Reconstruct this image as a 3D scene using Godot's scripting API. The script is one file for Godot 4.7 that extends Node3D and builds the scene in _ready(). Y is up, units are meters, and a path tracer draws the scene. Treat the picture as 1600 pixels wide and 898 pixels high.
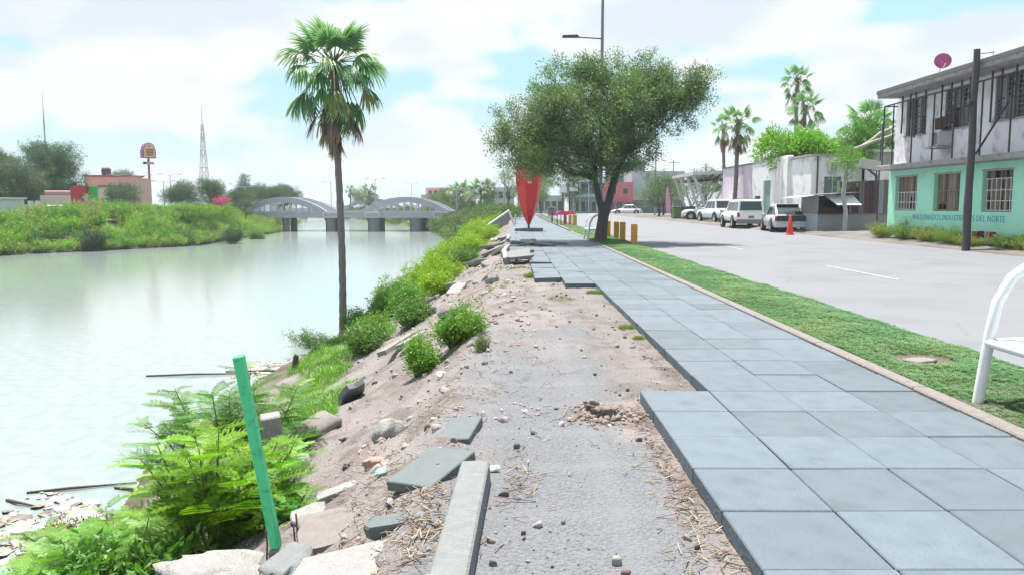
extends Node3D

# ------------------------------------------------------------------ helpers
var R := RandomNumberGenerator.new()
var names := {}
var mats := {}
var noise := FastNoiseLite.new()
var WATER := -2.6
var XW := [[0.0, -5.3], [10.0, -5.35], [14.0, -5.7], [19.0, -5.7], [24.0, -5.2], [33.0, -4.9], [77.0, -4.95], [100.0, -8.0], [120.0, -12.0], [140.0, -18.0], [200.0, -34.0], [260.0, -62.0], [400.0, -140.0]]
var XC := [[0.0, -0.5], [8.0, -0.45], [22.0, -0.25], [42.0, -0.15], [77.0, -0.4], [100.0, -3.2], [120.0, -7.0], [140.0, -12.5], [200.0, -28.0], [260.0, -56.0], [400.0, -134.0]]

func V(x: float, y: float, d: float) -> Vector3:      # metres right of, above and ahead of the camera's foot
	return Vector3(x, y, -d)

func lut(a: Array, d: float) -> float:
	if d <= a[0][0]: return a[0][1]
	for i in range(1, a.size()):
		if d <= a[i][0]:
			return lerpf(a[i - 1][1], a[i][1], (d - a[i - 1][0]) / (a[i][0] - a[i - 1][0]))
	return a[-1][1]

func numbered(called: String) -> String:
	if not names.has(called):
		names[called] = 0
		return called
	names[called] += 1
	return "%s_%03d" % [called, names[called]]

func tag(o: Node, label := "", category := "", group := "", kind := "") -> Node:
	if label: o.set_meta("label", label)
	if category: o.set_meta("category", category)
	if group: o.set_meta("group", group)
	if kind: o.set_meta("kind", kind)
	return o

func thing(called: String, label: String, category: String, at := Vector3.ZERO, turn := 0.0, group := "", kind := "") -> Node3D:
	var o := Node3D.new()
	o.name = numbered(called)
	add_child(o)
	o.position = at
	o.rotation.y = turn
	tag(o, label, category, group, kind)
	return o

func begin() -> SurfaceTool:
	var st := SurfaceTool.new()
	st.begin(Mesh.PRIMITIVE_TRIANGLES)
	st.set_smooth_group(-1)
	return st

func put(called: String, mesh: Mesh, m: Material, parent: Node = null, at := Transform3D.IDENTITY) -> MeshInstance3D:
	var o := MeshInstance3D.new()
	o.mesh = mesh
	o.material_override = m
	o.transform = at
	if parent == null:
		o.name = numbered(called)
		add_child(o)
	else:
		o.name = called
		parent.add_child(o, true)
	return o

func obj(called: String, st: SurfaceTool, m: Material, parent: Node = null, at := Transform3D.IDENTITY) -> MeshInstance3D:
	st.generate_normals()
	return put(called, st.commit(), m, parent, at)

func mm(called: String, mesh: Mesh, m: Material, places: Array, colors: Array, parent: Node = null) -> MultiMeshInstance3D:
	var k := MultiMesh.new()
	k.transform_format = MultiMesh.TRANSFORM_3D
	k.use_colors = not colors.is_empty()
	k.mesh = mesh
	k.instance_count = places.size()
	for i in places.size():
		k.set_instance_transform(i, places[i])
		if k.use_colors: k.set_instance_color(i, colors[i])
	var o := MultiMeshInstance3D.new()
	o.multimesh = k
	o.material_override = m
	o.set_meta("kind", "stuff")
	if parent == null:
		o.name = numbered(called)
		add_child(o)
	else:
		o.name = called
		parent.add_child(o, true)
	return o

func copy(o: Node3D, at: Vector3, turn: float, label: String, group := "") -> Node3D:
	var c: Node3D = o.duplicate()
	c.name = numbered(String(o.name).rstrip("0123456789").trim_suffix("_"))
	add_child(c)
	c.position = at
	c.rotation.y = turn
	c.set_meta("label", label)
	if group: c.set_meta("group", group)
	return c

func tri(st: SurfaceTool, a: Vector3, b: Vector3, c: Vector3, inside: Vector3) -> void:
	var n := (a - c).cross(a - b)
	if n.dot((a + b + c) / 3.0 - inside) < 0.0:
		st.add_vertex(a); st.add_vertex(c); st.add_vertex(b)
	else:
		st.add_vertex(a); st.add_vertex(b); st.add_vertex(c)

func quad(st: SurfaceTool, a: Vector3, b: Vector3, c: Vector3, d: Vector3, inside: Vector3) -> void:
	tri(st, a, b, c, inside)
	tri(st, a, c, d, inside)

func box(st: SurfaceTool, c: Vector3, size: Vector3, bev := 0.0, bs := Basis.IDENTITY) -> void:
	var h := size * 0.5
	bev = minf(bev, minf(h.x, minf(h.y, h.z)) * 0.9)
	if bev <= 0.0:
		for ax in 3:
			for s in [-1.0, 1.0]:
				var p: Array[Vector3] = []
				for k in [[-1.0, -1.0], [1.0, -1.0], [1.0, 1.0], [-1.0, 1.0]]:
					var v := Vector3.ZERO
					v[ax] = s * h[ax]
					v[(ax + 1) % 3] = k[0] * h[(ax + 1) % 3]
					v[(ax + 2) % 3] = k[1] * h[(ax + 2) % 3]
					p.append(c + bs * v)
				quad(st, p[0], p[1], p[2], p[3], c)
		return
	for ax in 3:
		var b1 := (ax + 1) % 3
		var b2 := (ax + 2) % 3
		for s in [-1.0, 1.0]:
			var p: Array[Vector3] = []
			for k in [[-1.0, -1.0], [1.0, -1.0], [1.0, 1.0], [-1.0, 1.0]]:
				var v := Vector3.ZERO
				v[ax] = s * h[ax]
				v[b1] = k[0] * (h[b1] - bev)
				v[b2] = k[1] * (h[b2] - bev)
				p.append(c + bs * v)
			quad(st, p[0], p[1], p[2], p[3], c)
		for s in [-1.0, 1.0]:
			for t in [-1.0, 1.0]:
				var e: Array[Vector3] = []
				for k in [[0, -1.0], [0, 1.0], [1, 1.0], [1, -1.0]]:
					var v := Vector3.ZERO
					v[ax] = k[1] * (h[ax] - bev)
					v[b1] = s * (h[b1] - (0.0 if k[0] == 0 else bev))
					v[b2] = t * (h[b2] - (bev if k[0] == 0 else 0.0))
					e.append(c + bs * v)
				quad(st, e[0], e[1], e[2], e[3], c)
	for sx in [-1.0, 1.0]:
		for sy in [-1.0, 1.0]:
			for sz in [-1.0, 1.0]:
				tri(st, c + bs * Vector3(sx * h.x, sy * (h.y - bev), sz * (h.z - bev)), c + bs * Vector3(sx * (h.x - bev), sy * h.y, sz * (h.z - bev)), c + bs * Vector3(sx * (h.x - bev), sy * (h.y - bev), sz * h.z), c)

func bx(a: Vector3, b: Vector3, bev := 0.0) -> SurfaceTool:      # a box from corner to corner
	var st := begin()
	box(st, (a + b) * 0.5, (b - a).abs(), bev)
	return st

func bar(st: SurfaceTool, a: Vector3, b: Vector3, w: float, t: float, bev := 0.0) -> void:
	var d := (b - a).normalized()
	var up := Vector3.UP if absf(d.y) < 0.95 else Vector3.RIGHT
	var x := up.cross(d).normalized()
	box(st, (a + b) * 0.5, Vector3(w, t, a.distance_to(b)), bev, Basis(x, d.cross(x), d))

func tube(st: SurfaceTool, pts: Array, radii: Array, sides := 8, smooth := true, jitter := 0.0) -> void:
	if smooth: st.set_smooth_group(1)
	var rings := []
	var x := Vector3.ZERO
	for i in pts.size():
		var d: Vector3 = ((pts[mini(i + 1, pts.size() - 1)] - pts[maxi(i - 1, 0)]) as Vector3).normalized()
		if x == Vector3.ZERO: x = (Vector3.RIGHT if absf(d.x) < 0.9 else Vector3.UP)
		x = (x - d * x.dot(d)).normalized()
		var y := d.cross(x)
		var ring := []
		for k in sides:
			var a := TAU * k / sides
			ring.append((pts[i] as Vector3) + (x * cos(a) + y * sin(a)) * float(radii[i]) * (1.0 + R.randf_range(-jitter, jitter)))
		rings.append(ring)
	for i in rings.size() - 1:
		var mid: Vector3 = (pts[i] + pts[i + 1]) * 0.5
		for k in sides:
			var l := (k + 1) % sides
			quad(st, rings[i][k], rings[i][l], rings[i + 1][l], rings[i + 1][k], mid)
	st.set_smooth_group(-1)
	for e in [0, rings.size() - 1]:
		var other: Vector3 = pts[1] if e == 0 else pts[rings.size() - 2]
		for k in sides:
			tri(st, pts[e], rings[e][k], rings[e][(k + 1) % sides], other)

func lathe(st: SurfaceTool, prof: Array, sides: int, base := Vector3.ZERO, bs := Basis.IDENTITY, smooth := true) -> void:
	var pts := []
	var rad := []
	if smooth: st.set_smooth_group(1)
	for i in prof.size() - 1:
		var p: Vector2 = prof[i]
		var q: Vector2 = prof[i + 1]
		for k in sides:
			var a := TAU * k / sides
			var b := TAU * (k + 1) / sides
			var c := base + bs * Vector3(0, (p.y + q.y) * 0.5, 0)
			var v := [base + bs * Vector3(p.x * cos(a), p.y, p.x * sin(a)), base + bs * Vector3(p.x * cos(b), p.y, p.x * sin(b)), base + bs * Vector3(q.x * cos(b), q.y, q.x * sin(b)), base + bs * Vector3(q.x * cos(a), q.y, q.x * sin(a))]
			if p.x > 1e-4: tri(st, v[0], v[1], v[2], c)
			if q.x > 1e-4: tri(st, v[0], v[2], v[3], c)
	st.set_smooth_group(-1)

func prism(st: SurfaceTool, poly: Array, depth: float, o := Vector3.ZERO, bs := Basis.IDENTITY) -> void:   # a 2D outline in local x and y, given depth along local z
	var flat := PackedVector2Array(poly)
	var idx := Geometry2D.triangulate_polygon(flat)
	var mid := Vector2.ZERO
	for p in flat: mid += p / flat.size()
	var c := o + bs * Vector3(mid.x, mid.y, 0)
	for s in [-0.5, 0.5]:
		for i in range(0, idx.size(), 3):
			var q := []
			for k in 3: q.append(o + bs * Vector3(flat[idx[i + k]].x, flat[idx[i + k]].y, s * depth))
			tri(st, q[0], q[1], q[2], (q[0] + q[1] + q[2]) / 3.0 - bs.z * s)
	var cw := Geometry2D.is_polygon_clockwise(flat)
	for i in flat.size():
		var a := flat[i]
		var b := flat[(i + 1) % flat.size()]
		var n := Vector2(b.y - a.y, a.x - b.x) * (-1.0 if cw else 1.0)
		var inside := o + bs * Vector3((a.x + b.x) * 0.5 - n.x, (a.y + b.y) * 0.5 - n.y, 0)
		quad(st, o + bs * Vector3(a.x, a.y, -depth * 0.5), o + bs * Vector3(b.x, b.y, -depth * 0.5), o + bs * Vector3(b.x, b.y, depth * 0.5), o + bs * Vector3(a.x, a.y, depth * 0.5), inside)

func rock_mesh(size: Vector3, seed_: int, rough := 0.25, fine := 7) -> ArrayMesh:     # a broken lump with many small facets
	var nz := FastNoiseLite.new()
	nz.seed = seed_
	nz.frequency = 0.9
	nz.fractal_octaves = 3
	var r := RandomNumberGenerator.new()
	r.seed = seed_
	var cuts := []
	for i in 7: cuts.append([Vector3(r.randfn(), r.randfn(), r.randfn()).normalized(), r.randf_range(0.62, 0.9)])
	var s := SphereMesh.new()
	s.radial_segments = fine * 2
	s.rings = fine
	s.radius = 0.5
	s.height = 1.0
	var a := s.get_mesh_arrays()
	var p: PackedVector3Array = a[Mesh.ARRAY_VERTEX]
	for i in p.size():
		var v := p[i] * 2.0
		var w := Vector3(signf(v.x) * pow(absf(v.x), 0.6), signf(v.y) * pow(absf(v.y), 0.6), signf(v.z) * pow(absf(v.z), 0.6))
		for q in cuts:
			var over: float = w.dot(q[0]) - q[1]
			if over > 0.0: w -= (q[0] as Vector3) * over
		w *= 1.0 + rough * nz.get_noise_3dv(v * 1.4) + rough * 0.5 * nz.get_noise_3dv(v * 4.5)
		p[i] = w * 0.56 * size
	var st := begin()
	st.set_smooth_group(1)
	var idx: PackedInt32Array = a[Mesh.ARRAY_INDEX]
	for i in range(0, idx.size(), 3):
		tri(st, p[idx[i]], p[idx[i + 1]], p[idx[i + 2]], Vector3.ZERO)
	st.generate_normals()
	return st.commit()

func slab_mesh(size: Vector3, seed_: int, ragged := 0.08) -> ArrayMesh:    # a broken flat piece of concrete
	var r := RandomNumberGenerator.new()
	r.seed = seed_
	var poly := []
	var n := 11
	for k in n:
		var a := TAU * k / n
		var c := Vector2(cos(a), sin(a))
		var q := c / maxf(absf(c.x), absf(c.y)) * 0.5 * (1.0 - r.randf() * ragged * 2.0)
		poly.append(Vector2(q.x * size.x, q.y * size.z))
	var st := begin()
	var top := []
	var mid := []
	var bot := []
	for q in poly:
		var ch := 0.94
		top.append(Vector3(q.x * ch, size.y * 0.5 + r.randf_range(-0.04, 0.04) * size.y, q.y * ch))
		mid.append(Vector3(q.x, size.y * 0.3, q.y))
		bot.append(Vector3(q.x * r.randf_range(0.9, 1.02), -size.y * 0.5, q.y * r.randf_range(0.9, 1.02)))
	for k in n:
		var l := (k + 1) % n
		tri(st, Vector3(0, size.y * 0.5, 0), top[k], top[l], Vector3.ZERO)
		quad(st, top[k], top[l], mid[l], mid[k], Vector3.ZERO)
		quad(st, mid[k], mid[l], bot[l], bot[k], Vector3.ZERO)
		tri(st, Vector3(0, -size.y * 0.5, 0), bot[k], bot[l], Vector3.ZERO)
	st.generate_normals()
	return st.commit()

func face(st: SurfaceTool, o: Vector3, u: Vector3, v: Vector3, w: float, h: float, thick: float, holes: Array) -> void:   # a wall with openings [x0, y0, x1, y1]; its outside looks along u x v
	var n := u.cross(v).normalized()
	var xs := [0.0, w]
	var ys := [0.0, h]
	for q in holes:
		xs += [q[0], q[2]]
		ys += [q[1], q[3]]
	xs.sort()
	ys.sort()
	for i in xs.size() - 1:
		for j in ys.size() - 1:
			if xs[i + 1] - xs[i] < 1e-4 or ys[j + 1] - ys[j] < 1e-4: continue
			var cx: float = (xs[i] + xs[i + 1]) * 0.5
			var cy: float = (ys[j] + ys[j + 1]) * 0.5
			var open := false
			for q in holes:
				if cx > q[0] and cx < q[2] and cy > q[1] and cy < q[3]: open = true
			if open: continue
			var p := [o + u * xs[i] + v * ys[j], o + u * xs[i + 1] + v * ys[j], o + u * xs[i + 1] + v * ys[j + 1], o + u * xs[i] + v * ys[j + 1]]
			var c := o + u * cx + v * cy - n * thick * 0.5
			quad(st, p[0], p[1], p[2], p[3], c)
			quad(st, p[0] - n * thick, p[1] - n * thick, p[2] - n * thick, p[3] - n * thick, c)
	for q in holes + [[0.0, 0.0, w, h]]:
		var k := [o + u * q[0] + v * q[1], o + u * q[2] + v * q[1], o + u * q[2] + v * q[3], o + u * q[0] + v * q[3]]
		for i in 4:
			var a: Vector3 = k[i]
			var b: Vector3 = k[(i + 1) % 4]
			var mid: Vector3 = o + u * (q[0] + q[2]) * 0.5 + v * (q[1] + q[3]) * 0.5 - n * thick * 0.5
			var away: Vector3 = (a + b) * 0.5 + ((a + b) * 0.5 - mid) if q[2] - q[0] < w else mid
			quad(st, a, b, b - n * thick, a - n * thick, away)

# ------------------------------------------------------------------ materials
var tex := {}
func grain(key: String, freq: float, lo: float, hi: float, kind := FastNoiseLite.TYPE_SIMPLEX_SMOOTH, oct := 4, mid := -1.0) -> NoiseTexture2D:
	if tex.has(key): return tex[key]
	var n := FastNoiseLite.new()
	n.noise_type = kind
	n.frequency = freq
	n.fractal_octaves = oct
	n.seed = key.hash() % 9999
	var t := NoiseTexture2D.new()
	t.width = 512
	t.height = 512
	t.seamless = true
	t.seamless_blend_skirt = 0.45
	t.noise = n
	var g := Gradient.new()
	g.set_color(0, Color(lo, lo, lo).linear_to_srgb())
	g.set_color(1, Color(hi, hi, hi).linear_to_srgb())
	if mid >= 0.0: g.add_point(mid, Color((lo + hi) * 0.5, (lo + hi) * 0.5, (lo + hi) * 0.5).linear_to_srgb())
	t.color_ramp = g
	tex[key] = t
	return t

func stain(key: String, freq: float, stops: Array, kind := FastNoiseLite.TYPE_SIMPLEX_SMOOTH, oct := 5) -> NoiseTexture2D:
	if tex.has(key): return tex[key]
	var n := FastNoiseLite.new()
	n.noise_type = kind
	n.frequency = freq
	n.fractal_octaves = oct
	n.seed = key.hash() % 9999
	var t := NoiseTexture2D.new()
	t.width = 512
	t.height = 512
	t.seamless = true
	t.seamless_blend_skirt = 0.45
	t.noise = n
	var g := Gradient.new()
	g.offsets = PackedFloat32Array(stops.map(func(s): return s[0]))
	g.colors = PackedColorArray(stops.map(func(s): return (s[1] as Color).linear_to_srgb()))
	t.color_ramp = g
	tex[key] = t
	return t

func cracks() -> NoiseTexture2D:
	if tex.has("cracks"): return tex["cracks"]
	var n := FastNoiseLite.new()
	n.noise_type = FastNoiseLite.TYPE_CELLULAR
	n.cellular_return_type = FastNoiseLite.RETURN_DISTANCE2_SUB
	n.cellular_jitter = 1.0
	n.frequency = 0.006
	n.fractal_type = FastNoiseLite.FRACTAL_NONE
	n.domain_warp_enabled = true
	n.domain_warp_amplitude = 22.0
	n.domain_warp_frequency = 0.03
	var t := NoiseTexture2D.new()
	t.width = 1024
	t.height = 1024
	t.seamless = true
	t.seamless_blend_skirt = 0.45
	t.noise = n
	var g := Gradient.new()
	g.offsets = PackedFloat32Array([0.0, 0.008, 0.02, 1.0])
	g.colors = PackedColorArray([Color(0.8, 0.8, 0.8).linear_to_srgb(), Color(0.9, 0.9, 0.9).linear_to_srgb(), Color(1, 1, 1), Color(1, 1, 1)])
	t.color_ramp = g
	tex["cracks"] = t
	return t

func height(key: String, freq: float, oct := 4, kind := FastNoiseLite.TYPE_SIMPLEX_SMOOTH) -> NoiseTexture2D:
	if tex.has(key): return tex[key]
	var n := FastNoiseLite.new()
	n.noise_type = kind
	n.frequency = freq
	n.fractal_octaves = oct
	n.seed = key.hash() % 9999
	var t := NoiseTexture2D.new()
	t.width = 512
	t.height = 512
	t.seamless = true
	t.seamless_blend_skirt = 0.45
	t.noise = n
	tex[key] = t
	return t

func mat(key: String, c: Color, rough := 0.8, o := {}) -> StandardMaterial3D:
	if mats.has(key): return mats[key]
	var m := StandardMaterial3D.new()
	m.resource_name = key
	m.albedo_color = c.linear_to_srgb()
	m.roughness = rough
	m.metallic = o.get("metal", 0.0)
	m.metallic_specular = o.get("spec", 0.5)
	if o.has("tex"):
		m.albedo_texture = o.tex
	if o.has("tex") or o.has("bump"):
		m.uv1_triplanar = true
		m.uv1_world_triplanar = o.get("world", true)
		m.uv1_scale = Vector3.ONE * float(o.get("scale", 1.0))
	if o.has("bump"):
		m.heightmap_enabled = true
		m.heightmap_texture = o.bump
		m.heightmap_scale = o.get("cm", 0.5)
	if o.has("detail"):
		m.detail_enabled = true
		m.detail_albedo = o.detail
		m.detail_blend_mode = BaseMaterial3D.BLEND_MODE_MUL
		m.detail_uv_layer = BaseMaterial3D.DETAIL_UV_2
		m.uv2_triplanar = true
		m.uv2_world_triplanar = o.get("world", true)
		m.uv2_scale = Vector3.ONE * float(o.get("detail_scale", 0.2))
	m.vertex_color_use_as_albedo = o.get("vc", false)
	if o.has("back"):
		m.backlight_enabled = true
		m.backlight = (o.back as Color).linear_to_srgb()
	m.cull_mode = BaseMaterial3D.CULL_DISABLED
	mats[key] = m
	return m

func paint(key: String, c: Color, rough := 0.5, wear := 0.85) -> StandardMaterial3D:      # painted or plain surface with a little unevenness
	return mat(key, c, rough, {"tex": grain("soft%.2f" % wear, 0.012, wear, 1.0), "scale": 0.7, "detail": grain("fine", 0.06, 0.86, 1.0), "detail_scale": 3.1})

func plaster(key: String, c: Color, dirt: Color, amount := 0.5, scale := 0.25) -> StandardMaterial3D:   # weathered wall paint: patches where the dirt has outlines of its own
	var t := stain("plaster_" + key, 0.011, [[0.0, dirt], [0.5 - 0.35 * (1.0 - amount), dirt.lerp(Color(1, 1, 1), 0.55)], [0.62 - 0.25 * (1.0 - amount), Color(0.95, 0.95, 0.95)], [1.0, Color(1, 1, 1)]])
	return mat(key, c, 0.85, {"tex": t, "scale": scale, "detail": grain("fine", 0.06, 0.86, 1.0), "detail_scale": 1.7, "bump": height("lumps", 0.03), "cm": 0.6})

# ------------------------------------------------------------------ foliage pieces
func sprig(seed_: int, n: int, leaf: float, wide: float, spread: float) -> ArrayMesh:     # a twig of small folded leaves, about one unit long along y
	var r := RandomNumberGenerator.new()
	r.seed = seed_
	var st := begin()
	for i in n:
		var t := r.randf()
		var o := Vector3(r.randf_range(-1, 1) * spread * (0.3 + 0.7 * t), t * 0.9, r.randf_range(-1, 1) * spread * (0.3 + 0.7 * t))
		var d := (Vector3(o.x, 0.25, o.z) * 1.2 + Vector3(r.randf_range(-0.6, 0.6), r.randf_range(-0.5, 0.7), r.randf_range(-0.6, 0.6))).normalized()
		var s := d.cross(Vector3(r.randf_range(-1, 1), r.randf_range(-1, 1), r.randf_range(-1, 1))).normalized()
		var nn := d.cross(s)
		var l := leaf * r.randf_range(0.7, 1.25)
		var w := l * wide * 0.5
		var m := o + d * l * 0.45 - nn * w * 0.35
		var e := o + d * l
		for k in [-1.0, 1.0]:
			st.add_vertex(o); st.add_vertex(m); st.add_vertex(o + d * l * 0.5 + s * w * k)
			st.add_vertex(m); st.add_vertex(e); st.add_vertex(o + d * l * 0.5 + s * w * k)
	st.generate_normals()
	return st.commit()

func feather_leaf(seed_: int, pairs: int, leaflets: int) -> ArrayMesh:    # a twice-divided leaf about one unit long along y, arching
	var r := RandomNumberGenerator.new()
	r.seed = seed_
	var st := begin()
	var at := func(t: float) -> Vector3: return Vector3(0, t * 0.95, 0.42 * t * t)
	for i in 5:
		var a: Vector3 = at.call(i / 5.0)
		var b: Vector3 = at.call((i + 1) / 5.0)
		st.add_vertex(a + Vector3(-0.008, 0, 0)); st.add_vertex(b + Vector3(0, 0, 0)); st.add_vertex(a + Vector3(0.008, 0, 0))
	for i in pairs:
		var t := 0.18 + 0.82 * i / (pairs - 1.0)
		var o: Vector3 = at.call(t)
		var len_ := 0.42 * sin(PI * (0.25 + 0.62 * (1.0 - t) + 0.1)) * r.randf_range(0.85, 1.1)
		for side in [-1.0, 1.0]:
			var d := Vector3(side * 0.9, 0.55, 0.12 + r.randf_range(-0.12, 0.12)).normalized()
			var p := Vector3(-d.y * side, d.x * side, 0).normalized()
			for k in leaflets:
				var q: Vector3 = o + d * len_ * (k + 0.6) / leaflets + Vector3(0, 0, 0.12 * len_ * pow((k + 0.5) / leaflets, 2.0))
				var ll := 0.085 * (1.0 - 0.4 * absf((k + 0.5) / leaflets - 0.45))
				for s2 in [-1.0, 1.0]:
					var tip: Vector3 = q + (p * s2 + d * 0.35).normalized() * ll + Vector3(0, 0, 0.012)
					st.add_vertex(q - d * 0.012); st.add_vertex(tip); st.add_vertex(q + d * 0.016)
	st.generate_normals()
	return st.commit()

func grass_tuft(seed_: int, n: int, wide: float, lean: float) -> ArrayMesh:    # blades about one unit tall
	var r := RandomNumberGenerator.new()
	r.seed = seed_
	var st := begin()
	for i in n:
		var a := r.randf() * TAU
		var o := Vector3(cos(a), 0, sin(a)) * r.randf() * 0.35
		var d := Vector3(cos(a + r.randf_range(-0.8, 0.8)), 0, sin(a + r.randf_range(-0.8, 0.8)))
		var h := r.randf_range(0.5, 1.0)
		var s := Vector3(-d.z, 0, d.x) * wide
		var l := lean * r.randf_range(0.3, 1.2)
		var m := o + Vector3(0, h * 0.6, 0) + d * l * 0.3
		var e := o + Vector3(0, h * (1.0 - 0.3 * l), 0) + d * l * 0.9
		st.add_vertex(o - s); st.add_vertex(m - s * 0.8); st.add_vertex(o + s)
		st.add_vertex(o + s); st.add_vertex(m - s * 0.8); st.add_vertex(m + s * 0.8)
		st.add_vertex(m - s * 0.8); st.add_vertex(e); st.add_vertex(m + s * 0.8)
	st.generate_normals()
	return st.commit()

func fan_frond(seed_: int, blades: int, petiole: float, fan: float, half: float, droop: float, fold: float) -> ArrayMesh:   # a fan-palm leaf: stalk along +z, blades beyond it
	var r := RandomNumberGenerator.new()
	r.seed = seed_
	var st := begin()
	var stalk := func(t: float) -> Vector3: return Vector3(0, -droop * 0.28 * t * t, petiole * t)
	for i in 4:
		var a: Vector3 = stalk.call(i / 4.0)
		var b: Vector3 = stalk.call((i + 1) / 4.0)
		var w := lerpf(0.028, 0.014, i / 4.0)
		for p in [[Vector3(-w, 0, 0), Vector3(0, w * 0.7, 0)], [Vector3(0, w * 0.7, 0), Vector3(w, 0, 0)], [Vector3(w, 0, 0), Vector3(0, -w * 0.7, 0)], [Vector3(0, -w * 0.7, 0), Vector3(-w, 0, 0)]]:
			quad(st, a + p[0], a + p[1], b + p[1], b + p[0], (a + b) * 0.5)
	var hub: Vector3 = stalk.call(1.0)
	for k in blades:
		var th := lerpf(-half, half, (k + 0.5) / blades) + r.randf_range(-0.03, 0.03)
		var d := Vector3(sin(th) * (1.0 - fold * 0.7), -fold * absf(sin(th)) * 0.6, cos(th)).normalized()
		var side := Vector3(cos(th) * (1.0 - fold * 0.5), 0.25 * fold * signf(th), -sin(th)).normalized()
		var l := fan * (0.72 + 0.28 * cos(th)) * r.randf_range(0.86, 1.06)
		var dr := droop * r.randf_range(0.8, 1.25)
		var prev := []
		for j in 5:
			var t := j / 4.0
			var c := hub + d * l * t + Vector3(0, -dr * l * 0.75 * pow(t, 2.4), 0) - d * dr * l * 0.22 * t * t * t
			var w := fan * half / blades * (0.95 * t + 0.05) * (1.0 if t < 0.5 else 1.0 - (t - 0.55) / 0.45 * 0.93) * 1.05
			var row := [c - side * w, c - Vector3(0, w * 0.55, 0), c + side * w]
			if j > 0:
				for q in 2:
					st.add_vertex(prev[q]); st.add_vertex(row[q]); st.add_vertex(prev[q + 1])
					st.add_vertex(prev[q + 1]); st.add_vertex(row[q]); st.add_vertex(row[q + 1])
			prev = row
	st.generate_normals()
	return st.commit()

func toward(d: Vector3, roll := 0.0) -> Basis:       # y axis along d
	var y := d.normalized()
	var x := (Vector3.FORWARD if absf(y.y) > 0.9 else Vector3.UP).cross(y).normalized()
	return Basis(x, y, x.cross(y)).rotated(y, roll)

func lush(c: Color) -> Color:
	return Color(c.r * 1.3, c.g * 1.35, c.b * 1.05)

func shade_of(c: Color, v := 0.25, warm := 0.0) -> Color:
	var k := R.randf_range(1.0 - v, 1.0 + v)
	var w := R.randf_range(-warm, warm)
	return Color(c.r * k * (1.0 + w * 1.6), c.g * k, c.b * k * (1.0 - w))

var SPRIGS := []
var FEATHERS := []
var TUFTS := []
var FRONDS := []
var DEAD := []

func leaf_mat() -> StandardMaterial3D:
	return mat("leaf", Color(1, 1, 1), 0.5, {"vc": true, "back": Color(0.55, 0.7, 0.25)})

func ball() -> Vector3:
	var v := Vector3(R.randfn(), R.randfn(), R.randfn()).normalized()
	return v * pow(R.randf(), 0.42)

func crown(parent: Node, clumps: Array, per: float, size: float, c: Color, kind := 0, vary := 0.3, called := "crown", gap := -0.12) -> void:   # clumps: [centre, radii]; leaves spread through the volume, thinned by a noise so that gaps stay open
	for which in 2:
		var places := []
		var cols := []
		for q in clumps:
			var ctr: Vector3 = q[0]
			var rad: Vector3 = q[1]
			var n := int(per * rad.x * rad.y * rad.z * 2.1 + 12)
			var tint := shade_of(lush(q[2] if q.size() > 2 else c), vary * 0.5, 0.08)
			for i in n:
				var b := ball()
				if noise.get_noise_3dv((ctr + b * rad) * (150.0 / maxf(rad.x, 0.4))) < gap: continue
				if which == int(R.randf() < 0.5): continue
				var d := (b + Vector3(R.randf_range(-0.7, 0.7), R.randf_range(-0.35, 0.8), R.randf_range(-0.7, 0.7)))
				var s := size * R.randf_range(0.65, 1.3)
				places.append(Transform3D(toward(d, R.randf() * TAU).scaled_local(Vector3.ONE * s), ctr + b * rad))
				cols.append(shade_of(tint, vary, 0.07))
		mm(called, SPRIGS[kind * 2 + which], leaf_mat(), places, cols, parent)

func limb(st: SurfaceTool, a: Vector3, b: Vector3, r0: float, r1: float, wob := 0.12, sides := 7) -> void:
	var pts := []
	var rad := []
	var n := 5
	var l := a.distance_to(b)
	for i in n + 1:
		var t := float(i) / n
		var w := Vector3(R.randf_range(-1, 1), R.randf_range(-0.5, 0.9), R.randf_range(-1, 1)) * l * wob * sin(PI * t)
		pts.append(a.lerp(b, t) + w)
		rad.append(lerpf(r0, r1, pow(t, 0.8)))
	tube(st, pts, rad, sides, true, 0.07)

func bark() -> StandardMaterial3D:
	return mat("bark", Color(0.13, 0.11, 0.115), 0.9, {"tex": grain("barktex", 0.03, 0.4, 1.0), "scale": 1.6, "bump": height("barkbump", 0.045), "cm": 2.0})

func tree(called: String, label: String, at: Vector3, h: float, rad: float, c: Color, seed_: int, o := {}) -> Node3D:      # a street or far tree: trunk with limbs, and a crown of many leaf clumps
	R.seed = seed_
	var t := thing(called, label, o.get("category", "tree"), at, 0.0, o.get("group", ""))
	var bare: float = o.get("bare", 0.3)
	var st := begin()
	var fork := Vector3(0, h * bare, 0)
	limb(st, Vector3(0, -0.3, 0), fork, o.get("trunk", h * 0.03), h * 0.022, 0.04)
	var clumps := []
	var n: int = o.get("clumps", 12)
	for i in n:
		var a := TAU * i / n * 2.4 + R.randf() * 0.8
		var up := R.randf()
		var rr := rad * sqrt(1.0 - 0.75 * up * up) * R.randf_range(0.35, 0.85)
		var p := Vector3(cos(a) * rr, h * lerpf(bare + 0.1, 0.86, up), sin(a) * rr)
		clumps.append([p, Vector3(1, 0.75, 1) * rad * R.randf_range(0.28, 0.46)])
		if i % 2 == 0: limb(st, fork, p, h * 0.014, h * 0.004, 0.1, 5)
	clumps.append([Vector3(0, h * 0.62, 0), Vector3(rad * 0.55, h * 0.2, rad * 0.55)])
	obj("trunk", st, o.get("bark", bark()), t)
	crown(t, clumps, o.get("per", 26.0), o.get("leaf", 0.75), c, o.get("kind", 0), o.get("vary", 0.3))
	return t

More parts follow.
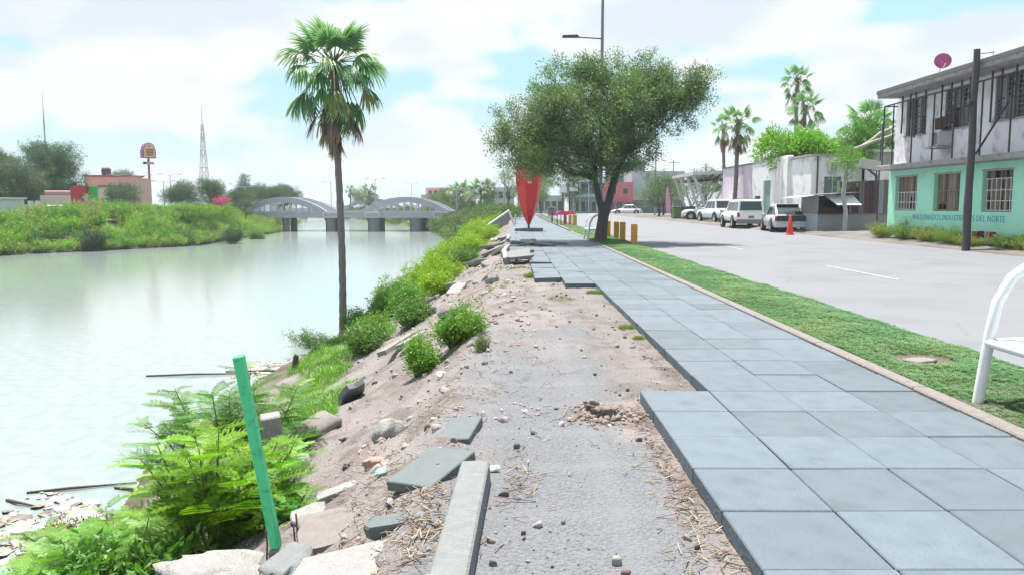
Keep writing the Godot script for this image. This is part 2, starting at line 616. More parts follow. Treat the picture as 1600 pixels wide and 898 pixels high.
func bush(called: String, label: String, at: Vector3, rad: Vector3, c: Color, seed_: int, o := {}) -> Node3D:
	R.seed = seed_
	var t := thing(called, label, o.get("category", "bush"), at, 0.0, o.get("group", ""))
	var st := begin()
	var places := []
	var cols := []
	var feather: bool = o.get("feather", false)
	var leaf: float = o.get("leaf", 0.3)
	var stems: int = o.get("stems", 14)
	var leaves: int = o.get("leaves", 14)
	for i in stems:
		var a := R.randf() * TAU
		var rr := sqrt(R.randf())
		var end := Vector3(cos(a) * rr * rad.x, rad.y * R.randf_range(0.35, 1.0) * (1.0 - 0.3 * rr * rr) * (1.45 if i % 5 == 0 and not feather else 1.0), sin(a) * rr * rad.z)
		if o.has("shift"): end += (o.shift as Vector3) * R.randf_range(0.3, 1.0)
		var base := Vector3(end.x * 0.35, -0.12, end.z * 0.35)
		var mid := base.lerp(end, 0.55) + Vector3(0, 0.12 * rad.y, 0) + Vector3(R.randf_range(-0.05, 0.05), 0, R.randf_range(-0.05, 0.05)) * rad.x
		var w: float = o.get("stem", 0.012)
		tube(st, [base, mid, end], [w, w * 0.7, w * 0.25], 5)
		var tint := shade_of(lush(c), 0.16, 0.1)
		for k in leaves:
			var s := lerpf(0.22, 1.0, (k + R.randf()) / leaves)
			var p := base.lerp(mid, s * 2.0) if s < 0.5 else mid.lerp(end, s * 2.0 - 1.0)
			var b := k * 2.4 + R.randf_range(-0.5, 0.5)
			var d := Vector3(cos(b), R.randf_range(0.1, 0.8) + 0.4 * s, sin(b))
			if feather:
				var y := d.normalized()
				var z := (Vector3(y.x, -1.6, y.z) - y * y.dot(Vector3(y.x, -1.6, y.z))).normalized()
				places.append(Transform3D(Basis(y.cross(z), y, z).scaled_local(Vector3.ONE * leaf * R.randf_range(0.6, 1.15) * (1.15 - 0.5 * s)), p))
			else:
				places.append(Transform3D(toward(d, R.randf() * TAU).scaled_local(Vector3.ONE * leaf * R.randf_range(0.6, 1.25)), p))
			cols.append(shade_of(tint, 0.2, 0.05))
	obj("stems", st, mat("stem", Color(0.14, 0.13, 0.06), 0.8), t).set_meta("kind", "stuff")
	mm("foliage", FEATHERS[seed_ % 2] if feather else SPRIGS[o.get("kind", 1) * 2 + seed_ % 2], leaf_mat(), places, cols, t)
	return t

func grass_clump(called: String, label: String, at: Vector3, rad: Vector2, h: float, n: int, c: Color, seed_: int, o := {}) -> Node3D:
	R.seed = seed_
	var t := thing(called, label, o.get("category", "grass clump"), at, 0.0, o.get("group", ""))
	var places := []
	var cols := []
	for i in n:
		var a := R.randf() * TAU
		var rr := sqrt(R.randf())
		var p := Vector3(cos(a) * rr * rad.x, 0, sin(a) * rr * rad.y)
		p.y = ground(at.x + p.x, -(at.z + p.z)) - at.y - 0.02 if o.get("drape", true) else 0.0
		var s := h * R.randf_range(0.55, 1.1) * (1.0 - 0.4 * rr)
		places.append(Transform3D(Basis(Vector3.UP, R.randf() * TAU).scaled_local(Vector3(s, s, s)), p))
		cols.append(shade_of(lush(c), 0.28, 0.14))
	mm("blades", TUFTS[seed_ % 2], leaf_mat(), places, cols, t)
	return t

func palm(called: String, label: String, at: Vector3, h: float, lean: Vector3, size: float, green: int, dead: int, r0: float, seed_: int, group := "") -> Node3D:
	R.seed = seed_
	var t := thing(called, label, "palm tree", at, 0.0, group)
	var st := begin()
	var pts := []
	var rad := []
	var n := int(h * 5.0)
	for i in n + 1:
		var s := float(i) / n
		pts.append(Vector3(0, -0.4 + (h + 0.4) * s, 0) + lean * (s * 1.5 - 0.5 * s * s) + Vector3(0.05 * sin(s * 5.0), 0, 0.04 * cos(s * 4.0)))
		rad.append(r0 * (lerpf(1.35, 1.0, clampf(s * 9.0, 0, 1)) - 0.18 * s) * (1.06 if i % 2 == 0 else 0.95))
	tube(st, pts, rad, 12, true, 0.05)
	obj("trunk", st, mat("palmbark", Color(0.24, 0.205, 0.215), 0.9, {"tex": grain("palmtex", 0.02, 0.45, 1.0), "scale": 1.3, "bump": height("barkbump", 0.045), "cm": 2.0}), t)
	var top: Vector3 = pts[-1]
	var boots := begin()
	for i in 22:
		var a := i * 2.4
		var y := -0.75 * size * i / 22.0
		var d := Vector3(cos(a), 0.9, sin(a)).normalized()
		bar(boots, top + Vector3(cos(a), 0, sin(a)) * r0 * 0.9 + Vector3(0, y, 0), top + Vector3(cos(a), 0, sin(a)) * r0 * 0.9 + Vector3(0, y, 0) + d * 0.3 * size, 0.09 * size, 0.03 * size)
	obj("leaf_bases", boots, mat("boots", Color(0.16, 0.1, 0.06), 0.9), t).set_meta("kind", "stuff")
	for i in green + dead:
		var old := i >= green
		var s := float(i) / green if not old else R.randf()
		var el := lerpf(1.35, -0.95, pow(s, 0.85)) if not old else R.randf_range(-1.52, -1.0)
		if not old and s > 0.6: el = R.randf_range(-1.15, -0.45)
		el += R.randf_range(-0.14, 0.14)
		var az := i * 2.39996 + R.randf_range(-0.3, 0.3)
		var d := Vector3(cos(el) * cos(az), sin(el), cos(el) * sin(az))
		var x := Vector3.UP.cross(d).normalized()
		var bs := Basis(x, d.cross(x), d).rotated(d, R.randf_range(-0.35, 0.35))
		var k := size * R.randf_range(0.88, 1.12) * (1.15 if el < -0.4 else 1.0)
		var from := top + Vector3(0, (-0.15 if not old else R.randf_range(-1.25, -0.25)) * size, 0) + Vector3(d.x, 0, d.z) * r0 * 0.8
		var which := 0 if el > 0.45 else 1
		var m: Material = leaf_tone("frond%d" % (i % 3), [Color(0.06, 0.13, 0.045), Color(0.075, 0.155, 0.055), Color(0.05, 0.105, 0.045)][i % 3]) if not old else leaf_tone("deadfrond%d" % (i % 2), [Color(0.17, 0.125, 0.09), Color(0.11, 0.085, 0.075)][i % 2])
		if not old and s > 0.88: m = leaf_tone("oldfrond", Color(0.13, 0.14, 0.055))
		put("frond" if not old else "dry_frond", (FRONDS[(2 if el < -0.4 else which) * 2 + i % 2] if not old else DEAD[i % 2]), m, t, Transform3D(bs.scaled_local(Vector3.ONE * k), from))
	return t

func leaf_tone(key: String, c: Color) -> StandardMaterial3D:
	return mat(key, c, 0.45, {"back": c * 2.2})

# ------------------------------------------------------------------ the ground's shape
func bank(x: float, d: float, rough := true) -> float:
	var xw := lut(XW, d)
	var xc := lut(XC, d)
	var y := 0.0
	var s := 0.0
	if x > xc:
		y = -0.085 - 0.03 * clampf((1.2 - x) / 1.6, 0.0, 1.0)
	else:
		s = (xc - x) / (xc - xw)
		y = -0.115 - (0.22 * s / 0.06 if s < 0.06 else 0.22 + (s - 0.06) / 0.94 * 2.28)
	if rough:
		var amp := clampf((xc + 0.25 - x) / 0.5, 0.12 + 0.2 * smoothstep(5.8, 8.0, d) * smoothstep(1.5, 1.1, x), 1.0) * (1.0 if d > 7.0 or x < -0.3 else 0.55)
		y += 0.03 * maxf(0.0, noise.get_noise_2d(x * 150.0 + 200.0, d * 95.0)) * smoothstep(1.2, 0.8, x) * smoothstep(5.0, 7.0, d)
		y += amp * (0.16 * noise.get_noise_2d(x * 22.0, d * 14.0) + 0.075 * noise.get_noise_2d(x * 90.0 + 50.0, d * 70.0) + 0.035 * noise.get_noise_2d(x * 300.0, d * 260.0 + 70.0))
		if x > xc - 0.3: y += 0.012 * noise.get_noise_2d(x * 500.0, d * 450.0)
	return y

func ground(x: float, d: float) -> float:
	if x < 2.9 + (0.0 if d < 80.0 else 1.0): return bank(x, d)
	if x < 4.47: return 0.02
	if x < 14.6: return -0.04
	return 0.15

# ------------------------------------------------------------------ the scene
func _ready() -> void:
	R.seed = 11
	noise.seed = 4
	var cam := Camera3D.new()
	cam.name = "camera"
	add_child(cam)
	cam.position = Vector3(0, 1.4, 0)
	cam.rotation_degrees = Vector3(-5.8925, 0, 0)
	cam.fov = 39.517
	cam.far = 3000.0
	cam.near = 0.05
	cam.current = true
	var env := Environment.new()
	env.background_mode = Environment.BG_SKY
	env.tonemap_mode = Environment.TONE_MAPPER_LINEAR
	env.tonemap_exposure = 2.4
	env.sdfgi_enabled = true
	env.ssao_enabled = true
	env.ssil_enabled = true
	env.fog_enabled = true
	env.fog_density = 0.0005
	env.fog_light_color = Color(0.9, 0.95, 1.0)
	var sky := Sky.new()
	var pano := PanoramaSkyMaterial.new()
	pano.panorama = sky_picture()
	pano.energy_multiplier = 0.46
	sky.sky_material = pano
	env.sky = sky
	env.ambient_light_source = Environment.AMBIENT_SOURCE_SKY
	var we := WorldEnvironment.new()
	we.name = "world"
	we.environment = env
	add_child(we)
	var sun := DirectionalLight3D.new()
	sun.name = "sun"
	add_child(sun)
	sun.look_at_from_position(Vector3.ZERO, Vector3(0.10, -1.0, 0.27), Vector3.FORWARD)
	sun.light_energy = 1.6
	sun.light_color = Color(1.0, 0.97, 0.92)
	sun.light_angular_distance = 0.6
	sun.shadow_enabled = true

	SPRIGS = [sprig(1, 34, 0.16, 0.42, 0.42), sprig(2, 34, 0.15, 0.45, 0.45), sprig(3, 26, 0.26, 0.3, 0.4), sprig(4, 26, 0.24, 0.34, 0.42), sprig(5, 20, 0.36, 0.42, 0.5), sprig(6, 20, 0.34, 0.4, 0.5)]
	FEATHERS = [feather_leaf(1, 8, 11), feather_leaf(2, 7, 10)]
	TUFTS = [grass_tuft(1, 16, 0.018, 0.5), grass_tuft(2, 16, 0.016, 0.7), grass_tuft(3, 14, 0.055, 0.6)]
	FRONDS = [fan_frond(1, 26, 0.85, 0.82, 2.0, 0.28, 0.25), fan_frond(2, 26, 0.8, 0.78, 1.9, 0.36, 0.35), fan_frond(3, 24, 0.95, 0.8, 1.8, 0.72, 0.5), fan_frond(4, 24, 0.9, 0.85, 1.7, 0.85, 0.55), fan_frond(7, 20, 1.15, 0.8, 1.2, 0.45, 0.75), fan_frond(8, 20, 1.05, 0.9, 1.0, 0.6, 0.7)]
	DEAD = [fan_frond(5, 14, 0.9, 0.85, 0.75, 0.25, 0.85), fan_frond(6, 12, 0.8, 0.95, 0.5, 0.2, 0.9)]

	setting()
	sidewalk()
	verge()
	bank_things()
	bank_plants()
	near_street()
	hero_tree()
	green_building()
	street_buildings()
	vehicles()
	street_end()
	bridge()
	far_bank()

func sky_picture() -> ImageTexture:
	var w := 1024
	var h := 512
	var im := Image.create(w, h, false, Image.FORMAT_RGBF)
	var a := FastNoiseLite.new()
	a.seed = 21
	a.frequency = 0.01
	a.fractal_octaves = 6
	a.fractal_gain = 0.55
	var b := FastNoiseLite.new()
	b.seed = 77
	b.frequency = 0.01
	b.fractal_octaves = 4
	for j in h:
		var el := PI * (0.5 - (j + 0.5) / h)
		for i in w:
			var az := TAU * (i + 0.5) / w
			var d := Vector3(cos(el) * cos(az), sin(el), cos(el) * sin(az))
			if d.y < 0.0: d.y = -d.y
			var k := 1.0 / (d.y + 0.32)
			var n := a.get_noise_3d(d.x * k * 150.0, d.y * 230.0, d.z * k * 150.0)
			var g := b.get_noise_3d(d.x * k * 150.0 + 300.0, d.y * 420.0, d.z * k * 150.0)
			var cloud := smoothstep(-0.13, 0.03, n)
			var c := Color(0.50, 0.81, 0.93).lerp(Color(0.90, 0.915, 0.93), cloud)
			c = c.lerp(Color(0.66, 0.765, 0.9), smoothstep(-0.04, 0.3, g) * 0.8 * cloud)
			c = c.lerp(Color(0.79, 0.87, 0.91), 0.75 * smoothstep(0.16, 0.0, d.y))
			im.set_pixel(i, j, c)
	return ImageTexture.create_from_image(im)

func grid_mesh(xs: Array, ds: Array, h: Callable, col: Callable) -> ArrayMesh:     # xs: one list of x for each d
	var p := PackedVector3Array()
	var cs := PackedColorArray()
	var idx := PackedInt32Array()
	var nx: int = xs[0].size()
	for j in ds.size():
		for i in nx:
			var x: float = xs[j][i]
			var y: float = h.call(x, ds[j])
			p.append(V(x, y, ds[j]))
			cs.append(col.call(x, y, ds[j]))
	for j in ds.size() - 1:
		for i in nx - 1:
			var q := j * nx + i
			idx.append_array(PackedInt32Array([q, q + nx, q + 1, q + 1, q + nx, q + nx + 1]))
	var nn := PackedVector3Array()
	nn.resize(p.size())
	for i in range(0, idx.size(), 3):
		var n := (p[idx[i]] - p[idx[i + 2]]).cross(p[idx[i]] - p[idx[i + 1]])
		for k in 3: nn[idx[i + k]] += n
	for i in nn.size(): nn[i] = nn[i].normalized()
	var arr := []
	arr.resize(Mesh.ARRAY_MAX)
	arr[Mesh.ARRAY_VERTEX] = p
	arr[Mesh.ARRAY_NORMAL] = nn
	arr[Mesh.ARRAY_COLOR] = cs
	arr[Mesh.ARRAY_INDEX] = idx
	var m := ArrayMesh.new()
	m.add_surface_from_arrays(Mesh.PRIMITIVE_TRIANGLES, arr)
	return m

func dirt_mat() -> StandardMaterial3D:
	return mat("dirt", Color(1, 1, 1), 0.95, {"vc": true, "tex": grain("dirtfine", 0.035, 0.62, 1.0, FastNoiseLite.TYPE_SIMPLEX_SMOOTH, 5), "scale": 1.4, "detail": grain("speck", 0.16, 0.7, 1.0, FastNoiseLite.TYPE_CELLULAR, 2), "detail_scale": 3.3, "bump": height("dirtbump", 0.05, 5), "cm": 2.0})

func setting() -> void:
	# the river
	var st := begin()
	quad(st, V(-700, WATER, -60), V(30, WATER, -60), V(30, WATER, 900), V(-700, WATER, 900), Vector3(0, -50, 0))
	var wn := NoiseTexture2D.new()
	wn.width = 512
	wn.height = 512
	wn.seamless = true
	wn.as_normal_map = true
	wn.bump_strength = 2.0
	var fn := FastNoiseLite.new()
	fn.frequency = 0.02
	fn.fractal_octaves = 4
	wn.noise = fn
	var wm := mat("water", Color(0.225, 0.275, 0.275), 0.12, {"tex": grain("watertone", 0.008, 0.78, 1.0), "scale": 0.04, "spec": 0.55})
	wm.normal_enabled = true
	wm.normal_texture = wn
	wm.normal_scale = 0.2
	wm.uv1_scale = Vector3.ONE * 0.6
	var water := obj("river_water", st, wm)
	tag(water, "pale green river water running toward the arched bridge", "river", "", "structure")

	# the near bank, from the water up to under the paving
	var ds := []
	var d := -3.0
	while d < 400.0:
		ds.append(d)
		d += 0.12 if d < 2.2 else clampf(d * 0.0085, 0.032, 9.0)
	var xs := []
	for dd in ds:
		var xc := lut(XC, dd)
		var row := []
		for k in 4: row.append(xc - 13.0 + k * 1.9)
		for k in 168: row.append(xc - 6.0 + k * 0.047)
		row.append(maxf(xc + 2.2, 2.6))
		row.append(3.12 + (0.9 if dd > 80.0 else 0.0))
		xs.append(row)
	var cg := func(x: float, y: float, dd: float) -> Color:
		var n := noise.get_noise_2d(x * 60.0, dd * 45.0) + 0.5 * noise.get_noise_2d(x * 240.0, dd * 200.0)
		var c := Color(0.228, 0.2, 0.2).lerp(Color(0.305, 0.275, 0.283), clampf(0.5 + n, 0, 1))
		var grey := smoothstep(-0.35, 0.1, x - lut(XC, dd) - 0.25 + n * 0.5) * (1.0 - smoothstep(0.72, 0.92, x + n * 0.25)) * (1.0 - smoothstep(7.0, 12.0, dd + n * 3.0))
		c = c.lerp(Color(0.2, 0.215, 0.25), clampf(grey, 0, 1) * 0.9)
		var lump := noise.get_noise_2d(x * 150.0 + 200.0, dd * 95.0) + 0.6 * noise.get_noise_2d(x * 420.0, dd * 330.0 + 90.0)
		c = c.lerp(Color(0.17, 0.14, 0.13), 0.75 * smoothstep(0.16, 0.3, lump) * (1.0 - clampf(grey, 0, 1)))
		if x > 0.7 and dd > 6.0: c = c.lerp(Color(0.18, 0.18, 0.195), 0.5 * clampf(0.4 + n * 2.0, 0, 1))
		if y < -1.9: c = c.lerp(Color(0.10, 0.09, 0.06), smoothstep(-1.9, -2.5, y + n * 0.3))
		if dd > 80.0: c = c.lerp(Color(0.09, 0.13, 0.04), smoothstep(80, 95, dd))
		return c
	var land := put("river_bank", grid_mesh(xs, ds, func(x, dd): return bank(x, dd), cg), dirt_mat())
	tag(land, "eroded brown dirt bank sloping from the pavement to the water", "bank", "", "structure")
	# small stones of the bare ground
	var places := []
	var cols := []
	for i in 4200:
		var dd := 2.6 + pow(R.randf(), 1.9) * 26.0
		var x := R.randf_range(lut(XC, dd) - 3.6, 1.45)
		if x > 0.95 and (dd < 5.9 or dd > 13.3): continue
		if noise.get_noise_2d(x * 130.0 + 9.0, dd * 90.0) < -0.12: continue
		var s := 0.003 + 0.02 * pow(R.randf(), 6.0) + 0.0003 * dd
		var b := Basis.from_euler(Vector3(R.randf() * 6.0, R.randf() * 6.0, R.randf() * 6.0)).scaled_local(Vector3(s, s * 0.7, s * 1.3))
		places.append(Transform3D(b, V(x, bank(x, dd) + s * 0.2, dd)))
		cols.append(shade_of([Color(0.18, 0.155, 0.145), Color(0.13, 0.13, 0.135), Color(0.3, 0.28, 0.27), Color(0.13, 0.1, 0.09)][i % 4], 0.25))
	tag(mm("gravel", rock_mesh(Vector3.ONE * 2.0, 5, 0.25, 4), mat("pebble", Color(1, 1, 1), 0.9, {"vc": true}), places, cols), "small loose gravel over the bare dirt", "gravel")
	places = []
	cols = []
	for i in 260:
		var hx := 0.66 + R.randfn() * 0.13
		var hd := 5.6 + R.randfn() * 0.16
		var hs := 0.006 + 0.022 * pow(R.randf(), 2.5)
		places.append(Transform3D(Basis.from_euler(Vector3(R.randf() * 6.0, R.randf() * 6.0, R.randf() * 6.0)).scaled_local(Vector3(hs * 1.2, hs * 0.8, hs)), V(hx, bank(hx, hd) + 0.03 * exp(-pow((hx - 0.66) / 0.12, 2.0) - pow((hd - 5.6) / 0.15, 2.0)), hd)))
		cols.append(shade_of(Color(0.2, 0.16, 0.145), 0.25, 0.05))
	for i in 1600:
		var dd := 3.0 + pow(R.randf(), 1.5) * 22.0
		var x := lut(XC, dd) + 0.25 + R.randfn() * 0.75 - 0.35
		if x > 0.3 or (x > -0.25 and dd < 5.0): continue
		if noise.get_noise_2d(x * 110.0 + 40.0, dd * 80.0) < 0.02: continue
		var s := 0.006 + 0.035 * pow(R.randf(), 5.0) + 0.0006 * dd
		places.append(Transform3D(Basis.from_euler(Vector3(R.randf() * 6.0, R.randf() * 6.0, R.randf() * 6.0)).scaled_local(Vector3(s * 1.2, s * 0.7, s)), V(x, bank(x, dd), dd)))
		cols.append(shade_of(Color(0.27, 0.23, 0.235), 0.2, 0.03))
	tag(mm("dirt_clods", rock_mesh(Vector3.ONE * 2.0, 6, 0.35, 5), mat("pebble", Color(1, 1, 1), 0.9, {"vc": true}), places, cols), "crumbled clods of earth along the broken crest", "clods")
	# dead stalks lying about
	places = []
	cols = []
	for q in [[0.86, 3.4, 0.14, 0.9, 190], [0.9, 4.6, 0.12, 0.8, 110], [-0.42, 3.6, 0.2, 0.4, 200], [-0.75, 4.1, 0.45, 0.7, 240], [-0.9, 5.6, 0.6, 1.3, 200], [-0.25, 7.2, 0.5, 1.6, 120], [0.6, 5.5, 0.35, 0.3, 90], [1.38, 7.5, 0.12, 1.6, 80], [-1.3, 8.0, 0.9, 2.5, 130], [0.05, 4.3, 0.1, 0.5, 60], [-1.0, 14.0, 1.0, 5.0, 120], [0.93, 5.6, 0.1, 0.5, 60]]:
		for i in q[4]:
			var x: float = q[0] + R.randfn() * q[2] * 0.6
			var dd: float = q[1] + R.randfn() * q[3] * 0.6
			if dd < 2.7 or (x > 0.95 and dd < 5.9): continue
			var l := R.randf_range(0.012, 0.05) * (2.2 if R.randf() < 0.07 else 1.0)
			var b := Basis(Vector3.UP, R.randf() * TAU) * Basis(Vector3.RIGHT, R.randf_range(-0.35, 0.5))
			places.append(Transform3D(b.scaled_local(Vector3(0.0015 + R.randf() * 0.0015, 0.0015, l)), V(x, bank(x, dd) + 0.008 + R.randf() * 0.012, dd)))
			cols.append(shade_of([Color(0.2, 0.15, 0.1), Color(0.14, 0.085, 0.065), Color(0.28, 0.235, 0.18)][i % 3], 0.25))
	var cube := begin()
	box(cube, Vector3.ZERO, Vector3(2, 2, 2))
	cube.generate_normals()
	tag(mm("straw_litter", cube.commit(), mat("straw", Color(1, 1, 1), 0.9, {"vc": true}), places, cols), "dry straw and dead stalks scattered over the dirt", "straw")

	# the road and the land on its right
	var rd := begin()
	box(rd, V((4.47 + 14.4) * 0.5, -0.14, 42.0), Vector3(14.4 - 4.47, 0.2, 150.0))
	box(rd, V(60.0, -0.14, 126.0), Vector3(140.0, 0.2, 17.9))
	var road := obj("road", rd, mat("asphalt", Color(0.141, 0.147, 0.176), 0.8, {"tex": stain("roadwear", 0.009, [[0.0, Color(0.78, 0.77, 0.77)], [0.3, Color(0.9, 0.9, 0.9)], [0.55, Color(0.97, 0.97, 0.97)], [1.0, Color(1, 1, 1)]]), "scale": 0.1, "detail": cracks(), "detail_scale": 0.17}))
	tag(road, "wide pale asphalt road along the river", "road", "", "structure")
	for k in 2:
		var a := 15.3 + k * 10.3
		var m := begin()
		box(m, V(7.45, -0.036, a + 1.8), Vector3(0.11, 0.004, 3.6))
		obj("lane_marking", m, paint("roadpaint", Color(0.36, 0.36, 0.37), 0.7, 0.5), road)
	var lg := begin()
	box(lg, V(320.0, -0.25, 300.0), Vector3(634.0, 0.2, 900.0))
	tag(obj("ground", lg, mat("farsoil", Color(0.2, 0.2, 0.13), 0.95, {"tex": grain("asphalttone", 0.01, 0.84, 1.0), "scale": 0.05})), "bare ground under the street and town", "ground", "", "structure")
	var xs2 := []
	var ds2 := []
	for k in 130:
		ds2.append(8.0 + k * 0.85)
		var row := []
		for i in 26: row.append(14.22 + (0.0 if i == 0 else 0.02 + 0.22 * (i - 1)) * (1.0 if i < 14 else 2.2))
		xs2.append(row)
	var hy := func(x: float, dd: float) -> float: return -0.1 if x < 14.23 else 0.1 * smoothstep(14.2, 14.9, x) + 0.03 * noise.get_noise_2d(x * 60.0, dd * 50.0) + 0.1 * smoothstep(14.9, 16.0, x) * (1.0 - smoothstep(36.0, 40.0, dd))
	var cy := func(x: float, y: float, dd: float) -> Color:
		var n := noise.get_noise_2d(x * 70.0, dd * 40.0)
		return Color(0.24, 0.225, 0.22).lerp(Color(0.16, 0.145, 0.135), clampf(0.5 + n * 1.6, 0, 1))
	tag(put("roadside_ground", grid_mesh(xs2, ds2, hy, cy), dirt_mat()), "dusty pavement and dirt along the far side of the road", "pavement", "", "structure")

func sidewalk() -> void:
	var walk := thing("sidewalk", "pavement of square grey slabs with broken left edge", "pavement", Vector3.ZERO, 0.0, "", "structure")
	var cx := [-0.08, 0.44, 0.962, 1.492, 2.012, 2.532, 3.052]
	var slabs := []
	for v in 4:
		var st := begin()
		box(st, Vector3.ZERO, Vector3(0.517, 0.09, 0.587), 0.006)
		st.generate_normals()
		slabs.append(st.commit())
	var tints := []
	for v in 6:
		var k: float = [0.95, 0.84, 1.02, 0.78, 0.98, 0.9][v]
		tints.append(mat("paver%d" % v, Color(0.118, 0.158, 0.2) * k, [0.62, 0.7, 0.58, 0.75, 0.66, 0.7][v], {"tex": stain("paverwear", 0.012, [[0.0, Color(0.72, 0.7, 0.67)], [0.25, Color(0.87, 0.87, 0.87)], [0.5, Color(0.95, 0.93, 0.94)], [0.8, Color(1, 1, 1)], [1.0, Color(0.84, 0.83, 0.82)]]), "scale": 0.55 + 0.05 * v, "detail": grain("speck", 0.16, 0.7, 1.0, FastNoiseLite.TYPE_CELLULAR, 2), "detail_scale": 2.6, "bump": height("paverbump", 0.09), "cm": 0.25}))
	var far := begin()
	var base := begin()
	for row in 180:
		var d0 := 1.18 + row * 0.595
		for c in 6:
			var x := (float(cx[c]) + float(cx[c + 1])) * 0.5
			var d := d0 + 0.297
			var keep := true
			if c < 2 and d < 14.9: keep = false
			if c == 0 and d < 23.5: keep = false
			if c == 1 and d < 15.6: keep = false
			if c == 1 and d > 18.9 and d < 19.5: keep = false
			if c == 2 and d > 5.9 and d < 14.3: keep = false
			if c < 3 and d > 27.0 and d < 30.5: keep = false
			if c == 3 and d > 28.2 and d < 29.6: keep = false
			if d > 104.0: keep = false
			if not keep: continue
			if d < 27.0:
				var o := put("paving_slab", slabs[(row + c) % 4], tints[R.randi() % 6], walk)
				o.position = V(x + R.randf_range(-0.002, 0.002), -0.045 + R.randf_range(-0.004, 0.003), d)
				o.rotation = Vector3(R.randf_range(-0.005, 0.005), R.randf_range(-0.004, 0.004), R.randf_range(-0.005, 0.005))
				if c < 3 and d > 14.0: o.rotation += Vector3(R.randf_range(-0.02, 0.02), R.randf_range(-0.02, 0.02), R.randf_range(-0.03, 0.03))
			else:
				box(far, V(x, -0.045 + R.randf_range(-0.003, 0.003), d), Vector3(0.517, 0.09, 0.587), 0.0)
	obj("far_paving", far, tints[2], walk).set_meta("kind", "stuff")
	box(base, V(2.28, -0.058, 30.0), Vector3(1.53, 0.07, 62.0))
	obj("sand_bed", base, mat("sandbed", Color(0.075, 0.075, 0.08), 0.95), walk)
	var km := mat("kerbstone", Color(0.24, 0.215, 0.215), 0.85, {"tex": grain("kerbtone", 0.02, 0.68, 1.0), "scale": 1.1, "detail": grain("speck", 0.16, 0.7, 1.0, FastNoiseLite.TYPE_CELLULAR, 2), "detail_scale": 2.6, "bump": height("paverbump", 0.09), "cm": 0.5})
	for k in 46:
		var st := begin()
		box(st, V(3.125 + 0.008 * k * (1.0 if k > 20 else 0.0) * 0.6, -0.03, 1.0 + k * 2.0), Vector3(0.125 + R.randf_range(-0.012, 0.01), 0.1, 1.992), 0.012)
		obj("kerb_stone", st, km, walk)

func verge() -> void:
	var xs := []
	var ds := []
	for k in 290:
		ds.append(0.6 + k * 0.1 if k < 180 else 18.5 + (k - 180) * 0.75)
		var row := []
		for i in 24: row.append(3.18 + i * 0.0568)
		xs.append(row)
	var hy := func(x: float, d: float) -> float:
		var hole := exp(-pow((x - 3.72) / 0.2, 2.0) - pow((d - 7.15) / 0.28, 2.0))
		return -0.005 + 0.03 * noise.get_noise_2d(x * 120.0, d * 80.0) + 0.05 * sin(PI * (x - 3.18) / 1.31) - 0.1 * hole - (0.07 if x > 4.45 else 0.0)
	var cy := func(x: float, _y: float, d: float) -> Color:
		var n := noise.get_noise_2d(x * 160.0, d * 110.0)
		var bare := clampf(exp(-pow((x - 3.72) / 0.22, 2.0) - pow((d - 7.15) / 0.3, 2.0)) * 1.6 + (smoothstep(6.2, 5.2, d) * smoothstep(0.5, 0.0, absf(x - 3.45)) * (0.5 + n * 2.0)), 0, 1)
		return Color(0.07, 0.105, 0.045).lerp(Color(0.17, 0.14, 0.115), bare)
	var v := put("grass_verge", grid_mesh(xs, ds, hy, cy), dirt_mat())
	tag(v, "narrow strip of soil and lawn between pavement and road", "verge", "", "structure")
	var places := [[], []]
	var cols := [[], []]
	for i in 60000:
		var d := 3.2 + 42.0 * pow(R.randf(), 2.3)
		var x := R.randf_range(3.2, 4.47)
		var hole := exp(-pow((x - 3.72) / 0.2, 2.0) - pow((d - 7.15) / 0.26, 2.0))
		if hole > 0.25: continue
		var n := noise.get_noise_2d(x * 160.0, d * 110.0)
		if d < 6.2 and absf(x - 3.45) < 0.4 and n > -0.2 and R.randf() < 0.75: continue
		var patch := noise.get_noise_2d(x * 60.0 + 30.0, d * 40.0)
		var s := (0.02 + 0.012 * R.randf()) * (1.0 + 0.02 * d) * (1.0 + 0.5 * patch)
		places[i % 2].append(Transform3D(Basis(Vector3.UP, R.randf() * TAU).scaled_local(Vector3(s * 1.2, s, s * 1.2)), V(x, hy.call(x, d) - 0.004, d)))
		cols[i % 2].append(shade_of(Color(0.125, 0.27, 0.135).lerp(Color(0.195, 0.29, 0.145), clampf(0.35 + patch * 1.4, 0, 1)), 0.3, 0.1))
	for k in 2: mm("grass", TUFTS[2], leaf_mat(), places[k], cols[k], v)
	var stone := put("flat_stone", slab_mesh(Vector3(0.3, 0.04, 0.2), 4), mat("rubble", Color(0.21, 0.19, 0.185), 0.9, {"tex": grain("kerbtone", 0.02, 0.68, 1.0), "scale": 2.0}), null, Transform3D(Basis(Vector3.UP, 0.4), V(3.68, 0.0, 7.1)))
	tag(stone, "flat grey stone lying in the bare hollow of the grass strip", "stone")

func rubble() -> StandardMaterial3D:
	return mat("rubble", Color(0.21, 0.19, 0.185), 0.9, {"tex": grain("kerbtone", 0.02, 0.68, 1.0), "scale": 2.0})

func concrete() -> StandardMaterial3D:
	return mat("concrete", Color(0.22, 0.235, 0.25), 0.88, {"tex": grain("concretetone", 0.018, 0.7, 1.0), "scale": 1.1, "detail": grain("speck", 0.16, 0.7, 1.0, FastNoiseLite.TYPE_CELLULAR, 2), "detail_scale": 2.6, "bump": height("paverbump", 0.09), "cm": 0.9})

func pale() -> StandardMaterial3D:
	return mat("pale_concrete", Color(0.275, 0.27, 0.275), 0.88, {"tex": grain("concretetone", 0.018, 0.7, 1.0), "scale": 1.3, "bump": height("paverbump", 0.09), "cm": 0.9})

func squared(w: float, l: float) -> ArrayMesh:
	var st := begin()
	box(st, Vector3.ZERO, Vector3(w, 0.06, l), 0.006)
	st.generate_normals()
	return st.commit()

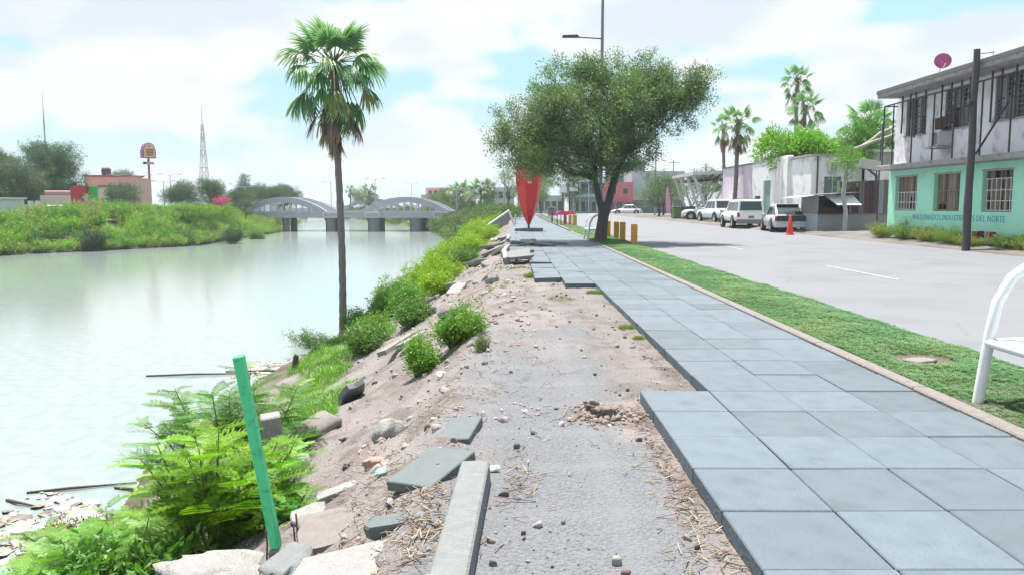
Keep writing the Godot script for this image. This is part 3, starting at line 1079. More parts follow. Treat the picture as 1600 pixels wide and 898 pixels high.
func on_bank(x: float, d: float, up := 0.0) -> Vector3:
	return V(x, bank(x, d) + up, d)

func piece(called: String, mesh: Mesh, m: Material, x: float, d: float, up: float, e: Vector3, label: String, category: String, group := "") -> MeshInstance3D:
	var o := put(called, mesh, m, null, Transform3D(Basis.from_euler(e), on_bank(x, d, up)))
	tag(o, label, category, group)
	return o

func bank_things() -> void:
	# the leaning green post in its broken footing
	var post := thing("green_post", "leaning green painted square post set in broken concrete", "post", V(-1.33, -0.62, 4.42))
	var st := begin()
	var a := Vector3(0.0, -0.1, 0.0)
	var b := Vector3(-0.17, 1.2, 0.10)
	bar(st, a.lerp(b, 0.13), b, 0.056, 0.056, 0.006)
	obj("shaft", st, mat("greenpaint", Color(0.07, 0.57, 0.26), 0.45, {"tex": stain("greenwear", 0.02, [[0.0, Color(0.55, 0.5, 0.4)], [0.27, Color(0.62, 0.7, 0.66)], [0.31, Color(0.82, 0.86, 0.84)], [1.0, Color(1, 1, 1)]]), "scale": 1.2, "world": false}), post)
	st = begin()
	bar(st, a, a.lerp(b, 0.13), 0.085, 0.085, 0.012)
	obj("concrete_sleeve", st, concrete(), post)
	for k in 3:
		st = begin()
		var p := Vector3([-0.075, 0.09, 0.075][k], -0.02, [0.03, 0.05, -0.06][k])
		tube(st, [p, p + Vector3(0.01, 0.12, 0.01), p + Vector3(0.0, 0.2 + 0.03 * k, 0.0)], [0.006, 0.006, 0.005], 6)
		obj("rebar", st, mat("rust", Color(0.12, 0.075, 0.06), 0.85), post)
	piece("broken_footing", rock_mesh(Vector3(0.85, 0.2, 0.46), 31, 0.3, 18), pale(), -1.5, 4.3, -0.03, Vector3(0.1, 0.3, -0.15), "rough broken concrete lump round the foot of the green post", "rubble")
	piece("footing_fragment", rock_mesh(Vector3(0.3, 0.22, 0.3), 33, 0.45, 12), concrete(), -1.16, 4.0, 0.0, Vector3(0.2, 1.0, 0.1), "jagged concrete fragment beside the post, touching the big tilted slab", "rubble")
	# concrete post stub
	var stub := begin()
	box(stub, Vector3.ZERO, Vector3(0.155, 0.62, 0.15), 0.012)
	var so := obj("concrete_stub", stub, pale(), null, Transform3D(Basis.from_euler(Vector3(0.06, 0.35, 0.1)), V(-1.92, -0.58, 6.3)))
	tag(so, "short grey concrete post standing behind the green post", "post")
	# concrete beam lying toward the camera
	var bm := begin()
	box(bm, Vector3.ZERO, Vector3(0.155, 0.15, 1.62), 0.01)
	tag(obj("concrete_beam", bm, concrete(), null, Transform3D(Basis.from_euler(Vector3(0.015, -0.035, 0.05)), V(-0.225, -0.075, 3.45))), "long square concrete beam lying on the crest of the bank", "beam")
	# the two fallen paving slabs
	var fs := begin()
	box(fs, Vector3.ZERO, Vector3(0.52, 0.075, 0.58), 0.006)
	fs.generate_normals()
	var fm := fs.commit()
	var slate := mat("fallen_slab", Color(0.1, 0.122, 0.135), 0.75, {"tex": grain("pavertone", 0.014, 0.8, 1.0), "scale": 0.9, "bump": height("paverbump", 0.09), "cm": 0.3})
	piece("fallen_slab", squared(0.3, 0.46), slate, -0.45, 4.38, 0.0, Vector3(0.16, -0.5, 0.06), "grey paving slab tipped down the bank beside the concrete beam", "slab")
	piece("fallen_slab", squared(0.21, 0.46), slate, -0.34, 5.18, -0.005, Vector3(0.05, -0.15, 0.08), "upper of the two tipped paving slabs, half sunk in dirt", "slab")
	piece("tilted_slab", slab_mesh(Vector3(0.62, 0.09, 0.42), 8, 0.05), pale(), -0.74, 3.5, 0.02, Vector3(0.06, 0.08, 0.22), "large pale broken concrete slab at the bottom of the picture", "slab")
	piece("slate_strip", slab_mesh(Vector3(0.36, 0.07, 0.13), 9), mat("fallen_slab", Color.WHITE), -0.56, 3.83, 0.0, Vector3(0.1, -0.1, 0.2), "dark strip of broken slab between the beam and the pale slab", "slab")
	piece("concrete_block", slab_mesh(Vector3(0.36, 0.16, 0.3), 10, 0.04), rubble(), -1.02, 4.32, -0.02, Vector3(0.25, 0.2, 0.2), "half buried square block with straw on it", "block")
	var gb := begin()
	box(gb, Vector3.ZERO, Vector3(0.36, 0.075, 0.075), 0.006)
	tag(obj("green_bar", gb, mat("greenpaint", Color.WHITE), null, Transform3D(Basis.from_euler(Vector3(0.1, -0.35, -0.08)), on_bank(-1.5, 5.12, 0.06))), "short fallen green bar with its dark end showing by the green post", "bar")
	piece("pale_flake", slab_mesh(Vector3(0.24, 0.04, 0.17), 12), pale(), -1.27, 4.85, 0.02, Vector3(0.2, 0.5, 0.25), "pale flat concrete flake under the end of the green bar", "rubble")
	piece("curved_shard", slab_mesh(Vector3(0.32, 0.05, 0.12), 14), pale(), -1.15, 5.1, 0.02, Vector3(0.1, 0.25, 0.3), "thin pale shard lying uphill of the fallen green bar", "rubble")
	piece("mound_stone", rock_mesh(Vector3(0.3, 0.12, 0.2), 15, 0.15), rubble(), -1.12, 4.6, 0.0, Vector3(0, 0.4, 0.2), "rounded dirty stone between the block and the pale flake", "stone")
	# the things farther up the slope
	piece("grey_boulder", rock_mesh(Vector3(0.24, 0.24, 0.2), 17, 0.28), pale(), -1.03, 6.5, 0.06, Vector3(0.2, 0.7, 0.4), "jagged whitish grey boulder in the middle of the bare slope", "rock")
	piece("red_stone", rock_mesh(Vector3(0.17, 0.07, 0.1), 18, 0.2), mat("redstone", Color(0.33, 0.2, 0.17), 0.9), -1.0, 5.64, 0.02, Vector3(0.1, 0.2, 0.35), "small flat reddish stone below the grey boulder", "stone")
	piece("white_boulder", rock_mesh(Vector3(0.26, 0.26, 0.24), 19, 0.15), pale(), -1.98, 7.1, 0.03, Vector3(0.3, 0.2, 0.2), "rounded whitish boulder at the edge of the grass on the slope", "rock")
	piece("tan_boulder", rock_mesh(Vector3(0.46, 0.26, 0.36), 20, 0.15), rubble(), -1.98, 8.0, 0.04, Vector3(0.1, 0.8, 0.3), "tan boulder half buried between grass and bare dirt", "rock")
	piece("leaning_slab", slab_mesh(Vector3(0.6, 0.08, 0.34), 21), concrete(), -1.92, 9.3, 0.1, Vector3(0.2, -0.9, 0.75), "grey concrete slab leaning against the grass by the tan boulder", "slab")
	var pl := begin()
	box(pl, Vector3.ZERO, Vector3(0.13, 0.07, 1.9), 0.008)
	tag(obj("grey_plank", pl, mat("oldwood", Color(0.25, 0.235, 0.23), 0.9, {"tex": grain("woodtone", 0.03, 0.6, 1.0), "scale": 2.0}), null, Transform3D(Basis.from_euler(Vector3(-0.02, -0.1, 0.3)), on_bank(-1.72, 11.9, 0.12))), "weathered grey plank lying up the slope beyond the leaning slab", "plank")
	pl = begin()
	box(pl, Vector3.ZERO, Vector3(0.14, 0.06, 1.2), 0.008)
	tag(obj("pale_plank", pl, pale(), null, Transform3D(Basis.from_euler(Vector3(0.0, -0.16, 0.35)), on_bank(-1.5, 11.8, 0.08))), "short pale strip lying right beside the grey plank", "plank")
	# slabs and lumps on the far part of the crest
	var spots := [[-1.05, 13.5, 0.5], [-0.62, 10.6, 0.32], [-1.75, 15.5, 0.6], [-1.2, 17.5, 0.65], [-0.75, 19.0, 0.5], [-1.4, 21.0, 0.8], [-0.4, 16.0, 0.4], [-0.55, 23.0, 0.8], [-1.0, 26.0, 0.9], [-0.35, 27.0, 0.8], [-0.7, 30.0, 1.0], [-1.3, 29.0, 0.9], [-0.3, 33.0, 1.1], [-0.85, 36.0, 1.2], [-0.25, 39.0, 1.1], [-0.6, 43.0, 1.4], [-1.9, 18.5, 0.5]]
	for i in spots.size():
		var q = spots[i]
		piece("broken_slab", slab_mesh(Vector3(q[2], 0.1 + 0.03 * (i % 3), q[2] * 0.6), 40 + i, 0.1), [pale(), rubble(), concrete()][i % 3], q[0], q[1], 0.05, Vector3(R.randf_range(-0.2, 0.2), R.randf_range(-1.2, 1.2), R.randf_range(0.1, 0.5)), "broken piece of concrete lying on the crumbled crest of the bank", "slab", "broken concrete on the crest")
	for i in 16:
		var d := 3.6 + 18.0 * pow(R.randf(), 1.4)
		var x := lut(XC, d) - R.randf_range(0.05, 2.4)
		var s := R.randf_range(0.025, 0.06) * (1.0 + d * 0.02)
		piece("loose_stone", rock_mesh(Vector3(s * 1.4, s * 0.7, s), 80 + i % 7, 0.8, 9), [pale(), rubble()][i % 2], x, d, s * 0.15, Vector3(R.randf(), R.randf() * 6.0, R.randf()), "loose fist-sized stone lying on the bare dirt slope", "stone", "loose stones on the slope")
	piece("dirt_clod", rock_mesh(Vector3(0.15, 0.08, 0.1), 91, 0.8, 14), mat("clod", Color(0.16, 0.13, 0.12), 0.95), 0.66, 5.55, 0.03, Vector3(0.2, 0.5, 0), "dark clod of earth by the corner of the first slabs", "clod")
	piece("grey_clod", rock_mesh(Vector3(0.11, 0.08, 0.12), 92, 0.8, 14), rubble(), 0.6, 5.72, 0.03, Vector3(0.2, 1.5, 0), "grey lump just behind the dark clod of earth", "clod")
	# litter
	piece("green_wrapper", rock_mesh(Vector3(0.075, 0.03, 0.05), 93, 0.4), mat("greenplastic", Color(0.25, 0.6, 0.4), 0.4), -0.82, 4.82, 0.02, Vector3(0.1, 0.4, 0.3), "crumpled pale green wrapper on the slope left of the fallen slab", "litter")
	piece("white_wrapper", rock_mesh(Vector3(0.06, 0.03, 0.05), 94, 0.4), mat("whiteplastic", Color(0.66, 0.67, 0.68), 0.4), -0.1, 4.42, 0.02, Vector3(0.1, 0.4, 0.3), "small white crumpled wrapper near the far end of the beam", "litter")
	piece("plastic_bag", rock_mesh(Vector3(0.12, 0.06, 0.08), 95, 0.4), mat("whiteplastic", Color.WHITE), -0.72, 7.9, 0.03, Vector3(0.1, 1.4, 0.3), "white plastic bag lying on the dirt above the grey boulder", "litter")
	# broken edge of the pavement farther on
	var tilt := [[0.2, 20.6, 0.08, Vector3(0.06, 0.1, 0.1)], [0.18, 21.3, 0.12, Vector3(0.1, 0.06, 0.16)], [0.3, 22.2, 0.1, Vector3(-0.05, -0.1, 0.07)], [0.62, 30.2, 0.02, Vector3(0.14, 0.1, 0.05)], [0.25, 27.4, 0.0, Vector3(-0.12, 0.3, 0.2)], [1.2, 29.4, -0.05, Vector3(0.12, 0.2, -0.06)]]
	var tl := ["lower of two loose slabs stacked at the broken pavement edge", "upper loose slab stacked at the broken pavement edge", "loose slab tilted just beyond the stacked pair", "slab lifted at the far rim of the hole in the pavement", "slab sliding off the bank beside the hole in the pavement", "slab sunk in the hole in the pavement"]
	for i in tilt.size():
		var o := put("loose_slab", fm, concrete() if i < 2 else slate, null, Transform3D(Basis.from_euler(tilt[i][3]).scaled_local(Vector3(1.15, 1.0, 1.1)), V(tilt[i][0], tilt[i][2], tilt[i][1])))
		tag(o, tl[i], "slab")
	for k in 3:
		var e := begin()
		box(e, Vector3.ZERO, Vector3(0.14, 0.2, 2.4), 0.02)
		var o := obj("edge_kerb", e, pale(), null, Transform3D(Basis.from_euler(Vector3(0.02, [0.03, -0.05, -0.02][k], [0.3, 0.1, 0.2][k])), V([-0.17, -0.2, -0.14][k], 0.0, [21.6, 24.4, 33.0][k])))
		tag(o, ["nearest pale kerb length leaning at the broken left edge of the pavement", "second pale kerb length beyond the stacked slabs", "farthest loose kerb length before the red marker"][k], "kerb")
	var dp := begin()
	box(dp, Vector3.ZERO, Vector3(0.12, 0.05, 2.6), 0.008)
	tag(obj("lying_plank", dp, pale(), null, Transform3D(Basis.from_euler(Vector3(0.02, 0.62, 0)), V(0.75, 0.03, 28.8))), "pale plank lying across the hole in the pavement", "plank")
	# white broken frame on the crest and its marker stake
	var fr := thing("broken_barrier", "tilted white broken barrier leaning on the crest past the red marker", "barrier", V(-0.75, 0.0, 54.0), 0.3)
	st = begin()
	prism(st, [Vector2(-1.0, 0), Vector2(0.5, 0.05), Vector2(0.75, 0.95), Vector2(0.45, 0.95)], 0.1)
	obj("panel", st, pale(), fr)
	st = begin()
	bar(st, Vector3(-1.0, 0, 0.1), Vector3(0.55, 1.02, 0.1), 0.12, 0.12, 0.02)
	obj("rail", st, paint("whitepaint", Color(0.72, 0.73, 0.74)), fr)
	st = begin()
	bar(st, Vector3(0.95, 0, 0.1), Vector3(0.5, 1.0, 0.1), 0.12, 0.12, 0.02)
	obj("rail", st, paint("whitepaint", Color.WHITE), fr)
	st = begin()
	tube(st, [V(0.25, -0.1, 58.0), V(0.25, 0.75, 58.0)], [0.05, 0.05], 6)
	tag(obj("marker_stake", st, paint("creampaint", Color(0.65, 0.6, 0.42))), "thin cream stake standing left of the red marker", "stake")
	# driftwood and floating litter
	var dark := mat("driftwood", Color(0.07, 0.06, 0.055), 0.9)
	var sticks := [[-6.1, 11.0, 0.3, 1.4, "dark stick floating at the outer edge of the litter"], [-5.2, 10.9, -0.2, 0.9, "short dark stick among the floating litter"], [-7.3, 18.6, 0.12, 2.6, "long thin branch floating left of the dark stump"], [-5.8, 19.0, 0.05, 2.2, "second floating branch reaching the dark stump"], [-5.2, 14.0, 0.2, 1.2, "thin branch floating behind the feathery bush"], [-6.6, 10.4, -0.4, 0.6, "dark twig floating at the left border of the picture"]]
	for q in sticks:
		st = begin()
		var u := Vector3(cos(q[2]), 0, -sin(q[2])) * float(q[3]) * 0.5
		var c := V(q[0], WATER + 0.015, q[1])
		tube(st, [c - u, c - u * 0.2 + Vector3(0, 0.02, 0.04), c + u], [0.018, 0.024, 0.01], 6, true, 0.2)
		tag(obj("floating_branch", st, dark), q[4], "branch")
	var sp := begin()
	var s0 := V(-4.75, -2.45, 17.2)
	tube(sp, [s0 + Vector3(0.35, 0, 0), s0 + Vector3(0.1, 0.16, 0), s0 + Vector3(0.0, 0.3, 0.0), s0 + Vector3(0.03, 0.55, 0), s0 + Vector3(0.06, 0.6, 0)], [0.08, 0.1, 0.085, 0.06, 0.055], 8, true, 0.12)
	tube(sp, [s0 + Vector3(0.1, 0.1, 0), s0 + Vector3(0.5, 0.22, 0), s0 + Vector3(0.62, 0.3, 0)], [0.06, 0.05, 0.02], 6, true, 0.15)
	tag(obj("dark_stump", sp, dark), "dark crooked stump sticking up at the waterline below the palm", "stump")
	var places := []
	var cols := []
	for i in 800:
		var t := R.randf()
		var d := 8.6 + 2.5 * R.randf()
		var x := lerpf(-6.6, -3.9, t) + R.randfn() * 0.25
		if d > 10.7 + 0.25 * noise.get_noise_1d(x * 60.0) - 0.2 * (x + 6.5): continue
		if noise.get_noise_2d(x * 160.0, d * 160.0) < -0.25: continue
		var s := 0.02 + 0.07 * pow(R.randf(), 2.5)
		places.append(Transform3D(Basis.from_euler(Vector3(R.randf_range(-0.3, 0.3), R.randf() * 6.3, R.randf_range(-0.3, 0.3))).scaled_local(Vector3(s * 1.4, s * 0.35, s)), V(x, WATER + 0.008, d)))
		cols.append([Color(0.36, 0.38, 0.38), Color(0.28, 0.27, 0.26), Color(0.09, 0.08, 0.07), Color(0.42, 0.43, 0.45), Color(0.16, 0.15, 0.11), Color(0.12, 0.1, 0.09), Color(0.3, 0.27, 0.28), Color(0.22, 0.2, 0.15), Color(0.14, 0.32, 0.22)][R.randi() % 8 if R.randf() > 0.03 else 8])
	for i in 160:
		var d := 19.2 + R.randfn() * 0.5
		var x := R.randf_range(-6.6, -5.0)
		var s := 0.02 + 0.05 * R.randf()
		places.append(Transform3D(Basis.from_euler(Vector3(0, R.randf() * 6.3, 0)).scaled_local(Vector3(s * 2.0, s * 0.3, s)), V(x, WATER + 0.006, d)))
		cols.append([Color(0.4, 0.38, 0.34), Color(0.14, 0.12, 0.1)][i % 2])
	tag(mm("floating_litter", rock_mesh(Vector3.ONE * 2.0, 61, 0.45, 4), mat("litter", Color(1, 1, 1), 0.5, {"vc": true}), places, cols), "floating scraps of plastic, foam and twigs along the waterline", "litter")
	var boards := [[-5.95, 9.5, 0.42, "whiteplastic", "biggest flat white foam piece in the floating litter"], [-5.7, 10.4, 0.36, "whiteplastic", "narrow white board at the outer edge of the litter"], [-5.35, 9.5, 0.3, "whiteplastic", "white bag floating beside the green bottle"], [-5.65, 9.75, 0.14, "greenplastic", "green plastic bottle floating in the litter"], [-4.85, 9.55, 0.1, "greenplastic", "small green cap nearest the bush in the floating litter"], [-4.6, 9.9, 0.25, "whiteplastic", "white scrap floating right of the small green cap"]]
	for i in boards.size():
		var q = boards[i]
		var o := put("floating_scrap", rock_mesh(Vector3(q[2], 0.06, q[2] * 0.4), 100 + i, 0.2), mat(q[3], Color.WHITE), null, Transform3D(Basis(Vector3.UP, R.randf_range(-0.5, 0.5)), V(q[0], WATER + 0.02, q[1])))
		tag(o, q[4], "litter")

func bank_plants() -> void:
	var lime := Color(0.115, 0.25, 0.022)
	var green := Color(0.07, 0.165, 0.035)
	var deep := Color(0.045, 0.11, 0.04)
	# the feathery bush in the foreground, with taller plants behind it
	bush("feathery_bush", "bright feathery-leaved bush in front of the green post", on_bank(-2.0, 5.35), Vector3(0.62, 0.9, 0.5), Color(0.14, 0.27, 0.02), 7, {"feather": true, "leaf": 0.3, "stems": 30, "leaves": 15})
	bush("feathery_bush", "low feathery bush spilling to the lower left corner", on_bank(-2.55, 5.2, -0.05), Vector3(0.75, 0.5, 0.6), Color(0.1, 0.22, 0.03), 8, {"feather": true, "leaf": 0.28, "stems": 30, "leaves": 14})
	bush("feathery_bush", "darker tall feathery bush rising behind the bright one", on_bank(-2.75, 7.6), Vector3(0.85, 1.35, 0.55), green, 9, {"feather": true, "leaf": 0.36, "stems": 26, "leaves": 16})
	bush("hollow_bush", "small round leafed bush in the hollow behind the green post", on_bank(-1.95, 5.6), Vector3(0.45, 0.42, 0.35), Color(0.085, 0.17, 0.035), 10, {"leaf": 0.2, "stems": 20, "leaves": 12, "kind": 1})
	bush("spray_plant", "small bright feathery spray right of the green post", on_bank(-1.52, 5.1), Vector3(0.22, 0.3, 0.2), lime, 11, {"feather": true, "leaf": 0.2, "stems": 7, "leaves": 8})
	bush("shore_bush", "low green growth at the bottom left beside the litter", on_bank(-3.35, 6.4), Vector3(0.7, 0.4, 0.6), Color(0.085, 0.19, 0.03), 12, {"feather": true, "leaf": 0.24, "stems": 24, "leaves": 12})
	bush("leafy_bush", "broad leafed bush at the very lower left under the bright one", on_bank(-2.5, 4.75), Vector3(0.6, 0.32, 0.35), green, 14, {"leaf": 0.2, "stems": 24, "leaves": 12, "kind": 2})
	bush("dry_bush", "reddish brown dry bush by the floating litter", on_bank(-4.35, 7.5), Vector3(0.45, 0.3, 0.4), Color(0.16, 0.06, 0.035), 13, {"leaf": 0.2, "stems": 24, "leaves": 12, "kind": 1})
	grass_clump("shore_grass", "pale straggling grass round the dry bush", on_bank(-3.95, 7.2), Vector2(0.9, 0.7), 0.3, 260, Color(0.19, 0.2, 0.06), 15)
	grass_clump("shore_grass", "green reedy grass in the lower left corner of the picture", V(-4.9, WATER, 7.9), Vector2(0.7, 0.6), 0.3, 220, Color(0.1, 0.16, 0.05), 16)
	# grass along the lower slope up to the palm
	var gs := [[-2.5, 8.6, 0.55, 0.8, 0.34, 420, "bright tall grass right behind the concrete stub"], [-2.75, 10.4, 0.7, 1.0, 0.32, 420, "bright grass on the slope left of the leaning slab"], [-3.5, 12.6, 0.9, 1.3, 0.3, 420, "grass patch on the low slope behind the tall feathery bush"], [-3.2, 15.5, 0.9, 1.6, 0.34, 420, "thick grass between the leaning slab and the palm"], [-4.3, 17.5, 0.6, 1.4, 0.3, 300, "sparse grass at the waterline by the dark stump"], [-4.6, 20.5, 0.6, 1.3, 0.36, 300, "grass at the foot of the tall palm on its near side"]]
	for i in gs.size():
		var q = gs[i]
		grass_clump("bank_grass", q[6], on_bank(q[0], q[1]), Vector2(q[2], q[3]), q[4], q[5], [Color(0.12, 0.24, 0.03), Color(0.1, 0.2, 0.035)][i % 2], 20 + i)
	# shrubs of the slope
	bush("slope_shrub", "single bright green shrub standing on the bare slope", on_bank(-1.02, 8.9), Vector3(0.18, 0.42, 0.18), Color(0.115, 0.24, 0.03), 31, {"leaf": 0.15, "stems": 20, "leaves": 12, "kind": 1})
	bush("slope_shrub", "green grassy shrub just below the crest right of the single shrub", on_bank(-0.62, 9.3), Vector3(0.28, 0.36, 0.4), Color(0.115, 0.22, 0.03), 32, {"leaf": 0.17, "stems": 34, "leaves": 12, "kind": 1})
	bush("slope_shrub", "tiny grey green shrub below the crest above the fallen slabs", on_bank(-0.3, 8.15), Vector3(0.1, 0.14, 0.1), Color(0.09, 0.12, 0.04), 33, {"leaf": 0.08, "stems": 12, "leaves": 8, "kind": 1})
	bush("palm_foot_bush", "round green bush hugging the right of the palm foot", on_bank(-4.2, 22.0), Vector3(0.5, 0.5, 0.5), Color(0.09, 0.18, 0.03), 34, {"leaf": 0.25, "stems": 30, "leaves": 12, "kind": 1})
	bush("palm_foot_bush", "low bush on the left of the palm foot over the water", V(-5.7, WATER, 22.5), Vector3(0.7, 0.35, 0.5), Color(0.07, 0.13, 0.04), 35, {"leaf": 0.22, "stems": 16, "leaves": 10, "kind": 1})
	var sh := [[-2.6, 14.2, 0.5, 0.5, 0, "grey green bush beside the grey plank"], [-1.9, 15.2, 0.45, 0.65, 0, "dense dark based bush beyond the planks"], [-3.1, 17.6, 0.7, 0.6, 1, "bush halfway between the planks and the palm"], [-2.5, 19.2, 0.6, 0.8, 1, "leafy bush on the slope just above the palm foot"], [-3.4, 21.5, 0.8, 0.8, 1, "wide bush between palm and broken concrete"], [-2.0, 21.5, 0.7, 0.9, 2, "tall bright bush leaning over the slope past the palm"], [-3.6, 25.5, 1.0, 0.9, 1, "bush at the water past the palm"], [-2.3, 25.5, 0.9, 1.0, 2, "bright bush uphill of the one at the water"], [-3.4, 30.0, 1.1, 1.1, 2, "fourth bright bush of the row along the slope"], [-2.0, 31.0, 0.9, 0.8, 0, "pale weedy bush right beside the broken concrete"], [-3.2, 36.0, 1.3, 1.3, 2, "high bright bush in the middle of the row along the slope"], [-2.1, 40.0, 1.1, 1.2, 2, "yellow green bush left of the red marker"], [-2.9, 45.0, 1.4, 1.4, 2, "broad yellow green bush farther along the crest"], [-1.7, 50.0, 1.1, 1.2, 2, "yellow green bush below the white frame"], [-2.5, 57.0, 1.5, 1.6, 2, "big yellow green bush behind the white frame"], [-1.5, 64.0, 1.2, 1.4, 2, "last yellow green bush on the crest before the palms"], [-2.6, 72.0, 1.8, 1.6, 2, "bright bush on the bank near the end of the pavement"], [-4.2, 52.0, 0.9, 0.8, 0, "bush at the waterline below the yellow green row"], [-4.3, 42.0, 0.9, 0.7, 0, "drooping bush at the waterline before the bridge"]]
	for i in sh.size():
		var q = sh[i]
		bush("bank_bush", q[5], on_bank(q[0], q[1], -0.05), Vector3(q[2], q[3], q[2] * 1.3) * (0.66 if q[1] < 24.0 else 0.85), [Color(0.09, 0.16, 0.045), Color(0.1, 0.2, 0.028), Color(0.185, 0.28, 0.012)][q[4]], 50 + i, {"leaf": 0.16 + q[1] * 0.006, "stems": 34, "leaves": 14, "kind": 1})
	# tufts on the flat dirt
	var tf := [[0.8, 12.7, 0.26, 0.1, "low weed tuft on the bare ground before the pavement step"], [1.42, 13.4, 0.16, 0.16, "weed tuft at the inner corner of the pavement step"], [1.4, 9.6, 0.1, 0.12, "weed tuft growing along the slab edge"], [1.42, 8.8, 0.08, 0.1, "smaller weed tuft along the slab edge toward the camera"], [0.42, 16.5, 0.16, 0.2, "green weeds at the left of the outer slabs"], [-0.35, 15.0, 0.5, 0.14, "pale weeds over the crest beyond the bare ground"], [0.0, 19.0, 0.3, 0.14, "pale weeds before the stacked slabs"]]
	for i in tf.size():
		var q = tf[i]
		grass_clump("weed_tuft", q[4], on_bank(q[0], q[1]), Vector2(q[2], q[2] * 1.3), q[3], 70, Color(0.13, 0.17, 0.05), 70 + i, {"category": "weed"})
	palm("tall_palm", "tall fan palm rising from the waterline of the near bank", on_bank(-4.85, 22.64, 0.0), 7.82, Vector3(-0.02, 0, 0.1), 0.86, 46, 26, 0.106, 5)

func steel() -> StandardMaterial3D:
	return mat("darksteel", Color(0.06, 0.055, 0.065), 0.6, {"metal": 0.3})

func glass() -> StandardMaterial3D:
	return mat("darkglass", Color(0.03, 0.04, 0.045), 0.08, {"spec": 0.6})

func white() -> StandardMaterial3D:
	return mat("benchwhite", Color(0.74, 0.76, 0.79), 0.35, {"tex": grain("softbench", 0.012, 0.88, 1.0), "scale": 0.9})

func bench(label: String, x: float, d0: float, d1: float) -> void:
	var t := thing("park_bench", label, "bench", V(x, 0.0, d0))
	var l := d0 - d1
	for e in [0.0, l]:
		var st := begin()
		var pts := []
		var rad := []
		for q in [[0.0, -0.02], [0.03, 0.25], [0.06, 0.5], [0.1, 0.72], [0.19, 0.89], [0.32, 0.985], [0.45, 0.985], [0.57, 0.9], [0.66, 0.72], [0.7, 0.5], [0.73, 0.25], [0.76, -0.02]]:
			pts.append(Vector3(q[0], q[1], e))
			rad.append(0.038)
		tube(st, pts, rad, 12)
		obj("hoop", st, white(), t)
	var dots := Image.create(64, 64, false, Image.FORMAT_RGB8)
	dots.fill(Color(1, 1, 1))
	for i in 64:
		for j in 64:
			if Vector2(i % 32 - 16, j % 32 - 16).length() < 6.5: dots.set_pixel(i, j, Color(0.12, 0.12, 0.13))
	if not tex.has("dots"): tex["dots"] = ImageTexture.create_from_image(dots)
	var perf := mat("perforated", Color(0.74, 0.76, 0.79), 0.35, {"tex": tex["dots"], "scale": 28.0})
	var st := begin()
	box(st, Vector3(0.29, 0.455, l * 0.5), Vector3(0.42, 0.012, l - 0.1))
	obj("seat", st, perf, t)
	st = begin()
	for s in [[0.045, 0.43], [0.52, 0.45]]: tube(st, [Vector3(s[0], s[1], -0.02), Vector3(s[0], s[1], l + 0.02)], [0.03, 0.03], 10)
	for s in [0.0, l]: tube(st, [Vector3(0.045, 0.43, s), Vector3(0.52, 0.45, s)], [0.028, 0.028], 10)
	obj("seat_frame", st, white(), t)
	st = begin()
	box(st, Vector3(0.6, 0.72, l * 0.5), Vector3(0.012, 0.36, l - 0.06), 0.0, Basis(Vector3.BACK, -0.18))
	obj("backrest", st, perf, t)

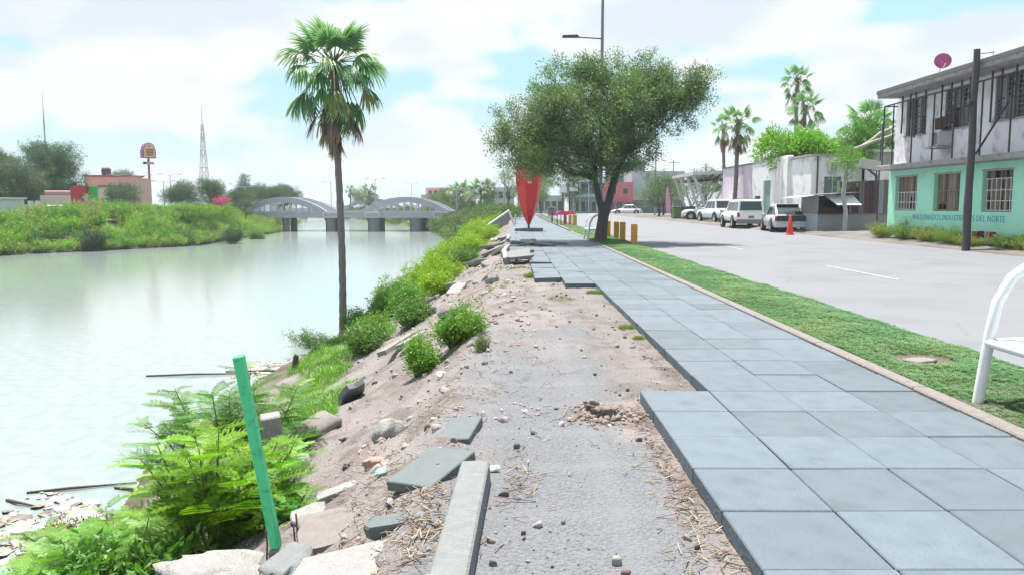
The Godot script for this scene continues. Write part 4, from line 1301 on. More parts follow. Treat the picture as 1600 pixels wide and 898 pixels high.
func near_street() -> void:
	bench("white tubular park bench cut by the right border of the picture", 3.33, 5.6, 3.9)
	bench("white park bench standing behind the trunk of the pavement tree", 2.95, 32.8, 31.2)
	var om := mat("bollardorange", Color(0.62, 0.3, 0.02), 0.55, {"tex": grain("softbol", 0.012, 0.75, 1.0), "scale": 2.0})
	var t := thing("bollard", "nearest of the orange square bollards by the pavement tree", "bollard", V(4.23, 0.0, 27.7), 0.0, "orange bollards along the grass strip")
	obj("post", bx(Vector3(-0.1, -0.05, -0.1), Vector3(0.1, 0.72, 0.1), 0.012), om, t)
	obj("cap", bx(Vector3(-0.085, 0.72, -0.085), Vector3(0.085, 0.735, 0.085), 0.006), om, t)
	var more := [[4.27, 30.9, "middle bollard of the three right of the tree trunk"], [4.25, 32.6, "third orange bollard, left of the middle one beside the trunk"], [4.1, 34.2, "orange bollard half hidden behind the tree trunk"], [4.0, 55.2, "left orange bollard beside the pink bench far down the strip"], [4.36, 55.2, "right orange bollard beside the pink bench far down the strip"], [3.72, 56.0, "orange bollard right behind the legs of the pink bench"]]
	for q in more: copy(t, V(q[0], 0.0, q[1]), 0.0, q[2])
	# lamp pole rising out of the picture
	var lp := thing("lamp_pole", "very tall grey street lamp pole rising behind the pavement tree", "street lamp", V(4.35, 0.0, 39.5))
	var st := begin()
	tube(st, [Vector3(0, -0.1, 0), Vector3(0, 2.4, 0), Vector3(0, 2.5, 0), Vector3(0, 13.5, 0)], [0.13, 0.125, 0.09, 0.06], 12)
	obj("pole", st, mat("polegrey", Color(0.13, 0.17, 0.19), 0.5, {"metal": 0.3}), lp)
	st = begin()
	tube(st, [Vector3(0, 9.35, 0), Vector3(-1.2, 9.42, 0)], [0.035, 0.03], 8)
	obj("arm", st, steel(), lp)
	st = begin()
	prism(st, [Vector2(-1.95, 9.4), Vector2(-1.9, 9.5), Vector2(-1.2, 9.52), Vector2(-1.1, 9.4)], 0.24)
	obj("lamp_head", st, steel(), lp)
	st = begin()
	tube(st, [Vector3(0, 13.4, 0), Vector3(1.8, 13.7, 0)], [0.04, 0.03], 8)
	obj("arm", st, steel(), lp)
	# the red marker on its plinth
	var pl := begin()
	box(pl, V(0.9, 0.04, 43.2), Vector3(1.5, 0.24, 1.4), 0.015)
	tag(obj("plinth", pl, concrete()), "low square concrete plinth on the pavement under the red marker", "plinth")
	var rm := thing("red_marker", "tall glossy red faceted marker balancing on its point", "sculpture", V(0.9, 0.16, 43.2), 0.25)
	st = begin()
	lathe(st, [Vector2(0.05, 0.12), Vector2(0.36, 0.78), Vector2(0.57, 1.5), Vector2(0.69, 2.25), Vector2(0.74, 2.85), Vector2(0.68, 3.25), Vector2(0.4, 3.5), Vector2(0.0, 3.55)], 6, Vector3.ZERO, Basis.IDENTITY, false)
	obj("body", st, mat("markerred", Color(0.55, 0.008, 0.012), 0.4, {"spec": 0.6}), rm)
	st = begin()
	tube(st, [Vector3(0, -0.02, 0), Vector3(0, 0.25, 0)], [0.06, 0.06], 8)
	obj("spike", st, steel(), rm)
	obj("small_plate", bx(Vector3(-0.22, 2.36, 0.57), Vector3(-0.04, 2.46, 0.645)), paint("whitepaint", Color.WHITE), rm)
	# far small things on the strip
	var ring := thing("ring_sign", "round white rimmed disc on a short post far down the grass strip", "sign", V(3.25, 0.0, 65.0))
	st = begin()
	tube(st, [Vector3(0, -0.1, 0), Vector3(0, 0.5, 0)], [0.06, 0.06], 8)
	obj("post", st, steel(), ring)
	st = begin()
	lathe(st, [Vector2(0.0, -0.05), Vector2(0.46, -0.05), Vector2(0.46, 0.05), Vector2(0.0, 0.05)], 24, Vector3(0, 0.85, 0), Basis(Vector3.RIGHT, PI / 2))
	obj("rim", st, paint("whitepaint", Color.WHITE), ring)
	st = begin()
	lathe(st, [Vector2(0.0, -0.07), Vector2(0.31, -0.07), Vector2(0.31, 0.07), Vector2(0.0, 0.07)], 20, Vector3(0, 0.85, 0), Basis(Vector3.RIGHT, PI / 2))
	obj("centre", st, paint("mauve", Color(0.3, 0.17, 0.22)), ring)
	var pk := thing("pink_bench", "bright pink curved bench with thin dark red legs", "bench", V(3.5, 0.0, 55.5))
	var pm := paint("pinkpaint", Color(0.72, 0.06, 0.22), 0.5)
	st = begin()
	prism(st, [Vector2(-0.5, 0.62), Vector2(-0.42, 0.84), Vector2(-0.15, 0.98), Vector2(0.2, 0.95), Vector2(0.62, 1.0), Vector2(0.95, 0.72), Vector2(0.7, 0.74), Vector2(0.2, 0.68), Vector2(-0.2, 0.72)], 0.5)
	obj("seat", st, pm, pk)
	for q in [-0.38, -0.12, 0.1, 0.72]:
		st = begin()
		tube(st, [Vector3(q, -0.05, 0.1), Vector3(q, 0.75, 0.1)], [0.035, 0.03], 6)
		obj("leg", st, paint("darkred", Color(0.16, 0.03, 0.04)), pk)

func hero_tree() -> void:
	R.seed = 77
	var t := thing("pavement_tree", "wide dark green tree with forked trunk beside the pavement", "tree", V(3.38, 0.0, 30.35))
	var bm := bark()
	var st := begin()
	tube(st, [Vector3(0.0, -0.2, 0), Vector3(-0.02, 0.1, 0), Vector3(0.03, 0.6, 0), Vector3(0.12, 1.25, 0)], [0.3, 0.24, 0.2, 0.19], 12, true, 0.06)
	obj("trunk", st, bm, t)
	st = begin()
	tube(st, [Vector3(0.1, 1.0, 0), Vector3(-0.1, 1.6, 0.05), Vector3(-0.25, 2.3, 0.1), Vector3(-0.35, 3.2, 0.0), Vector3(-0.8, 4.2, 0.1)], [0.15, 0.125, 0.11, 0.09, 0.06], 10, true, 0.06)
	obj("limb", st, bm, t)
	st = begin()
	tube(st, [Vector3(0.12, 1.0, 0), Vector3(0.32, 1.7, -0.05), Vector3(0.5, 2.4, -0.1), Vector3(0.8, 3.2, -0.1), Vector3(1.1, 4.2, 0.0)], [0.17, 0.15, 0.13, 0.1, 0.06], 10, true, 0.06)
	obj("limb", st, bm, t)
	# clumps given as metres right of the trunk, height, metres toward the camera, radius
	var sk := [[-3.3, 4.3, 0.3, 0.95], [-2.75, 3.4, 0.8, 1.0], [-3.2, 3.35, -0.6, 0.8], [-1.95, 5.5, 0.2, 0.85], [-2.2, 4.5, 1.2, 1.05], [-1.2, 6.1, -0.3, 0.85], [-1.0, 4.9, 1.6, 1.1], [-1.5, 3.5, 1.5, 0.9], [-0.3, 3.5, 1.2, 0.85], [0.3, 5.3, 1.3, 1.15], [0.9, 6.5, 0.2, 0.85], [1.4, 5.5, 0.8, 1.1], [2.3, 5.8, 0.1, 0.9], [3.1, 5.6, 0.2, 0.75], [3.9, 5.85, 0.0, 0.5], [2.2, 4.7, 0.5, 0.85], [1.2, 4.1, 1.2, 0.9], [0.85, 3.0, 0.6, 0.6], [-0.3, 2.85, 0.2, 0.5], [-2.2, 2.9, 0.3, 0.75], [-2.9, 2.85, 0.2, 0.6], [-1.0, 3.0, -1.0, 0.7], [0.3, 4.2, -1.6, 1.1], [1.6, 4.6, -1.5, 1.1], [-1.6, 4.6, -1.6, 1.2], [0.2, 5.8, -1.2, 1.1], [2.4, 5.4, -1.2, 0.9], [-2.8, 4.2, -1.5, 0.9], [3.0, 4.9, 0.3, 0.5], [3.5, 5.2, -0.3, 0.5], [-3.75, 3.7, 0.2, 0.55], [1.9, 6.5, -0.2, 0.6], [-0.6, 6.5, 0.0, 0.5], [1.35, 3.3, -0.5, 0.7]]
	var clumps := []
	for i in sk.size():
		var q = sk[i]
		var p := Vector3(q[0] * 0.94, q[1] if q[1] < 5.0 else 5.0 + (q[1] - 5.0) * 0.72, q[2])
		var b := begin()
		var from := Vector3(-0.35, 3.2, 0.0) if q[0] < 0.0 else Vector3(0.8, 3.2, -0.1)
		if q[1] < 3.6: from = Vector3(-0.22, 2.3, 0.1) if q[0] < 0.0 else Vector3(0.5, 2.4, -0.1)
		limb(b, from, p + Vector3(0, 0.2, 0), 0.055, 0.012, 0.1, 6)
		for k in 8:
			var out := Vector3(R.randf_range(-1, 1), R.randf_range(-0.8, 1.0), R.randf_range(-1, 1)).normalized()
			var c: Vector3 = p + out * q[3] * R.randf_range(0.55, 1.05)
			limb(b, p + out * 0.1, c, 0.016, 0.005, 0.1, 4)
			clumps.append([c, Vector3(1.0, 0.75, 1.0) * q[3] * R.randf_range(0.24, 0.42)])
		obj("branch", b, bm, t)
	for i in 120:
		var q = sk[R.randi() % sk.size()]
		var out := Vector3(R.randf_range(-1, 1), R.randf_range(-0.4, 1.0), R.randf_range(-1, 1)).normalized()
		clumps.append([Vector3(q[0] * 0.94, q[1] if q[1] < 5.0 else 5.0 + (q[1] - 5.0) * 0.72, q[2]) + out * q[3] * R.randf_range(0.95, 1.25), Vector3(0.8, 1.2, 0.8) * R.randf_range(0.1, 0.22)])
	crown(t, clumps, 390.0, 0.5, Color(0.1, 0.15, 0.085), 0, 0.45, "crown", -0.03)

func window_bars(parent: Node, x: float, d0: float, d1: float, y0: float, y1: float, n: int, rows: Array, m: Material, r := 0.011) -> void:
	for k in n:
		var d := lerpf(d0, d1, (k + 0.5) / n)
		var st := begin()
		bar(st, V(x, y0, d), V(x, y1, d), r * 2, r * 2)
		obj("bar", st, m, parent)
	for y in rows:
		var st := begin()
		bar(st, V(x + 0.012, y, d0), V(x + 0.012, y, d1), r * 2.2, r * 2.2)
		obj("bar", st, m, parent)

func green_building() -> void:
	R.seed = 9
	var b := thing("green_building", "two storey building, mint green below and stained white above", "building")
	var mint := plaster("mint", Color(0.42, 0.86, 0.66), Color(0.72, 0.75, 0.72), 0.12, 0.22)
	var wh := plaster("upperwhite", Color(0.86, 0.83, 0.89), Color(0.45, 0.36, 0.37), 0.2, 0.22)
	var grey := plaster("slabgrey", Color(0.36, 0.34, 0.34), Color(0.5, 0.47, 0.46), 0.4, 0.5)
	var st := begin()
	face(st, V(15.3, 0.0, 32.7), Vector3.BACK, Vector3.UP, 14.5, 2.75, 0.22, [[0.6, 1.17, 2.3, 2.48], [3.5, 1.17, 5.2, 2.48], [6.5, 1.17, 8.1, 2.48], [10.0, 1.17, 11.6, 2.48]])
	obj("ground_floor_wall", st, mint, b)
	st = begin()
	face(st, V(15.34, 2.95, 32.45), Vector3.BACK, Vector3.UP, 14.25, 2.6, 0.2, [[0.85, 1.1, 2.4, 2.45], [3.65, 1.1, 5.2, 2.45], [6.6, 1.1, 8.15, 2.45]])
	obj("upper_wall", st, wh, b)
	obj("end_wall", bx(V(15.56, 2.95, 32.44), V(22.0, 5.55, 32.2)), wh, b)
	obj("end_wall", bx(V(15.53, 0.0, 32.69), V(22.0, 2.74, 32.4)), mint, b)
	obj("back_wall", bx(V(21.7, 0.0, 32.1), V(22.0, 5.55, 18.2)), wh, b)
	obj("end_wall", bx(V(15.53, 0.0, 18.5), V(21.7, 5.55, 18.2)), wh, b)
	obj("inner_wall", bx(V(17.3, 0.0, 32.1), V(17.4, 5.55, 18.5)), wh, b)
	obj("upper_floor", bx(V(14.72, 2.755, 32.62), V(21.69, 2.945, 18.1), 0.02), grey, b)
	var rf := obj("roof", bx(V(14.42, 5.555, 32.15), V(22.3, 5.78, 18.0), 0.02), grey, b)
	obj("roof_edge", bx(V(14.4, 5.7, 32.19), V(14.5, 5.85, 18.0), 0.012), mat("edgegrey", Color(0.17, 0.165, 0.17), 0.9, {"tex": grain("kerbtone", 0.02, 0.68, 1.0), "scale": 0.8}), rf)
	# ground floor windows: boards behind white bars
	var wood := []
	for k in 4: wood.append(mat("board%d" % k, [Color(0.26, 0.19, 0.14), Color(0.2, 0.15, 0.12), Color(0.32, 0.27, 0.23), Color(0.17, 0.12, 0.1)][k], 0.85, {"tex": grain("woodtone", 0.03, 0.6, 1.0), "scale": 1.6}))
	var wb := paint("barwhite", Color(0.7, 0.7, 0.72), 0.5)
	var lower := [[32.1, 30.4, 0.46], [29.2, 27.5, 1.0], [26.2, 24.6, 0.8]]
	for i in 3:
		var q = lower[i]
		var w := Node3D.new()
		w.name = "window"
		b.add_child(w, true)
		obj("frame", bx(V(15.38, 1.17, q[0]), V(15.46, 1.23, q[1])), wood[2], w)
		var n := 11
		for k in n:
			var d0 := lerpf(q[0], q[1], float(k) / n)
			var d1 := lerpf(q[0], q[1], (k + 0.9) / n)
			var low := 1.2
			var high := 2.48
			if i == 0 and k in [4, 6]: low = 1.6 + 0.2 * R.randf()
			if i == 1 and k in [1, 2, 3]: low = [1.2, 1.42, 1.5, 1.4][k]
			if i == 2 and k in [3, 4, 7]: high = 2.25
			if i == 2 and k in [1, 5, 8]: low = 1.5 + 0.3 * R.randf()
			var off := R.randf_range(0.0, 0.03)
			obj("plank", bx(V(15.43 + off, low, d0), V(15.46 + off, high, d1)), wood[R.randi() % 4], w)
		if i != 1:
			window_bars(w, 15.36, q[0] - 0.06, q[1] + 0.06, 1.2, [1.9, 0.0, 2.25][i], 7 if i == 0 else 6, [1.22, 1.5, 1.88] if i == 0 else [1.22, 1.52, 1.86, 2.22], wb)
		else:
			window_bars(w, 15.36, q[0] - 0.1, q[1] + 0.1, 1.2, 1.9, 5, [1.9], wood[2])
		obj("lintel", bx(V(15.29, 2.485, q[0] + 0.06), V(15.4, 2.53, q[1] - 0.06)), grey, w)
	# upper windows: louvred metal frames with dark panes
	var fr := mat("oldframe", Color(0.3, 0.29, 0.3), 0.7)
	for i in 3:
		var d0: float = [31.6, 28.8, 25.85][i]
		var w := Node3D.new()
		w.name = "window"
		b.add_child(w, true)
		for c in 3:
			var a := d0 - 0.03 - c * 0.517
			for r in 2:
				if i == 1 and r == 0 and c < 2: continue
				obj("pane", bx(V(15.44, 4.08 + r * 0.68, a), V(15.45, 4.7 + r * 0.66, a - 0.47)), glass() if (c + r + i) % 3 else mat("dustypane", Color(0.2, 0.24, 0.25), 0.3), w)
			st = begin()
			for k in 9: box(st, V(15.42, 4.14 + k * 0.15, a - 0.235), Vector3(0.05, 0.012, 0.46))
			obj("louvres", st, fr, w).set_meta("kind", "stuff")
		for c in 4: obj("mullion", bx(V(15.36, 4.05, d0 - c * 0.517 + 0.02), V(15.46, 5.4, d0 - c * 0.517 - 0.02)), fr, w)
		obj("sill", bx(V(15.28, 4.0, d0 + 0.05), V(15.45, 4.05, d0 - 1.6)), grey, w)
	# steel rack standing on the slab
	for d in [32.3, 31.5, 30.0, 28.5, 27.2, 25.6, 24.1, 22.5, 21.0]:
		st = begin()
		bar(st, V(14.8, 2.94, d), V(14.8, 5.25, d), 0.04, 0.04)
		obj("rack_post", st, steel(), b)
	for d in [30.9, 30.3, 29.9, 29.2, 28.1, 27.5, 26.9, 26.4, 25.2, 24.7, 24.0, 23.5]:
		st = begin()
		bar(st, V(14.84, 3.95 + R.randf_range(-0.1, 0.15), d), V(14.84, 5.5, d), 0.045, 0.045)
		obj("rack_bar", st, steel(), b)
	st = begin()
	bar(st, V(14.8, 5.27, 32.3), V(14.8, 5.27, 19.0), 0.04, 0.045)
	bar(st, V(14.8, 5.272, 32.3), V(15.33, 5.272, 32.3), 0.04, 0.04)
	obj("rack_rail", st, steel(), b)
	st = begin()
	bar(st, V(14.77, 3.0, 25.75), V(14.77, 4.45, 24.2), 0.05, 0.04)
	obj("rack_brace", st, steel(), b)
	# cloth over the middle window
	st = begin()
	prism(st, [Vector2(0, 0.42), Vector2(0.02, 0.03), Vector2(0.5, 0.0), Vector2(1.0, 0.1), Vector2(1.25, 0.3), Vector2(1.2, 0.78), Vector2(1.0, 0.78), Vector2(0.95, 0.42), Vector2(0.5, 0.45)], 0.04, V(15.1, 4.02, 28.95), Basis(Vector3.BACK, Vector3.UP, Vector3.RIGHT))
	obj("brown_sheet", st, mat("browncloth", Color(0.06, 0.035, 0.035), 0.9), b, Transform3D.IDENTITY)
	# the writing
	var tm := TextMesh.new()
	tm.text = "MAQUINADOS INDUSTRIALES DEL NORTE"
	var f := SystemFont.new()
	f.font_names = PackedStringArray(["Droid Sans"])
	tm.font = f
	tm.font_size = 32
	tm.pixel_size = 0.01
	tm.depth = 0.006
	var tw := tm.get_aabb().size
	var tb := Basis(Vector3.BACK * (5.75 / tw.x), Vector3.UP * (0.24 / tw.y), Vector3.LEFT)
	put("lettering", tm, mat("bluepaint", Color(0.02, 0.25, 0.42), 0.7), b, Transform3D(tb, V(15.297, 0.94, 27.75)))
	# things on it
	var ac := thing("air_conditioner", "boxy white air conditioner under the middle upper window", "air conditioner", V(15.34, 3.35, 28.55))
	obj("casing", bx(Vector3(-0.5, 0.1, -0.33), Vector3(0.05, 0.6, 0.33), 0.015), paint("acwhite", Color(0.55, 0.55, 0.56), 0.6), ac)
	st = begin()
	for k in 10: box(st, Vector3(-0.505, 0.17 + k * 0.04, 0.1), Vector3(0.02, 0.014, 0.4))
	obj("grille", st, steel(), ac).set_meta("kind", "stuff")
	obj("shelf", bx(Vector3(-0.55, 0.02, -0.4), Vector3(0.0, 0.09, 0.4)), grey, ac)
	var dish := thing("satellite_dish", "round purple satellite dish on the roof of the green building", "satellite dish", V(15.8, 5.78, 30.0))
	st = begin()
	var db := Basis(Vector3.UP, -0.35) * Basis(Vector3.RIGHT, 1.35)
	lathe(st, [Vector2(0.0, -0.06), Vector2(0.15, -0.045), Vector2(0.29, 0.0), Vector2(0.29, 0.02), Vector2(0.15, -0.025), Vector2(0.0, -0.04)], 28, Vector3(0, 0.86, 0), db)
	obj("dish", st, paint("dishpurple", Color(0.36, 0.06, 0.19), 0.5), dish)
	st = begin()
	tube(st, [Vector3(0, 0, -0.05), Vector3(-0.05, 0.5, -0.1), Vector3(0, 0.84, -0.05)], [0.025, 0.025, 0.025], 8)
	obj("mast", st, paint("whitepaint", Color.WHITE), dish)
	st = begin()
	tube(st, [Vector3(0, 0.62, 0.06), Vector3(-0.06, 0.72, 0.3)], [0.015, 0.015], 6)
	obj("arm", st, paint("whitepaint", Color.WHITE), dish)
	var up := thing("utility_pole", "dark weathered wooden utility pole before the green building", "utility pole", V(14.25, 0.0, 25.1))
	st = begin()
	var pp := []
	var pr := []
	for k in 13:
		pp.append(Vector3(0.012 * sin(k * 1.3), -0.2 + k * 0.528, 0.01 * cos(k * 1.7)))
		pr.append(0.125 - 0.0028 * k)
	tube(st, pp, pr, 12, true, 0.04)
	obj("pole", st, mat("polewood", Color(0.12, 0.105, 0.125), 0.9, {"tex": grain("palmtex", 0.02, 0.45, 1.0), "scale": 2.2, "bump": height("barkbump", 0.045), "cm": 1.5}), up)
	obj("bracket", bx(Vector3(-0.2, 4.45, -0.1), Vector3(-0.06, 4.6, 0.1), 0.01), steel(), up)
	st = begin()
	tube(st, [Vector3(0.1, 6.0, 0), Vector3(0.55, 6.05, 0)], [0.012, 0.012], 6)
	tube(st, [Vector3(0.5, 5.75, 0.0), Vector3(0.5, 6.1, 0.0)], [0.008, 0.008], 6)
	obj("crossbar", st, steel(), up)
	st = begin()
	tube(st, [Vector3(-0.12, 4.6, 0.02), Vector3(-0.3, 5.2, 0.3), Vector3(-0.08, 5.9, 0.0)], [0.01, 0.01, 0.01], 5)
	obj("loose_cable", st, steel(), up)
	for k in 2:
		st = begin()
		for r in 3:
			for c in 2: box(st, Vector3(-0.08 + c * 0.16, 0.05 + r * 0.1, 0), Vector3(0.15, 0.09, 0.2), 0.006)
		var o := obj("brick_pile", st, mat("redbrick", Color(0.24, 0.07, 0.06), 0.9, {"tex": grain("kerbtone", 0.02, 0.68, 1.0), "scale": 2.0}), null, Transform3D(Basis(Vector3.UP, 0.3 + k), V([15.0, 15.0][k], 0.26, [25.75, 25.05][k])))
		tag(o, ["left of two small dark red brick piles at the green wall", "right of two small dark red brick piles at the green wall"][k], "bricks")
	var wd := [[14.85, 32.2, 0.4, 0.75, "dry yellowish weeds at the left corner of the green wall"], [14.9, 30.4, 0.45, 0.9, "tall weeds under the left barred window"], [14.85, 28.6, 0.4, 0.7, "weeds under the middle boarded window"], [14.8, 27.0, 0.4, 0.75, "green weeds just left of the utility pole"], [14.8, 26.0, 0.3, 0.4, "short weeds behind the utility pole"], [14.9, 24.0, 0.4, 0.55, "green weeds right of the brick piles"], [14.9, 22.9, 0.4, 0.5, "weeds at the right border under the green wall"]]
	for i in wd.size():
		var q = wd[i]
		bush("wall_weeds", q[4], V(q[0], 0.12, q[1]), Vector3(q[2] * 0.9, q[3] * 0.6, 1.1), [Color(0.17, 0.19, 0.05), Color(0.12, 0.19, 0.04)][i % 2], 90 + i, {"category": "weeds", "leaf": 0.17, "stems": 46, "leaves": 9, "kind": 1, "stem": 0.006})

func wall_box(parent: Node, called: String, m: Material, x0: float, x1: float, d0: float, d1: float, y1: float, y0 := -0.1) -> MeshInstance3D:
	return obj(called, bx(V(x0, y0, d0), V(x1, y1, d1)), m, parent)

func street_buildings() -> void:
	R.seed = 15
	var wh := plaster("housewhite", Color(0.82, 0.82, 0.84), Color(0.5, 0.48, 0.46), 0.16, 0.17)
	var lav := plaster("lavender", Color(0.68, 0.57, 0.67), Color(0.75, 0.7, 0.72), 0.15, 0.2)
	var rough := plaster("roughgrey", Color(0.36, 0.36, 0.37), Color(0.4, 0.38, 0.37), 0.6, 0.4)
	var dark := glass()
	# kiosk
	var k := thing("street_kiosk", "grey sheet metal food kiosk with raised white flap", "kiosk", V(15.2, 0.0, 40.0))
	var galv := mat("galvanised", Color(0.3, 0.31, 0.33), 0.6, {"metal": 0.25, "tex": grain("galvtone", 0.05, 0.5, 1.0, FastNoiseLite.TYPE_CELLULAR, 2), "scale": 1.2})
	obj("side_panel", bx(Vector3(0, 0, -2.3), Vector3(0.05, 0.95, 0), 0.006), mat("kioskblue", Color(0.36, 0.44, 0.52), 0.55, {"tex": grain("softk", 0.012, 0.8, 1.0), "scale": 0.7}), k)
	obj("side_panel", bx(Vector3(0.03, 0.95, -2.3), Vector3(0.07, 1.85, 0)), galv, k)
	obj("front_panel", bx(Vector3(0.05, 0, -0.05), Vector3(1.7, 0.93, 0.0), 0.006), galv, k)
	obj("counter", bx(Vector3(0.03, 0.94, -0.35), Vector3(1.75, 0.99, 0.12), 0.008), steel(), k)
	obj("back_panel", bx(Vector3(0.05, 0, -2.3), Vector3(1.7, 1.85, -2.25)), galv, k)
	obj("side_panel", bx(Vector3(1.65, 0, -2.25), Vector3(1.7, 1.85, -0.05)), galv, k)
	var st := begin()
	prism(st, [Vector2(-0.1, 1.86), Vector2(1.9, 1.98), Vector2(1.9, 2.02), Vector2(-0.1, 1.9)], 3.0, Vector3(0, 0, -1.1))
	obj("roof", st, mat("kioskroof", Color(0.14, 0.15, 0.17), 0.5), k)
	st = begin()
	prism(st, [Vector2(-1.0, 1.72), Vector2(0.05, 1.87), Vector2(0.05, 1.9), Vector2(-1.0, 1.75)], 2.2, Vector3(0, 0, -1.2))
	obj("side_awning", st, paint("whitepaint", Color.WHITE), k)
	st = begin()
	quad(st, Vector3(0.35, 1.86, 0.02), Vector3(1.75, 1.86, 0.02), Vector3(1.95, 1.4, 0.62), Vector3(0.75, 1.4, 0.62), Vector3(1, 1, -1))
	quad(st, Vector3(0.35, 1.83, 0.02), Vector3(1.75, 1.83, 0.02), Vector3(1.95, 1.37, 0.62), Vector3(0.75, 1.37, 0.62), Vector3(1, 3, 1))
	quad(st, Vector3(1.95, 1.4, 0.62), Vector3(0.75, 1.4, 0.62), Vector3(0.75, 1.37, 0.62), Vector3(1.95, 1.37, 0.62), Vector3(1, 1.4, 0))
	obj("flap", st, paint("whitepaint", Color.WHITE), k)
	obj("shelf", bx(Vector3(0.1, 1.0, -1.4), Vector3(1.6, 1.25, -0.9)), mat("redshelf", Color(0.18, 0.05, 0.05), 0.7), k)
	# rusty sheet gate
	var g := thing("sheet_gate", "rusty purple corrugated sheet gate with grey base", "gate", V(16.7, 0.05, 41.0))
	var rusts := [mat("rustsheet0", Color(0.15, 0.075, 0.085), 0.8, {"tex": grain("rusttone", 0.03, 0.45, 1.0), "scale": 1.4}), mat("rustsheet1", Color(0.23, 0.19, 0.21), 0.7, {"tex": grain("rusttone", 0.03, 0.45, 1.0), "scale": 1.1}), mat("rustsheet2", Color(0.36, 0.42, 0.46), 0.6, {"tex": grain("galvtone", 0.05, 0.5, 1.0), "scale": 1.1}), mat("rustsheet3", Color(0.09, 0.05, 0.065), 0.8, {"tex": grain("rusttone", 0.03, 0.45, 1.0), "scale": 1.7})]
	var order := [3, 0, 0, 3, 1, 0, 3, 0, 2, 1, 1]
	for i in 11:
		st = begin()
		for j in 3: tube(st, [Vector3(0.05 + i * 0.245 + j * 0.085, 0.86, 0.01), Vector3(0.05 + i * 0.245 + j * 0.085, 2.5 + 0.012 * i, 0.01)], [0.045, 0.045], 6, true)
		obj("sheet", st, rusts[order[i]], g)
	obj("base_panel", bx(Vector3(0, 0.02, -0.02), Vector3(2.75, 0.86, 0.03), 0.006), galv, g)
	obj("rail", bx(Vector3(0, 0.84, 0.035), Vector3(2.75, 0.91, 0.075)), rusts[1], g)
	obj("gate_post", bx(Vector3(2.75, -0.1, -0.06), Vector3(2.9, 2.7, 0.06)), rusts[3], g)
	obj("gate_post", bx(Vector3(-0.12, -0.1, -0.06), Vector3(0.0, 2.55, 0.06)), galv, g)
	# hanging board
	var hb := thing("hanging_board", "blank pale board hanging tilted from a bracket over the gate", "sign", V(15.75, 0.0, 35.5))
	st = begin()
	box(st, Vector3(0, 3.15, 0), Vector3(0.95, 0.42, 0.05), 0.005, Basis(Vector3.BACK, -0.16))
	obj("board", st, paint("boardgrey", Color(0.42, 0.4, 0.39), 0.7), hb)
	st = begin()
	bar(st, Vector3(-0.5, 3.0, 0.03), Vector3(0.45, 2.85, 0.03), 0.03, 0.03)
	tube(st, [Vector3(0.28, 2.9, 0.0), Vector3(0.3, 2.7, 0.0), Vector3(0.55, 2.62, -0.3)], [0.03, 0.03, 0.03], 6)
	obj("bracket", st, steel(), hb)
	st = begin()
	tube(st, [Vector3(0.55, 0.1, -0.3), Vector3(0.55, 2.9, -0.3), Vector3(0.62, 5.0, -0.3)], [0.04, 0.035, 0.03], 8)
	obj("post", st, steel(), hb)
	# white house with air conditioner, facing the camera
	var h := thing("white_house", "stained white flat roofed house behind the kiosk", "house")
	st = begin()
	face(st, V(17.15, 0.0, 46.2), Vector3.RIGHT, Vector3.UP, 2.9, 4.15, 0.25, [[0.75, 1.75, 1.75, 3.0]])
	obj("wall", st, wh, h)
	wall_box(h, "wall", wh, 17.15, 17.4, 46.46, 56.0, 4.14)
	wall_box(h, "wall", wh, 20.06, 24.0, 45.6, 45.9, 3.6)
	obj("parapet", bx(V(17.05, 4.15, 46.1), V(20.1, 4.28, 56.0)), rough, h)
	obj("upper_block", bx(V(20.3, 3.6, 45.7), V(24.0, 4.35, 52.0)), plaster("blockgrey", Color(0.42, 0.41, 0.4), Color(0.6, 0.58, 0.56), 0.4, 0.3), h)
	obj("block_roof", bx(V(20.1, 4.35, 45.5), V(24.2, 4.5, 52.2)), wh, h)
	var w := Node3D.new()
	w.name = "window"
	h.add_child(w, true)
	for c in 2: obj("pane", bx(V(17.93 + c * 0.5, 1.78, 46.33), V(18.39 + c * 0.5, 2.97, 46.36)), mat("bluepane", Color(0.08, 0.13, 0.16), 0.15), w)
	for c in 3: obj("mullion", bx(V(17.88 + c * 0.5, 1.75, 46.25), V(17.93 + c * 0.5, 3.0, 46.38)), paint("acwhite", Color.WHITE), w)
	obj("pipe", bx(V(17.45, 0.0, 46.12), V(17.52, 4.9, 46.18)), steel(), h)
	var ac := thing("air_conditioner", "small window air conditioner on the white house above its window", "air conditioner", V(18.45, 3.3, 46.2))
	obj("casing", bx(Vector3(-0.42, 0, -0.1), Vector3(0.2, 0.55, 0.35), 0.015), paint("acwhite", Color.WHITE), ac)
	st = begin()
	for q in 8: box(st, Vector3(-0.16, 0.08 + q * 0.055, 0.355), Vector3(0.32, 0.02, 0.02))
	obj("grille", st, steel(), ac).set_meta("kind", "stuff")
	# the long white building along the road
	var l := thing("long_building", "long low pale building with green door, lavender at its far end", "building")
	st = begin()
	face(st, V(17.0, 0.0, 57.0), Vector3.BACK, Vector3.UP, 7.4, 4.2, 0.25, [[2.55, 0.1, 4.1, 3.0]])
	obj("wall", st, wh, l)
	wall_box(l, "end_wall", rough, 17.26, 18.75, 49.6, 49.9, 4.19)
	wall_box(l, "pilaster", wh, 16.93, 17.3, 49.58, 49.95, 4.3)
	wall_box(l, "lavender_wall", lav, 17.02, 17.3, 57.01, 65.0, 4.25)
	wall_box(l, "back_wall", wh, 24.0, 24.3, 49.6, 65.0, 4.0)
	obj("roof", bx(V(17.26, 3.9, 49.92), V(24.0, 4.0, 65.0)), rough, l)
	obj("coping", bx(V(16.95, 4.26, 57.0), V(17.4, 4.34, 65.0)), mat("copingbrown", Color(0.14, 0.09, 0.08), 0.9), l)
